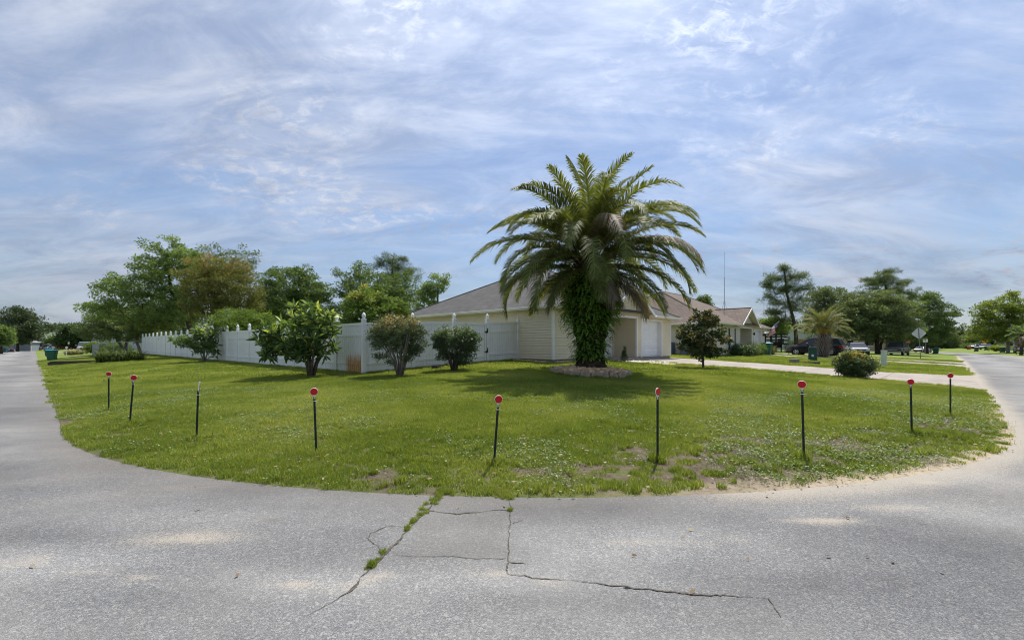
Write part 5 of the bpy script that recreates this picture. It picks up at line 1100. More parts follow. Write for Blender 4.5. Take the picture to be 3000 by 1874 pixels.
# ferns rooted in the trunk
def fern_cloud(name, n, prof, seed, m='fern_leaf'):
    r = np.random.RandomState(seed); V = []; Q = []; T3 = []; rq = []; rt = []
    zs = [p[1] for p in prof]; rs = [p[0] for p in prof]
    for k in range(n):
        z = zb_+.18+2.72*r.rand(); a = 6.2832*r.rand()
        side = .5+.5*math.cos(a-rad(215)-0.4)      # thicker on the left of the trunk
        if z < zb_+1.3 and r.rand() > side*.9+.12: continue
        rr = np.interp(z, zs, rs)*.92; p = np.array([math.cos(a)*rr, math.sin(a)*rr, z]); o = np.array([math.cos(a), math.sin(a), 0])
        el = rad(30+40*r.rand()); L = (.36+.34*r.rand())*(.62+.38*float(smooth(zb_+.4, zb_+1.5, z))); ns = 8; rn = float(np.clip(.25+.5*r.rand()+.2*(z-2)/2, 0, 1)); s = np.array([-o[1], o[0], 0]); tw = r.randn()*.5; oo = o*math.cos(tw)+s*math.sin(tw); ss = np.array([-oo[1], oo[0], 0])
        pp = p.copy(); pts = []
        for i in range(ns+1):
            e = el-(rad(95)+rad(40)*r.rand())*(i/ns)**1.1; pts.append(pp.copy()); pp = pp+(oo*math.cos(e)+np.array([0, 0, math.sin(e)]))*L/ns
        for i in range(ns):
            w = .040*math.sin(math.pi*(i+.6)/(ns+.8))**.7+.008; b = len(V); V += [pts[i], pts[i+1], pts[i]*.4+pts[i+1]*.6+ss*w, pts[i]*.4+pts[i+1]*.6-ss*w]
            T3 += [(b, b+2, b+1), (b, b+1, b+3)]; rt += [rn, min(1, rn+.08)]
    return mesh_np(name, np.array(V), tris=T3, m=m, rnd=rt)
o = link('fern_cover', fern_cloud('fern_cover', 2700, prof, 8), palm); tag(o, kind='stuff')
# fronds: a spiral from the upright spear to the hanging dry skirt
gold = 2.39996; i = 0
#        count, e0 from, e0 to, bend, length, height, radius, share dry
GR = [(9, 84, 60, 52, 3.25, 4.10, .10, 0), (27, 60, 38, 92, 3.60, 3.98, .20, 0), (34, 36, 4, 96, 3.75, 3.78, .30, .05), (13, 2, -16, 56, 2.95, 3.50, .40, .35), (4, -24, -40, 36, 1.8, 3.30, .46, 1)]
for cnt, ea, eb_, bd, L0_, z0_, rr0, dryp in GR:
    for k in range(cnt):
        rr_ = np.random.RandomState(100+i); f = (k+.5)/cnt
        e0 = rad(ea+(eb_-ea)*f+rr_.randn()*5); az = i*gold+rr_.randn()*.18; dry = rr_.rand() < dryp
        me = frond_mesh('frond', L0_*.96+rr_.randn()*.18, e0, rad(bd+rr_.randn()*11), 116, .48, .032, 'palm_leaf_dry' if dry else 'palm_leaf', 300+i, az, droop=.30+(.4 if dry else .2*(i/66)), vee=.4 if not dry else .05, origin=(math.cos(az)*rr0, math.sin(az)*rr0, z0_+rr_.randn()*.05), curl=rr_.randn()*.28, curve=1.6)
        fo = link('frond', me, palm); i += 1
        if dry: fo['label'] = 'dry brown hanging frond'
# ring of edging blocks filled with river rock
ring = thing('stone_ring', 'ring of weathered concrete edging blocks round the big palm', 'edging', pb, 0)
blk = MB(); w2, h2 = .145, .19
pf = [(-w2, -.12), (w2, -.12), (w2, h2*.55), (w2*.72, h2*.95), (0, h2*1.04), (-w2*.72, h2*.95), (-w2, h2*.55)]
blk.loft([[(x, -.05, z) for x, z in pf], [(x, .05, z) for x, z in pf]]); blk_me = blk.mesh('edging_block', 'edging_block'); nb_ = 27
for i in range(nb_):
    a = 6.2832*i/nb_+RS.randn()*.012; rr_ = 1.27+RS.randn()*.012; x, y = math.cos(a)*rr_, math.sin(a)*rr_
    o = link('edging_block', blk_me, ring, (x, y, float(gz(pb.x+x, pb.y+y))-pb.z+RS.randn()*.008), a+math.pi/2+RS.randn()*.05); o.rotation_euler.x = RS.randn()*.04; o.scale = (1+RS.randn()*.03, 1, 1+RS.randn()*.05)
    bv = o.modifiers.new('bevel', 'BEVEL'); bv.width = .018; bv.segments = 2
ICO = None
def stones(name, label, pts, s0, s1, m, seed):
    r = np.random.RandomState(seed); import bmesh
    bm = bmesh.new(); bmesh.ops.create_icosphere(bm, subdivisions=1, radius=1); T = np.array([v.co for v in bm.verts]); F = np.array([[v.index for v in f.verts] for f in bm.faces]); bm.free()
    n = len(pts); s = s0+(s1-s0)*r.rand(n)**1.6; sc = np.stack([s*(.8+.6*r.rand(n)), s*(.8+.4*r.rand(n)), s*(.5+.4*r.rand(n))], -1); a = r.rand(n)*6.28; c, q = np.cos(a), np.sin(a)
    W = T[None]*sc[:, None, :]*(1+.18*r.randn(n, len(T), 1)); X = W[..., 0]*c[:, None]-W[..., 1]*q[:, None]; Y = W[..., 0]*q[:, None]+W[..., 1]*c[:, None]
    V = np.stack([X, Y, W[..., 2]], -1)+np.asarray(pts)[:, None, :]
    me = mesh_np(name, V.reshape(-1, 3), tris=(np.arange(n)[:, None, None]*len(T)+F[None]).reshape(-1, 3), m=m, rnd=np.repeat(r.rand(n), len(F)))
    o = link(name, me); tag(o, label, 'rocks', kind='stuff'); return o
P_ = []; 
for k in range(1500):
    a = RS.rand()*6.28; q = 1.20*math.sqrt(RS.rand()); x, y = pb.x+q*math.cos(a), pb.y+q*math.sin(a); P_.append((x, y, float(gz(x, y))+.135+.09*float(smooth(1.25, .4, q))+.04*RS.rand()))
stones('river_rocks', 'tan river rocks heaped inside the palm ring', P_, .03, .075, 'river_rock', 1)
mound = MB().lathe([(1.24, .0), (1.22, .12), (.9, .16), (.5, .20), (.2, .21)], 24, tuple(pb)); o = mound.build('rock_bed', 'rock_soil'); tag(o, kind='structure')
P_ = []
for k in range(700):
    s = RS.rand(); u, v = 12.86-.12-.42*RS.rand(), 16.0+4.6*s; x, y = UV(u, v); P_.append((x, y, float(gz(x, y))+.03+.02*RS.rand()))
for k in range(300):
    u, v = 13+2.2*RS.rand(), 15.9-.4*RS.rand(); x, y = UV(u, v); P_.append((x, y, float(gz(x, y))+.03))
stones('river_rocks', 'brown rock border along the yellow house foundation', P_, .03, .08, 'river_rock', 2)
P_ = []
for k in range(800):
    u, v = 12.1-2.6*RS.rand()**1.2, 20.2+1.7*RS.rand(); x, y = UV(u, v); P_.append((x, y, float(gz(x, y))+.03))
stones('white_rocks', 'pale rock bed between the porch and the driveway', P_, .03, .085, 'white_rock', 3)
# dark cone shrub and dead twigs by the porch
cb = Vector((*UV(12.0, 20.75), 0)); cb.z = float(gz(cb.x, cb.y))
tree('cone_shrub', 'small dark pointed evergreen by the porch step', 'shrub', cb, [(0, 0, -.05, .03), (0, 0, .5, .012)], [(0, 0, .22, .17, .17, .22), (0, 0, .5, .10, .10, .28), (.03, 0, .75, .05, .05, .14)], 130, 24, .05, .014, 'dark_leaf', 'bark', cl_r=.06, seed=51, upl=.3, zmin=.03, tip_r=.003)
cb = Vector((*UV(11.7, 20.3), 0)); cb.z = float(gz(cb.x, cb.y))
tw = thing('dead_shrub', 'grey leafless twiggy shrub on the pale rocks', 'shrub', cb, 0); q = MB(); r_ = np.random.RandomState(9)
for i in range(46):
    a = r_.rand()*6.28; l = .18+.22*r_.rand(); e = .5+.8*r_.rand(); d = Vector((math.cos(a)*math.cos(e), math.sin(a)*math.cos(e), math.sin(e))); m_ = d*l*.5+Vector(r_.randn(3)*.03); q.tube([(0, 0, 0), m_, m_+d*l*.5+Vector(r_.randn(3)*.06)], [.007, .005, .002], 4)
q.build('twigs', 'bark_pale', tw)

# ------------------------------------------------------------------ jelly palm on the neighbour's lawn
jb = at(2412, 40.5)
jp = thing('jelly_palm', 'small grey-green jelly palm with shaggy trunk before the dark car', 'palm tree', jb, 0)
t_ = MB(); t_.loft([[((.50 if z < .3 else .42 if z < 1.2 else .30)*(1-.12*(z > 1.7))*math.cos(a)*(1+.1*math.sin(a*5+z*7)), (.50 if z < .3 else .42 if z < 1.2 else .30)*(1-.12*(z > 1.7))*math.sin(a)*(1+.1*math.sin(a*5+z*7)), z) for a in np.linspace(0, 6.2832, 13)[:-1]] for z in (-.1, .2, .6, 1.0, 1.4, 1.8, 2.1)]).xform(Matrix.Diagonal((.72, .72, .95, 1))).build('trunk', 'bark_dark', jp)
q = MB(); r_ = np.random.RandomState(12)
for i in range(120):
    f = i/120; a = i*gold; z = .05+1.7*f; rr_ = .36-.16*f; d = Vector((math.cos(a)*.62, math.sin(a)*.62, .9)).normalized(); p0 = Vector((math.cos(a)*rr_, math.sin(a)*rr_, z)); L = .42+.3*r_.rand(); q.tube([p0, p0+d*L*.6, p0+d*L+Vector((math.cos(a), math.sin(a), 0))*.10], [.045, .028, .006], 4)
q.build('old_leaf_bases', 'palm_boot', jp)
for i in range(54):
    f = i/53; rr_ = np.random.RandomState(500+i); me = frond_mesh('frond', 2.5+.4*rr_.rand(), rad(86-38*f+rr_.randn()*5), rad(45+85*f), 34, .45, .030, 'pindo_leaf', 600+i, i*gold, droop=.3, vee=.6, origin=(0, 0, 1.85+.2*(1-f)), start=.28)
    link('frond', me, jp)

# ------------------------------------------------------------------ cabbage palm at the right edge
kb = at(2992, 74)
kp = thing('fan_palm', 'cabbage palm with hanging dead skirt at the right edge', 'palm tree', kb, 0)
MB().tube([(0, 0, -.2), (.05, 0, 1.5), (0, 0, 3.4)], [.26, .2, .22], 10).build('trunk', 'bark_dark', kp)
for i in range(34):
    f = i/33; rr_ = np.random.RandomState(700+i); dry = f > .6
    link('frond', frond_mesh('frond', 1.7 if not dry else 1.5, rad(75-150*f), rad(30+25*f), 16, .75, .09, 'palm_leaf_dry' if dry else 'oak_leaf', 720+i, i*gold, droop=.3, vee=.2, origin=(0, 0, 3.5-.5*f), start=.45), kp)

# ------------------------------------------------------------------ daylilies, ornamental grass and bedding shrubs
def strap_clump(name, label, loc, n, R, L0, L1, m, seed, w=.016, cat='plant'):
    r = np.random.RandomState(seed); root = thing(name, label, cat, loc); V = []; T3 = []; rt = []
    for k in range(n):
        a = r.rand()*6.28; q = R*math.sqrt(r.rand()); p = np.array([q*math.cos(a)*1.3, q*math.sin(a), 0]); b = r.rand()*6.28; o = np.array([math.cos(b), math.sin(b), 0]); s = np.array([-o[1], o[0], 0]); L = L0+(L1-L0)*r.rand(); e = rad(55+30*r.rand()); rn = r.rand()
        ns = 6; pp = p.copy(); be = rad(70+70*r.rand()); base = len(V)
        for i in range(ns+1):
            ww = w*(1-(i/ns)**2)+.002; V += [pp-s*ww, pp+s*ww]; ee = e-be*(i/ns)**1.4; pp = pp+(o*math.cos(ee)+np.array([0, 0, math.sin(ee)]))*L/ns
        for i in range(ns):
            j = base+2*i; T3 += [(j, j+1, j+3), (j, j+3, j+2)]; rt += [rn, rn]
    link('leaves', mesh_np('leaves', np.array(V), tris=T3, m=m, rnd=rt), root); return root
strap_clump('daylily_clump', 'wide arching clump of green strap leaves beyond the end of the fence', at(352, 33.5), 900, 1.15, .85, 1.5, 'strap_leaf', 31, .022)
strap_clump('ornamental_grass', 'dry tan ornamental grass tuft behind the black lamp post', at(217, 62), 500, .8, .7, 1.2, 'dry_grass_leaf', 32, .03)
def bush(name, label, px, d, w, h, leaf, seed, n=120, top=.3, L=.07, W=.035, base=None):
    loc = base if base is not None else at(px, d); st = stems_for(loc, 5, h*.5, w*.3, .02, seed)
    return tree(name, label, 'shrub', loc, st[0], [(0, 0, h*.5, w/2, w/2, h*.5), (-w*.2, 0, h*.45, w*.32, w*.3, h*.4), (w*.22, 0, h*.5, w*.3, w*.3, h*.42)], n, 24, L, W, leaf, 'bark', cl_r=.05+.08*w, seed=seed, stems=st[1:], top=top, upl=.25, zmin=.05, tip_r=.004)
def uvp(u, v): 
    x, y = UV(u, v); return Vector((x, y, float(gz(x, y))))
bush('flowering_shrub', 'dark leafy shrub with pale blooms under the shuttered window', 0, 0, 1.9, 1.0, 'dark_leaf', 91, 200, base=uvp(12.0, 38.7), L=.10, W=.05)
bush('clipped_shrub', 'bright yellow-green clipped shrub before the beige porch', 0, 0, 1.9, 1.15, 'lime_leaf', 92, 220, .5, base=uvp(11.9, 41.4), L=.06, W=.03)
bush('clipped_shrub', 'dark rounded shrub left of the bright shrub at the beige house', 0, 0, 1.5, 1.0, 'holly_leaf', 93, 160, base=uvp(11.8, 39.9), L=.06, W=.03)
bush('clipped_shrub', 'small brown-tinged shrub at the beige garage corner', 0, 0, .9, .95, 'bronze_leaf', 94, 110, base=uvp(11.9, 47.0), L=.05, W=.02)
bush('roadside_shrub', 'broad green bush beside the brown bin at the far bend', 2846, 150, 5.5, 1.6, 'oak_leaf', 95, 130, L=.35, W=.2)
bush('roadside_shrub', 'yellowish bush behind the white car on the right', 2930, 108, 4.0, 1.4, 'maple_leaf', 96, 130, L=.26, W=.16)
bush('roadside_shrub', 'yellow-green bush against the old grey fence', 268, 64, 2.0, 1.7, 'lime_leaf', 97, 110, L=.16, W=.08)
bush('hedge_shrub', 'dark hedge bush behind the chain link fence', 318, 66, 4.5, 1.5, 'dark_leaf', 98, 160, L=.16, W=.08)
bush('hedge_shrub', 'green bush between forked oak and the grey fence', 345, 62, 3.0, 1.5, 'oak_leaf', 99, 130, L=.15, W=.08)
bush('hedge_shrub', 'dark green bush behind the trailer by the pine trunk', 2320, 62, 2.0, 1.6, 'dark_leaf', 100, 110, L=.14, W=.07)
q = MB(); r_ = np.random.RandomState(3); fb = uvp(11.55, 39.3)
fl_ = thing('flower_heads', 'pale peach blooms on the shrub before the beige wall', 'flowers', fb)
for i in range(5): q.lathe([(.02, -.04), (.06, 0), (.05, .04), (.01, .05)], 8, (r_.randn()*.25, r_.randn()*.1-.25, .65+.3*r_.rand()))
q.build('blooms', 'flower', fl_)
# ------------------------------------------------------------------ reflector stakes on the corner
STK = [((257, 973), (257, 883), 'leftmost reflector stake with a round red disc', 'r'),
       ((306, 1005), (316, 892), 'right-leaning reflector stake second from the left', 'r'),
       ((464, 1042), (469, 903), 'stake without a disc, only a bent white clip on top', 'b'),
       ((748, 1078), (742, 925), 'reflector stake in front of the large loquat shrub', 'r'),
       ((1167, 1100), (1178, 943), 'reflector stake nearest the cracked asphalt at the lawn tip', 'r'),
       ((1554, 1090), (1554, 925), 'upright reflector stake below the big palm, disc turned sideways', 's'),
       ((1900, 1085), (1895, 908), 'tallest reflector stake, third from the right', 'r'),
       ((2155, 1028), (2152, 902), 'reflector stake second from the right', 'q'),
       ((2246, 987), (2246, 887), 'rightmost reflector stake, its disc on a thin wire', 'w')]
for i, ((bx, by), (tx, ty), lab, kind) in enumerate(STK):
    k = 1.2397; b = hit(bx*k, by*k); dz = b.y; top = Vector(((tx*k-CX)/FPX*dz, dz, HC-(ty*k-HOR)/FPX*dz))
    t_ = thing('reflector_stake', lab, 'stake', b, 0, 'reflector stakes along the corner'); T = top-b; ax = T.normalized()
    yaw = math.atan2(b.x, b.y)
    rd = .047; plen = T.length-(rd+.012 if kind != 'b' else .12)
    pole = MB(); pe = ax*plen; s = .013
    # U-channel post: web and two flanges
    def Lx(x, y, z): return Vector((x*math.cos(-yaw)-y*math.sin(-yaw), x*math.sin(-yaw)+y*math.cos(-yaw), z))
    for x0, x1, y0, y1 in ((-s, s, -.003, .003), (-s, -s+.005, -.003, -.014), (s-.005, s, -.003, -.014)):
        P = []
        for z, off in ((-.12, ax*-.12), (0, pe)):
            for x, y in ((x0, min(y0, y1)), (x1, min(y0, y1)), (x1, max(y0, y1)), (x0, max(y0, y1))): P.append(Lx(x, y, 0)+off)
        pole.hexa(P)
    po = pole.build('post', 'stake_green', t_)
    def disc(y0, y1, r_, m, nm, par, c, squash=1.0, facing=0.0):
        d_ = MB().lathe([(r_*.96, y0), (r_, (y0+y1)/2), (r_*.96, y1)], 24, (0, 0, 0), 'y'); d_.v = [(p[0]*squash, p[1], p[2]) for p in d_.v]
        d_.xform(Matrix.Translation(c) @ Matrix.Rotation(-yaw+facing, 4, 'Z')); return d_.build(nm, m, par)
    c = Vector(T)
    if kind in 'rqsw':
        fc = {'r': RS.randn()*.12, 'q': .35, 's': 1.05, 'w': .3}[kind]
        bk = disc(-.004, .004, rd, 'white_plastic', 'disc_backing', t_, c, 1, fc); disc(-.011, -.0045, rd*.92, 'reflector', 'reflector', t_, c, 1, fc)
        nk = MB(); nk.tube([tuple(pe-ax*.03), tuple(c-ax*rd*.9)], [.010, .016] if kind != 'w' else [.004, .004], 6); nk.build('neck', 'white_plastic' if kind != 'w' else 'galvanised', t_)
    else:
        MB().tube([tuple(pe-ax*.02), tuple(pe+Vector((.004, 0, .05))), tuple(pe+Vector((.022, 0, .13)))], [.004, .006, .012], 6).build('bent_clip', 'white_plastic', t_)
    if i in (1, 2, 3, 4, 6):
        zt = plen-.06; MB().lathe([(.017, 0), (.019, .004), (.017, .008)], 8, tuple(ax*zt)).tube([tuple(ax*zt+Vector((.012, -.012, .004))), tuple(ax*zt+Vector((.05, -.02, .002)))], .0022, 4).build('cable_tie', 'white_plastic', t_)

# ------------------------------------------------------------------ utility boxes, timbers
ub = hit(2381, 1057); t_ = thing('utility_box', 'dark green plastic utility box beside the jelly palm', 'utility box', ub, -.5)
MB().loft([[(x*s*.26, y*s*.24, z) for x, y in ((-1, -.8), (-.8, -1), (.8, -1), (1, -.8), (1, .8), (.8, 1), (-.8, 1), (-1, .8))] for z, s in ((-.05, 1.0), (.85, .92), (.93, .95), (.97, .82))]).build('cover', 'box_green', t_)
MB().loft([[(x*s*.26, y*s*.24, z) for x, y in ((-1, -.8), (-.8, -1), (.8, -1), (1, -.8), (1, .8), (.8, 1), (-.8, 1), (-1, .8))] for z, s in ((.84, 1.0), (.90, 1.0))]).build('lid_lip', 'box_green', t_)
B(-.09, .05, -.262, -.252, .30, .46).build('label_plate', 'label_white', t_); B(.255, .262, -.10, .02, .52, .66).build('label_plate', 'label_white', t_)
wb = hit(2588, 1072); t_ = thing('utility_pedestal', 'pale green leaning cable pedestal on the verge', 'pedestal', wb, .2)
MB().loft([[(x*.13+.05*z, y*.12, z) for x, y in ((-1, -.7), (-.7, -1), (.7, -1), (1, -.7), (1, .7), (.7, 1), (-.7, 1), (-1, .7))] for z in (.1, .93, .95)]).build('cover', 'pedestal', t_)
MB().loft([[(x*.17, y*.16, z) for x, y in ((-1, -.7), (-.7, -1), (.7, -1), (1, -.7), (1, .7), (.7, 1), (-.7, 1), (-1, .7))] for z in (-.05, .17, .19)]).build('base', 'pedestal', t_)
MB().loft([[(.048+x*.142, y*.132, z) for x, y in ((-1, -.7), (-.7, -1), (.7, -1), (1, -.7), (1, .7), (.7, 1), (-.7, 1), (-1, .7))] for z in (.90, .97, .985)]).build('cap', 'pedestal', t_)
tb = hit(2362, 1066); t_ = thing('landscape_timbers', 'short grey landscape timbers by the driveway edge', 'timbers', tb, AA-.9)
B(-.9, -.45, -.14, .14, -.03, .30).build('block', 'timber', t_, bevel=.02); B(-.42, .75, -.09, .09, -.03, .13).build('beam', 'timber_dark', t_, bevel=.02)
rt_ = hit(230, 1066); t_ = thing('retaining_timber', 'dark low retaining timber across the left verge', 'timber', rt_, AA+.02)
B(-1.6, 1.6, -.12, .12, -.2, .16).build('beam', 'timber_dark', t_, bevel=.02); B(-1.5, 1.5, -.11, .11, .164, .24).build('cap', 'timber_dark', t_, bevel=.01)

# ------------------------------------------------------------------ signs
def sign_post(px, d, zt, r, t_, m='post_metal', s=.03):
    MB().box(-s, s, -s*.4, s*.4, -.3, zt).build('post', m, t_)
sb_ = hit(2697, 1051); t_ = thing('road_sign', 'back of a diamond road sign leaning slightly on its post', 'sign', sb_, AA)
# local x is up the right street: the sign faces it, we see its back
pz = zrow(976, sb_.y)-sb_.z; B(-.06, -.012, -.035, .035, -.3, pz+.52).build('post', 'post_metal', t_)
d_ = MB(); hh = .62; c_ = [(-hh, 0), (0, -hh), (hh, 0), (0, hh)]; k_ = .09
oct_ = []
for i in range(4):
    a, b, c = Vector((*c_[i-1], 0)), Vector((*c_[i], 0)), Vector((*c_[(i+1) % 4], 0)); oct_ += [b+(a-b).normalized()*k_, b+(c-b).normalized()*k_]
d_.loft([[(x, p.x, pz+p.y) for p in oct_] for x in (-.008, -.002)]).build('plate', 'sign_aluminium', t_)
for z_ in (.3, -.3): MB().lathe([(.012, 0), (.012, .012)], 8, (-.075, 0, pz+z_), 'x').build('bolt', 'galvanised', t_)
t_.rotation_euler = (0, 0, AA); t_.rotation_euler.x = -.05
s2 = at(2711, 78); t_ = thing('road_sign', 'small white rectangular sign back on a thin pole', 'sign', s2, AA)
z2 = zrow(997.5, 78)-s2.z; B(-.04, -.01, -.02, .02, -.3, z2+.2).build('post', 'galvanised', t_); B(-.008, 0, -.32, .32, z2-.27, z2+.27).build('plate', 'sign_white', t_)
s3 = at(2729, 88); t_ = thing('yard_sign', 'small orange sign on wire legs beside the green bin', 'sign', s3, .8)
B(-.28, .28, -.01, .01, .55, .95).build('panel', 'sign_yellow', t_)
for x in (-.2, .2): MB().tube([(x, 0, -.1), (x, 0, .6)], .012, 5).build('leg', 'galvanised', t_)
s4 = at(2885, 124); t_ = thing('road_sign', 'yellow diamond bend sign with black left arrow', 'sign', s4, -AA*0.9)
z4 = zrow(998.5, 124)-s4.z
B(-.04, .04, .012, .06, -.3, z4+.5).build('post', 'galvanised', t_)
MB().loft([[(x, y, z4+z) for x, z in ((-.76, 0), (0, -.76), (.76, 0), (0, .76))] for y in (0, .01)]).build('plate', 'sign_yellow', t_)
ar_ = MB().box(.05, .18, -.012, -.002, z4-.35, z4+.16).box(-.16, .18, -.0125, -.0022, z4+.06, z4+.18); ar_.add([(-.16, -.012, z4-.06), (-.16, -.012, z4+.30), (-.42, -.012, z4+.12)], [(0, 2, 1)]); ar_.build('arrow', 'sign_black', t_)
def stop_sign(px, d, zc_row, lab, street=True, s=.38):
    b = at(px, d); t_ = thing('stop_sign', lab, 'sign', b, -math.atan2(b.x, b.y)*.9, 'stop signs far down the streets'); zc = zrow(zc_row, d)-b.z
    B(-.03, .03, .012, .05, -.3, zc+(.75 if street else .3)).build('post', 'galvanised', t_)
    oc = [(s*math.cos(rad(22.5+45*i)), s*math.sin(rad(22.5+45*i))) for i in range(8)]
    MB().loft([[(x*1.06, y, zc+z*1.06) for x, z in oc] for y in (0, .008)]).build('border', 'sign_white', t_)
    MB().loft([[(x, y, zc+z) for x, z in oc] for y in (-.006, -.001)]).build('plate', 'sign_red', t_)
    cu = bpy.data.curves.new('stop_text', 'FONT'); cu.body = 'STOP'; cu.size = s*.72; cu.align_x = 'CENTER'; cu.align_y = 'CENTER'; cu.extrude = .002
    tm = bpy.data.objects.new('stop_tmp', cu); COL.objects.link(tm); bpy.context.view_layer.update()
    me = bpy.data.meshes.new_from_object(tm.evaluated_get(bpy.context.evaluated_depsgraph_get())); bpy.data.objects.remove(tm)
    me.materials.clear(); me.materials.append(M['sign_white']); o = link('lettering', me, t_, (0, -.010, zc)); o.rotation_euler = (rad(90), 0, 0)
    if street: B(-.5, .5, .02, .03, zc+.48, zc+.66).build('street_name_blade', 'sign_green', t_); B(.035, .045, -.45, .45, zc+.68, zc+.86).build('street_name_blade', 'sign_green', t_)
stop_sign(181, 120, 1008.5, 'red stop sign before the blue roofed building on the left', True, .40)
stop_sign(2661, 108, 1001.5, 'red stop sign with teal street blades behind the pickup', True, .36)

# ------------------------------------------------------------------ wheeled bins
def wheel_bin(px, py, lab, body, lid, rz=0, d=None, h=1.0):
    b = hit(px, py) if d is None else at(px, d); t_ = thing('wheeled_bin', lab, 'bin', b, rz, 'wheeled bins at the kerbs'); s = h
    MB().loft([[(x*w*s, y*dd*s, z*s) for x, y in ((-1, -.85), (-.85, -1), (.85, -1), (1, -.85), (1, .85), (.85, 1), (-.85, 1), (-1, .85))] for z, w, dd in ((.03, .255, .27), (.12, .265, .29), (.88, .335, .37), (.885, .36, .40), (.93, .36, .40))]).build('body', body, t_)
    MB().loft([[(x*w*s, y*dd*s, z*s) for x, y in ((-1, -.85), (-.85, -1), (.85, -1), (1, -.85), (1, .85), (.85, 1), (-.85, 1), (-1, .85))] for z, w, dd in ((.932, .37, .42), (.965, .37, .42), (1.01, .30, .33), (1.02, .15, .18))]).build('lid', lid, t_)
    for x in (-.25, .25): MB().lathe([(.03, -.03), (.12, -.03), (.13, 0), (.12, .03), (.03, .03)], 12, (x*s, .31*s, .12), 'x').build('wheel', 'tyre', t_)
    MB().tube([(-.28*s, .38*s, .9*s), (-.28*s, .47*s, .94*s), (.28*s, .47*s, .94*s), (.28*s, .38*s, .9*s)], .018, 6).build('handle', body, t_)
    return t_
wheel_bin(152, 1056, 'green bin with blue lid nearest on the left verge', 'bin_green', 'bin_lid', .5, h=1.06)
wheel_bin(142, 1040, 'green bin with blue lid behind the nearest left bin', 'bin_green', 'bin_lid', .6, d=64, h=1.1)
wheel_bin(2742, 1030, 'green bin with blue lid beside the orange yard sign', 'bin_green', 'bin_lid', .7, d=84, h=1.1)
wheel_bin(2839, 1029, 'rusty orange bin at the far right kerb', 'bin_orange', 'bin_grey', .7, d=136, h=1.15)
wheel_bin(2861, 1032, 'dark blue-grey bin at the right kerb', 'bin_grey', 'label_grey', .7, d=114, h=1.15)
wheel_bin(2890, 1030, 'small dark green bin before the white parked car', 'bin_teal', 'bin_teal', .7, d=122, h=1.1)
wheel_bin(2938, 1033, 'teal bin under the bright roadside tree', 'bin_teal', 'bin_grey', .7, d=97, h=1.1)
wheel_bin(14, 1030, 'grey-blue bin beside the parked dark sedan', 'bin_teal', 'bin_grey', .3, d=100, h=1.15)
wheel_bin(2246, 1034, 'green bin with bright blue lid at the beige garage corner', 'bin_green', 'bin_lid', .9, d=41.5, h=1.15)
# mailboxes, lamp post, reflectors by the neighbour drive
def mailbox(px, d, lab, hgt=1.15, m='black_metal', px_rz=.7):
    b = at(px, d); t_ = thing('mailbox', lab, 'mailbox', b, px_rz); B(-.05, .05, -.05, .05, -.3, hgt).build('post', m, t_)
    pf = [(-.09, 0), (.09, 0), (.09, .12), (.06, .18), (0, .21), (-.06, .18), (-.09, .12)]; MB().loft([[(x, y, hgt+.002+z) for x, z in pf] for y in (-.32, .2)]).build('box', m, t_)
    MB().tube([(0, -.25, hgt), (0, -.03, hgt-.25)], .02, 5).build('brace', m, t_); return t_
mailbox(2977, 78, 'black mailbox on a post at the right edge verge', 1.3)
mailbox(2897, 112, 'dark mailbox beside the small green bin', 1.3)
mailbox(194.5, 60, 'white mailbox post left of the black lamp post', 1.0, 'white_plastic')
lb = hit(201, 1037); t_ = thing('lamp_post', 'slim black lamp post on the left verge', 'lamp post', lb, 0); k_ = lb.y/FPX
hp = (1037-1003)*k_; MB().lathe([(.09, -.1), (.09, .25), (.045, .32), (.035, hp-.35), (.05, hp-.3)], 10).build('post', 'black_metal', t_)
MB().lathe([(.05, hp-.3), (.11, hp-.05), (.12, hp)], 8).build('lantern_glass', 'lamp_clear', t_); MB().lathe([(.14, hp), (.05, hp+.12), (.01, hp+.17)], 8).build('lantern_cap', 'black_metal', t_)
lb = hit(2311, 1038); t_ = thing('lamp_post', 'slim black garden lamp before the dark car front wheel', 'lamp post', lb, 0); k_ = lb.y/FPX
hp = (1038-985)*k_; MB().lathe([(.04, -.1), (.035, .1), (.025, hp-.4), (.06, hp-.36)], 10).build('post', 'black_metal', t_); MB().lathe([(.06, hp-.36), (.13, hp-.2), (.12, hp-.05)], 8).build('lantern_glass', 'meter_grey', t_); MB().lathe([(.13, hp-.05), (.03, hp+.05)], 8).build('lantern_cap', 'black_metal', t_)

# ------------------------------------------------------------------ flag, aerials
fp = H2; base = Vector((*UV(12.75, 48.05), 0)); base.z = 2.75
t_ = thing('flag', 'American flag hanging from an angled pole at the beige garage corner', 'flag', base, AA)
pt0 = Vector((0, 0, 0)); pt1 = Vector((.55, -1.0, 1.05)); MB().tube([pt0, pt1], .014, 6).build('pole', 'white_plastic', t_); MB().lathe([(.0, 0), (.03, .03), (0, .06)], 8, tuple(pt1)).build('finial', 'chrome', t_)
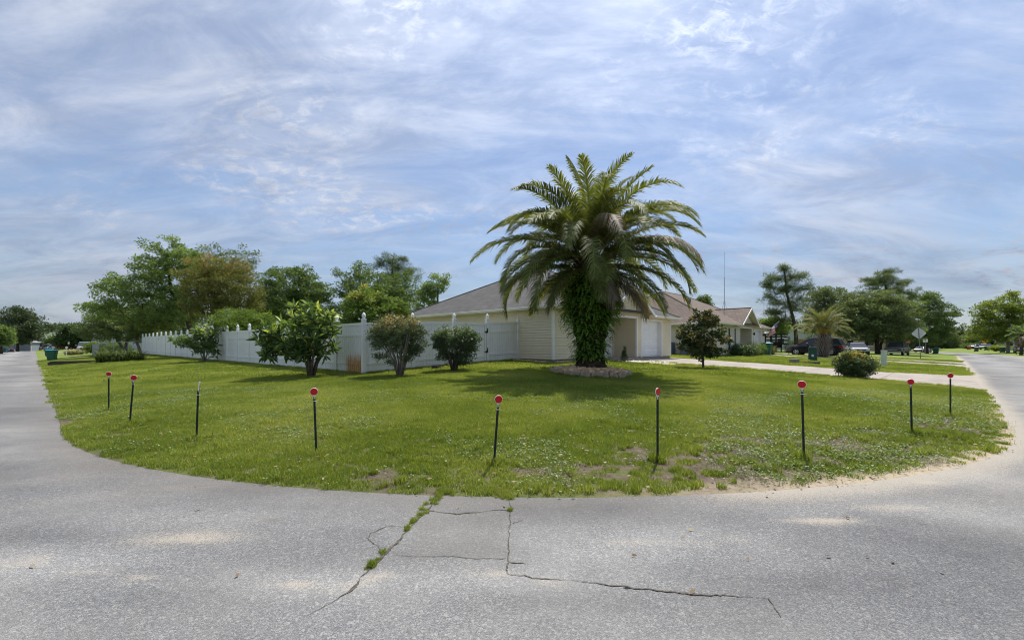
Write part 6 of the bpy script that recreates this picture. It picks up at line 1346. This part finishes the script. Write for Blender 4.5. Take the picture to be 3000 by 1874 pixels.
# cloth hangs from the upper pole: local s along the pole (hoist), w down/out in folds
hoist = .90; fly = 1.45; ns_, nw_ = 13, 18; dirp = (pt1-pt0).normalized(); top_ = pt1-dirp*.05
def cloth(i, j, ni, nj):
    a = i/ni*hoist; b = j/nj*fly; p = top_-dirp*a; return p+Vector((.08*math.sin(b*9+a*3)-.28*b, .07*math.sin(b*7+a*5)+.12*b, -.62*b-.06*math.sin(b*5)))
def cloth_rect(i0, i1, j0, j1, m, nm, off=0):
    V = []; F = []; n1 = j1-j0
    for i in (i0, i1):
        for j in range(j0, j1+1):
            p = cloth(i, j, ns_, nw_); V.append(p+Vector((0, -off, 0)))
    MB().add(V, [(j, j+1, n1+2+j, n1+1+j) for j in range(n1)]).build(nm, m, t_)
for s in range(13): cloth_rect(s, s+1, 0 if s > 6 else 7, nw_, 'flag_red' if s % 2 == 0 else 'flag_white', 'stripe')
for s in range(7): cloth_rect(s, s+1, 0, 7, 'flag_blue', 'canton')
q = MB()
for i in range(6):
    for j in range(6):
        c = cloth(.55+i*1.15, .6+j*1.15, ns_, nw_)+Vector((-.012, -.02, 0)); q.lathe([(.02, 0), (.02, .003)], 5, tuple(c), 'y')
q.build('stars', 'flag_white', t_)
def mast(px, d, z0, ytop, lab, r0=.03):
    x, y = on_ray(px, d); zt = zrow(ytop, d); t_ = thing('aerial_mast', lab, 'antenna', (x, y, z0)); MB().tube([(0, 0, -.3), (0, 0, (zt-z0)*.55)], r0, 6).tube([(0, 0, (zt-z0)*.55), (0, 0, zt-z0)], r0*.5, 5).build('mast', 'galvanised', t_)
    for a in (0, 2.1, 4.2): MB().tube([(math.cos(a)*.35, math.sin(a)*.35, -.55), (0, 0, .8)], .014, 5).build('stay', 'galvanised', t_)
mast(2122, 42.3, 4.95, 738, 'tall thin aerial mast on the beige house roof')
mast(2238, 64, 1.0, 775, 'second thin aerial mast behind the flag', .025)

sp_ = hit(1282, 1080); t_ = thing('splash_block', 'dark splash block lying on the bare soil between the round shrubs', 'drain block', sp_, AA+.5)
MB().hexa([(-.3, -.13, -.02), (.32, -.13, -.02), (.32, .13, -.02), (-.3, .13, -.02), (-.3, -.12, .13), (.32, -.10, .03), (.32, .10, .03), (-.3, .12, .13)]).build('block', 'plastic_black', t_, bevel=.012)
MB().box(-.26, .3, -.10, -.08, .03, .12).box(-.26, .3, .08, .10, .03, .12).build('rim', 'plastic_black', t_)
# ------------------------------------------------------------------ vehicles (local x forward, z up, origin on the ground)
def ring(x, w, zb, zm, zt, tw, top=True):
    return [(x, -w*.86, zb), (x, -w, zb+.10), (x, -w, zm), (x, -w*tw, zt), (x, w*tw, zt), (x, w, zm), (x, w, zb+.10), (x, w*.86, zb)]
def wheel(root, x, y, r, w, rimm='rim', spokes=5):
    sg = 1 if y > 0 else -1
    wl = MB().lathe([(r*.62, -w/2), (r*.96, -w/2), (r, -w/4), (r, w/4), (r*.96, w/2), (r*.62, w/2)], 22, (x, y, r), 'y').build('wheel', 'tyre', root, sm=False)
    q = MB().lathe([(r*.63, -w*.28), (r*.64, w*.28)], 18, (x, y, r), 'y'); q.build('rim_well', 'plastic_black', wl)
    q = MB(); yo = y+sg*w*.52
    for k in range(spokes):
        a = 6.2832*k/spokes; c, s = math.cos(a), math.sin(a); P = []
        for yy in (yo-.02, yo+.005):
            for rr, hw in ((r*.10, .045), (r*.60, .035)):
                P += [(x+c*rr-s*hw, yy, r+s*rr+c*hw), (x+c*rr+s*hw, yy, r+s*rr-c*hw)]
        q.add(P, [(0, 1, 3, 2), (4, 6, 7, 5), (0, 2, 6, 4), (1, 5, 7, 3), (2, 3, 7, 6), (0, 4, 5, 1)])
    q.lathe([(r*.58, -.02), (r*.64, -.02), (r*.64, .006), (r*.58, .006)], 20, (x, yo, r), 'y', cap=False); q.lathe([(r*.16, -.03), (r*.16, .012)], 10, (x, yo, r), 'y'); q.build('rim', rimm, wl)
def vehicle(name, label, cat, loc, heading, paint_m, kind='suv', L=4.7, W=1.88, H=1.70, group=None, wr=.36, lod=0):
    t_ = thing(name, label, cat, loc, heading, group); w = W/2; f = L/2; r = -L/2; g = .24 if kind != 'sedan' else .18
    belt = H*(.63 if kind == 'suv' else .60); hood = H*(.61 if kind == 'suv' else .57)
    if kind == 'suv': st = [(r, .80, g+.18, belt-.28, belt-.10, .86), (r+.12, .96, g+.05, belt-.22, belt, .90), (r+1.0, 1, g, belt-.18, belt+.02, .90), (0, 1, g, belt-.18, belt, .90), (f-1.25, 1, g, belt-.2, belt-.02, .90), (f-1.0, .99, g, hood-.16, hood, .86), (f-.35, .95, g, hood-.22, hood-.06, .84), (f-.05, .88, g+.04, hood-.34, hood-.16, .82), (f, .78, g+.10, hood-.42, hood-.26, .82)]
    elif kind == 'sedan': st = [(r, .80, g+.15, belt-.24, belt-.08, .86), (r+.15, .95, g+.04, belt-.18, belt+.02, .86), (r+.9, 1, g, belt-.16, belt+.03, .88), (0, 1, g, belt-.16, belt, .90), (f-1.4, 1, g, belt-.16, belt-.02, .90), (f-1.1, .99, g, hood-.14, hood, .86), (f-.4, .95, g, hood-.26, hood-.12, .82), (f-.05, .85, g+.04, hood-.34, hood-.22, .80), (f, .72, g+.10, hood-.38, hood-.28, .80)]
    else: st = [(r, .96, g+.2, belt-.14, belt-.02, .97), (r+.05, .98, g+.15, belt-.12, belt, .97), (-.35, 1, g+.12, belt-.12, belt, .95), (f-1.55, 1, g+.1, belt-.14, belt, .90), (f-1.3, 1, g+.1, hood-.10, hood+.02, .86), (f-.25, .98, g+.1, hood-.18, hood-.03, .84), (f-.04, .94, g+.12, hood-.26, hood-.12, .86), (f, .90, g+.15, hood-.32, hood-.2, .86)]
    body = MB().loft([ring(x, w*a, zb, zm, zt, tw) for x, a, zb, zm, zt, tw in st]).build('body', paint_m, t_, bevel=.03)
    # glasshouse
    if kind == 'suv': gs = [(r+.10, belt-.02, belt-.015), (r+.42, belt-.02, H-.12), (r+.9, belt-.02, H-.04), (0.1, belt-.02, H-.02), (f-2.0, belt-.02, H-.06), (f-1.0, belt-.04, belt-.03)]
    elif kind == 'sedan': gs = [(r+.55, belt-.02, belt-.01), (r+1.25, belt-.02, H-.07), (-.1, belt-.02, H-.02), (f-2.0, belt-.02, H-.08), (f-1.15, belt-.04, belt-.03)]
    else: gs = [(-.40, belt-.02, belt-.015), (-.25, belt-.02, H-.08), (.2, belt-.02, H-.03), (f-2.15, belt-.02, H-.06), (f-1.35, belt-.04, belt-.03)]
    gl = MB().loft([[(x, -w*.88, zb), (x, -w*(.88-.18*(zt-belt)/(H-belt)), zt), (x, w*(.88-.18*(zt-belt)/(H-belt)), zt), (x, w*.88, zb)] for x, zb, zt in gs]).build('windows', 'glass_dark', t_)
    # roof skin, pillars
    rs = gs[1:-1]; k = .015
    MB().loft([[(x, -w*.715, zt-.05), (x, -w*.69, zt+k), (x, w*.69, zt+k), (x, w*.715, zt-.05)] for x, zb, zt in rs]).build('roof', paint_m, t_, bevel=.012)
    pl = MB()
    def sp(x, zt): return w*(.885-.18*max(0, (zt-belt))/(H-belt))+.004
    for sg in (-1, 1):
        a, b = gs[-1], gs[-2]; pl.tube([(a[0], sg*sp(a[0], a[2]), a[2]), (b[0], sg*sp(b[0], b[2]), b[2])], .035, 5)
        a, b = gs[0], gs[1]; pl.tube([(a[0]+.04, sg*sp(a[0], a[2]), a[2]), (b[0], sg*sp(b[0], b[2]), b[2])], .07 if kind == 'suv' else .05, 5)
        for x in ((-.15, -1.15) if kind == 'suv' else (-.15,) if kind == 'sedan' else (.45,)): pl.tube([(x, sg*sp(x, belt), belt), (x-.04, sg*sp(x, H-.06), H-.05)], .032, 5)
    pl.build('pillars', paint_m if kind != 'suv' else 'paint_black', t_)
    # wheels and arches
    fx, rx = f-.92, r+.98 if kind != 'pickup' else r+1.15
    for x in (fx, rx):
        for sg in (-1, 1):
            MB().lathe([(wr+.075, -.03), (wr+.085, 0), (wr+.075, .012)], 22, (x, sg*(w-.008), wr+.03), 'y').build('wheel_arch', 'plastic_black', t_); wheel(t_, x, sg*(w-.09), wr, .23)
    # lights, grille, bumpers, trim
    for sg in (-1, 1):
        zt = hood-.26; MB().hexa([(f-.42, sg*w*.90, zt-.07), (f-.03, sg*w*.66, zt-.09), (f-.06, sg*w*.60, zt-.07), (f-.45, sg*w*.85, zt-.05), (f-.45, sg*w*.935, zt+.08), (f-.05, sg*w*.70, zt+.05), (f-.08, sg*w*.62, zt+.07), (f-.48, sg*w*.86, zt+.1)]).build('headlight', 'lamp_clear', t_)
        zz = belt-.26; MB().box(r-.012, r+.30, sg*w*.78-.14 if sg > 0 else sg*w*.99, sg*w*.99 if sg > 0 else sg*w*.78+.14, zz-.08, zz+.10).build('tail_light', 'lamp_red', t_, bevel=.03)
        MB().loft([[(fx-1.0+x, sg*(w+y), belt+.02+z) for y, z in ((.0, 0), (.17, -.02), (.19, .10), (.03, .12))] for x in (0, .1)]).build('mirror', paint_m, t_, bevel=.02)
        if lod == 0:
            for x in ((.35, -.75) if kind != 'pickup' else (.55,)): B(x-.16, x, sg*w+(-.01 if sg > 0 else -.02), sg*w+(.02 if sg > 0 else .01), belt-.17, belt-.14).build('door_handle', 'chrome', t_)
            if kind == 'suv': MB().tube([(r+.6, sg*w*.66, H-.05), (r+.7, sg*w*.66, H+.045), (f-2.2, sg*w*.66, H+.03), (f-2.05, sg*w*.66, H-.05)], .018, 6).build('roof_rail', 'chrome', t_)
            B(rx+.5, fx-.5, sg*w-.012, sg*w+.012, g+.02, g+.13).build('sill', 'plastic_black', t_)
    B(f-.06, f+.012, -w*.52, w*.52, g+.28, hood-.24).build('grille', 'plastic_black', t_); B(f+.0, f+.025, -w*.5, w*.5, g+.40, g+.45).build('grille_bar', 'chrome', t_)
    B(f-.12, f+.05, -w*.86, w*.86, g+.02, g+.20).build('bumper', 'plastic_black' if kind != 'pickup' else 'chrome', t_, bevel=.03); B(r-.06, r+.1, -w*.88, w*.88, g+.12, g+.32).build('bumper', 'plastic_black' if kind != 'pickup' else 'chrome', t_, bevel=.03)
    B(r-.07, r-.061, -.26, .26, g+.42, g+.55).build('number_plate', 'label_white', t_)
    if kind == 'pickup':
        B(r+.08, -.42, -w*.80, w*.80, belt-.02, belt+.004).build('bed_floor', 'plastic_black', t_)
        if lod == 0: 
            for z in (.05, .25, .45): B(r+.05, r+.12, -w*.7, w*.7, belt+z, belt+z+.06).build('rack_bar', 'grey_wood', t_)
    return t_
sa, sb2 = hit(2482, 1040), hit(2312, 1034)
cx_, cy_ = UV(9.6, 52.7); vehicle('parked_car', 'dark plum SUV parked nose-in behind the jelly palm', 'car', (cx_, cy_, float(gz(cx_, cy_))+.03), AA+math.pi/2, 'paint_plum', 'suv', 4.7, 1.88, 1.70)
p_ = at(2510, 55.5); vehicle('parked_car', 'silver car front showing just behind the dark SUV', 'car', p_, -2.05, 'paint_silver', 'suv', 4.7, 1.85, 1.45, lod=1)
p_ = at(2628, 60.5); vehicle('pickup_truck', 'bronze pickup truck standing on the grass under the oak', 'truck', p_, -2.44, 'paint_bronze', 'pickup', 5.3, 1.92, 1.80, wr=.39)
for px, d, rz, m, kd, lab in ((25, 104, AA+math.pi/2, 'paint_navy', 'sedan', 'dark sedan parked beside the grey bin on the left street'), (152, 128, .25, 'paint_gold', 'sedan', 'pale gold sedan parked across the end of the left street'), (172, 122, .15, 'paint_white', 'sedan', 'white sedan nearest the stop sign on the left'), (140, 138, .3, 'paint_white', 'suv', 'white SUV before the grey gabled garage'), (198, 118, .2, 'paint_red', 'suv', 'red car behind the lamp post on the left'),
                              (249, 72, -.85, 'paint_ltgrey', 'suv', 'pale grey car facing the street by the old fence'), (2856, 146, AA-.4, 'paint_navy', 'sedan', 'navy sedan beside the rusty bin at the bend'), (2873, 152, AA-.4, 'paint_blue', 'sedan', 'blue car right behind the navy sedan'), (2893, 128, AA-.5, 'paint_white', 'suv', 'white SUV parked by the right kerb'), (2704, 112, AA-.4, 'paint_silver', 'sedan', 'silver car half hidden behind the orange sign'), (2992, 88, AA, 'paint_silver', 'suv', 'silver car at the right picture edge under the palm')):
    vehicle('parked_car', lab, 'car', at(px, d), rz, m, kd, 4.6, 1.82, 1.68 if kd == 'suv' else 1.45, 'cars parked far down the streets', lod=1)
bp = at(120, 136); t_ = thing('boat', 'blue boat on a trailer before the grey garage', 'boat', bp, .3)
MB().loft([[(x, -w_, .9), (x, -w_*.75, .55-.0*x), (x, 0, kz), (x, w_*.75, .55), (x, w_, .9)] for x, w_, kz in ((-2.4, .9, .4), (0, 1.0, .38), (1.6, .7, .45), (2.6, .06, .75))]).build('hull', 'paint_boat', t_)
B(-.8, .5, -.5, .5, .9, 1.9).build('canopy', 'plastic_black', t_); B(-2.2, 2.4, -.4, .4, .2, .36).build('trailer', 'galvanised', t_)
for y in (-.8, .8): MB().lathe([(.1, -.1), (.33, -.1), (.33, .1), (.1, .1)], 14, (-.5, y, .33), 'y').build('wheel', 'tyre', t_)

# ------------------------------------------------------------------ buildings far off
def gable_house(name, lab, px, d, w, dep, wall_h, rise, wallm, roofm, rz, doors=(), wins=()):
    b = at(px, d); t_ = thing(name, lab, 'house', b, rz)
    MB().add([(-w/2, 0, -.3), (w/2, 0, -.3), (w/2, dep, -.3), (-w/2, dep, -.3), (-w/2, 0, wall_h), (w/2, 0, wall_h), (w/2, dep, wall_h), (-w/2, dep, wall_h), (0, 0, wall_h+rise), (0, dep, wall_h+rise)], [(0, 1, 5, 8, 4), (1, 2, 6, 5), (2, 3, 7, 9, 6), (3, 0, 4, 7)]).build('wall', wallm, t_)
    o = .3; k = rise/(w/2); rf = MB()
    for sg in (-1, 1): rf.hexa([(0, -o, wall_h+rise+.02), (sg*(w/2+o), -o, wall_h-o*k+.02), (sg*(w/2+o), dep+o, wall_h-o*k+.02), (0, dep+o, wall_h+rise+.02), (0, -o, wall_h+rise+.16), (sg*(w/2+o), -o, wall_h-o*k+.16), (sg*(w/2+o), dep+o, wall_h-o*k+.16), (0, dep+o, wall_h+rise+.16)])
    rf.build('roof', roofm, t_)
    tr_ = MB()
    for sg in (-1, 1): tr_.hexa([(0, -o-.04, wall_h+rise-.1), (sg*(w/2+o), -o-.04, wall_h-o*k-.1), (sg*(w/2+o), -o-.005, wall_h-o*k-.1), (0, -o-.005, wall_h+rise-.1), (0, -o-.04, wall_h+rise+.17), (sg*(w/2+o), -o-.04, wall_h-o*k+.17), (sg*(w/2+o), -o-.005, wall_h-o*k+.17), (0, -o-.005, wall_h+rise+.17)])
    tr_.build('rake_board', 'white_trim', t_)
    for x0, x1, z1 in doors:
        dr = B(x0, x1, -.03, .0, 0, z1).build('door', 'wood_dark', t_); B(x0-.1, x1+.1, -.04, -.001, z1, z1+.12).build('door_head', 'white_trim', dr)
    for x0, x1, z0, z1 in wins:
        wd = B(x0, x1, -.025, -.001, z0, z1).build('window', 'glass_dark', t_); B(x0-.08, x1+.08, -.04, -.002, z0-.1, z0).build('sill', 'white_trim', wd); B(x0-.08, x1+.08, -.04, -.002, z1, z1+.1).build('head', 'white_trim', wd)
    for sg in (-1, 1): B(sg*w/2-.08, sg*w/2+.08, -.05, .05, -.3, wall_h).build('corner_board', 'white_trim', t_)
    return t_
gable_house('garage_house', 'grey gabled garage at the end of the left street', 132, 152, 6.6, 7, 2.2, .95, 'far_grey_wall', 'far_grey_roof', .35, ((-2.6, -.6, 1.9), (.2, 2.0, 2.1)), ((2.2, 2.9, 1.0, 1.8),))
gable_house('blue_roof_house', 'small grey house with pale blue roof beside the stop sign', 176, 158, 3.6, 6, 2.3, 1.1, 'far_grey_wall', 'blue_roof', .35, (), ((-.5, .5, 1.0, 1.9),))
gable_house('white_roof_building', 'white building showing over the grey garage', 158, 205, 9, 9, 4.8, 1.3, 'white_trim', 'metal_roof', .5, (), ((-3, -1.5, 2.0, 3.6), (1, 2.5, 2.0, 3.6)))
gable_house('far_house', 'grey house wall behind the left shade tree', 26, 118, 8, 8, 2.4, 1.4, 'far_grey_wall', 'far_grey_roof', .6, (), ((-1, 0, 1, 2),))
gable_house('far_house', 'pale house behind the chain link fence and leaning oaks', 385, 78, 9, 8, 2.6, 1.0, 'far_pale_wall', 'far_grey_roof', AA, (), ((-2, -1, 1, 2), (1.5, 2.5, 1, 2)))
gable_house('far_house', 'beige block with flat parapet beyond the oak', 248, 190, 8, 8, 9.0, .3, 'tan_wall', 'tan_wall', .3)
gable_house('far_house', 'grey roofed house behind the pine and cedar fence', 2315, 84, 9, 8, 2.5, 1.4, 'far_pale_wall', 'far_grey_roof', -AA+.2, (), ((-2, -1, 1, 2),))
gable_house('far_house', 'tan house in the shade behind the round oak', 2500, 92, 11, 8, 2.6, 1.2, 'tan_wall', 'far_grey_roof', -AA+.1, ((-1, 0, 2.0),), ((2, 3.2, 1, 2),))
gable_house('far_house', 'pale house glimpsed under the bright roadside tree', 2985, 112, 8, 8, 2.6, 1.3, 'far_pale_wall', 'far_grey_roof', -AA, (), ((-2, -1, 1, 2),))

# ------------------------------------------------------------------ lesser fences on both sides
def plank_fence(lab, a, b, h, m, bw=.14, name='plank_fence', jitter=.03, rails=True):
    d = (b-a); d.z = 0; L = d.length; d.normalize(); t_ = thing(name, lab, 'fence', a, math.atan2(d.y, d.x)); n = int(L/bw); me = B(0, bw-.012, -.01, .01, -.05, h).mesh('plank', m)
    for i in range(n):
        x = i*bw; o = link('plank', me, t_, (x, 0, float(gz(a.x+d.x*x, a.y+d.y*x))-a.z+RS.randn()*jitter)); o.rotation_euler = (0, RS.randn()*jitter*.5, 0)
    if rails:
        for z in (.4, h-.4): B(0, L, .011, .05, z, z+.08).build('rail', m, t_)
    return t_
a_ = at(270, 55); b_ = at(290, 49); plank_fence('old grey leaning plank fence beyond the daylilies', a_, b_, 1.3, 'grey_wood', .15, jitter=.02)
a_ = at(2328, 72); b_ = at(2372, 74); plank_fence('orange-brown cedar fence behind the dark SUV', a_, b_, 1.8, 'cedar', .15)
a_ = at(292, 52); b_ = at(418, 50)
d_ = (b_-a_); L_n = d_.length; t_ = thing('chain_link_fence', 'chain link fence between the old planks and the white fence', 'fence', a_, math.atan2(d_.y, d_.x))
MB().tube([(0, 0, 1.38), (L_n, 0, 1.42+b_.z-a_.z)], .025, 6).build('top_rail', 'galvanised', t_)
for k in range(4):
    x = L_n*k/3; MB().tube([(x, 0, -.3), (x, 0, 1.42+(b_.z-a_.z)*k/3)], .028, 6).build('post', 'galvanised', t_)
q = MB(); n_ = int(L_n/.16)
for k in range(n_+9):
    for sg in (-1, 1):
        x0 = (k-8)*.16 if sg > 0 else k*.16; x1 = x0+sg*1.35; xa, xb = (max(x0, 0), min(x1, L_n)) if sg > 0 else (max(x1, 0), min(x0, L_n))
        if xb-xa < .05: continue
        za = .03+(xa-x0)*sg if sg > 0 else .03+(x0-xa); zb2 = .03+(xb-x0) if sg > 0 else .03+(x0-xb); q.tube([(xa, .004*sg, za), (xb, .004*sg, zb2)], .0035, 3, cap=False)
o = q.build('wire_mesh', 'galvanised', t_); tag(o, kind='stuff')
# dark rail pen, lattice and trailer behind the beige house
rp = at(2265, 58); t_ = thing('ranch_rail_fence', 'black rail fence with lattice skirt beyond the flag', 'fence', rp, .35)
for x in np.arange(-2.2, 2.3, .9): B(x-.06, x+.06, -.06, .06, -.2, 2.2).build('post', 'wood_dark', t_)
for z in (.9, 1.35, 1.8, 2.1): B(-2.4, 2.4, -.09, -.062, z, z+.16).build('rail', 'wood_dark', t_)
q = MB()
for k in range(24):
    x = -2.3+k*.2
    for sg in (-1, 1): q.tube([(x, -.11, 0), (x+sg*.4, -.11+.004*sg, .42)], .012, 4)
q.build('lattice', 'grey_wood', t_); B(-1.6, 1.8, .3, 1.4, .5, 1.25).build('trailer_bed', 'wood_dark', t_)
sl_ = at(2251, 47); t_ = thing('step_ladder', 'small pale metal step frame beside the green bin', 'ladder', sl_, .8)
for y in (-.2, .2): MB().tube([(-.25, y, 0), (0, y, .75), (.25, y, 0)], .018, 5).build('leg', 'galvanised', t_)
for z in (.25, .5): B(-.02-.25*(1-z/.75), .1-.25*(1-z/.75), -.2, .2, z, z+.02).build('tread', 'galvanised', t_)
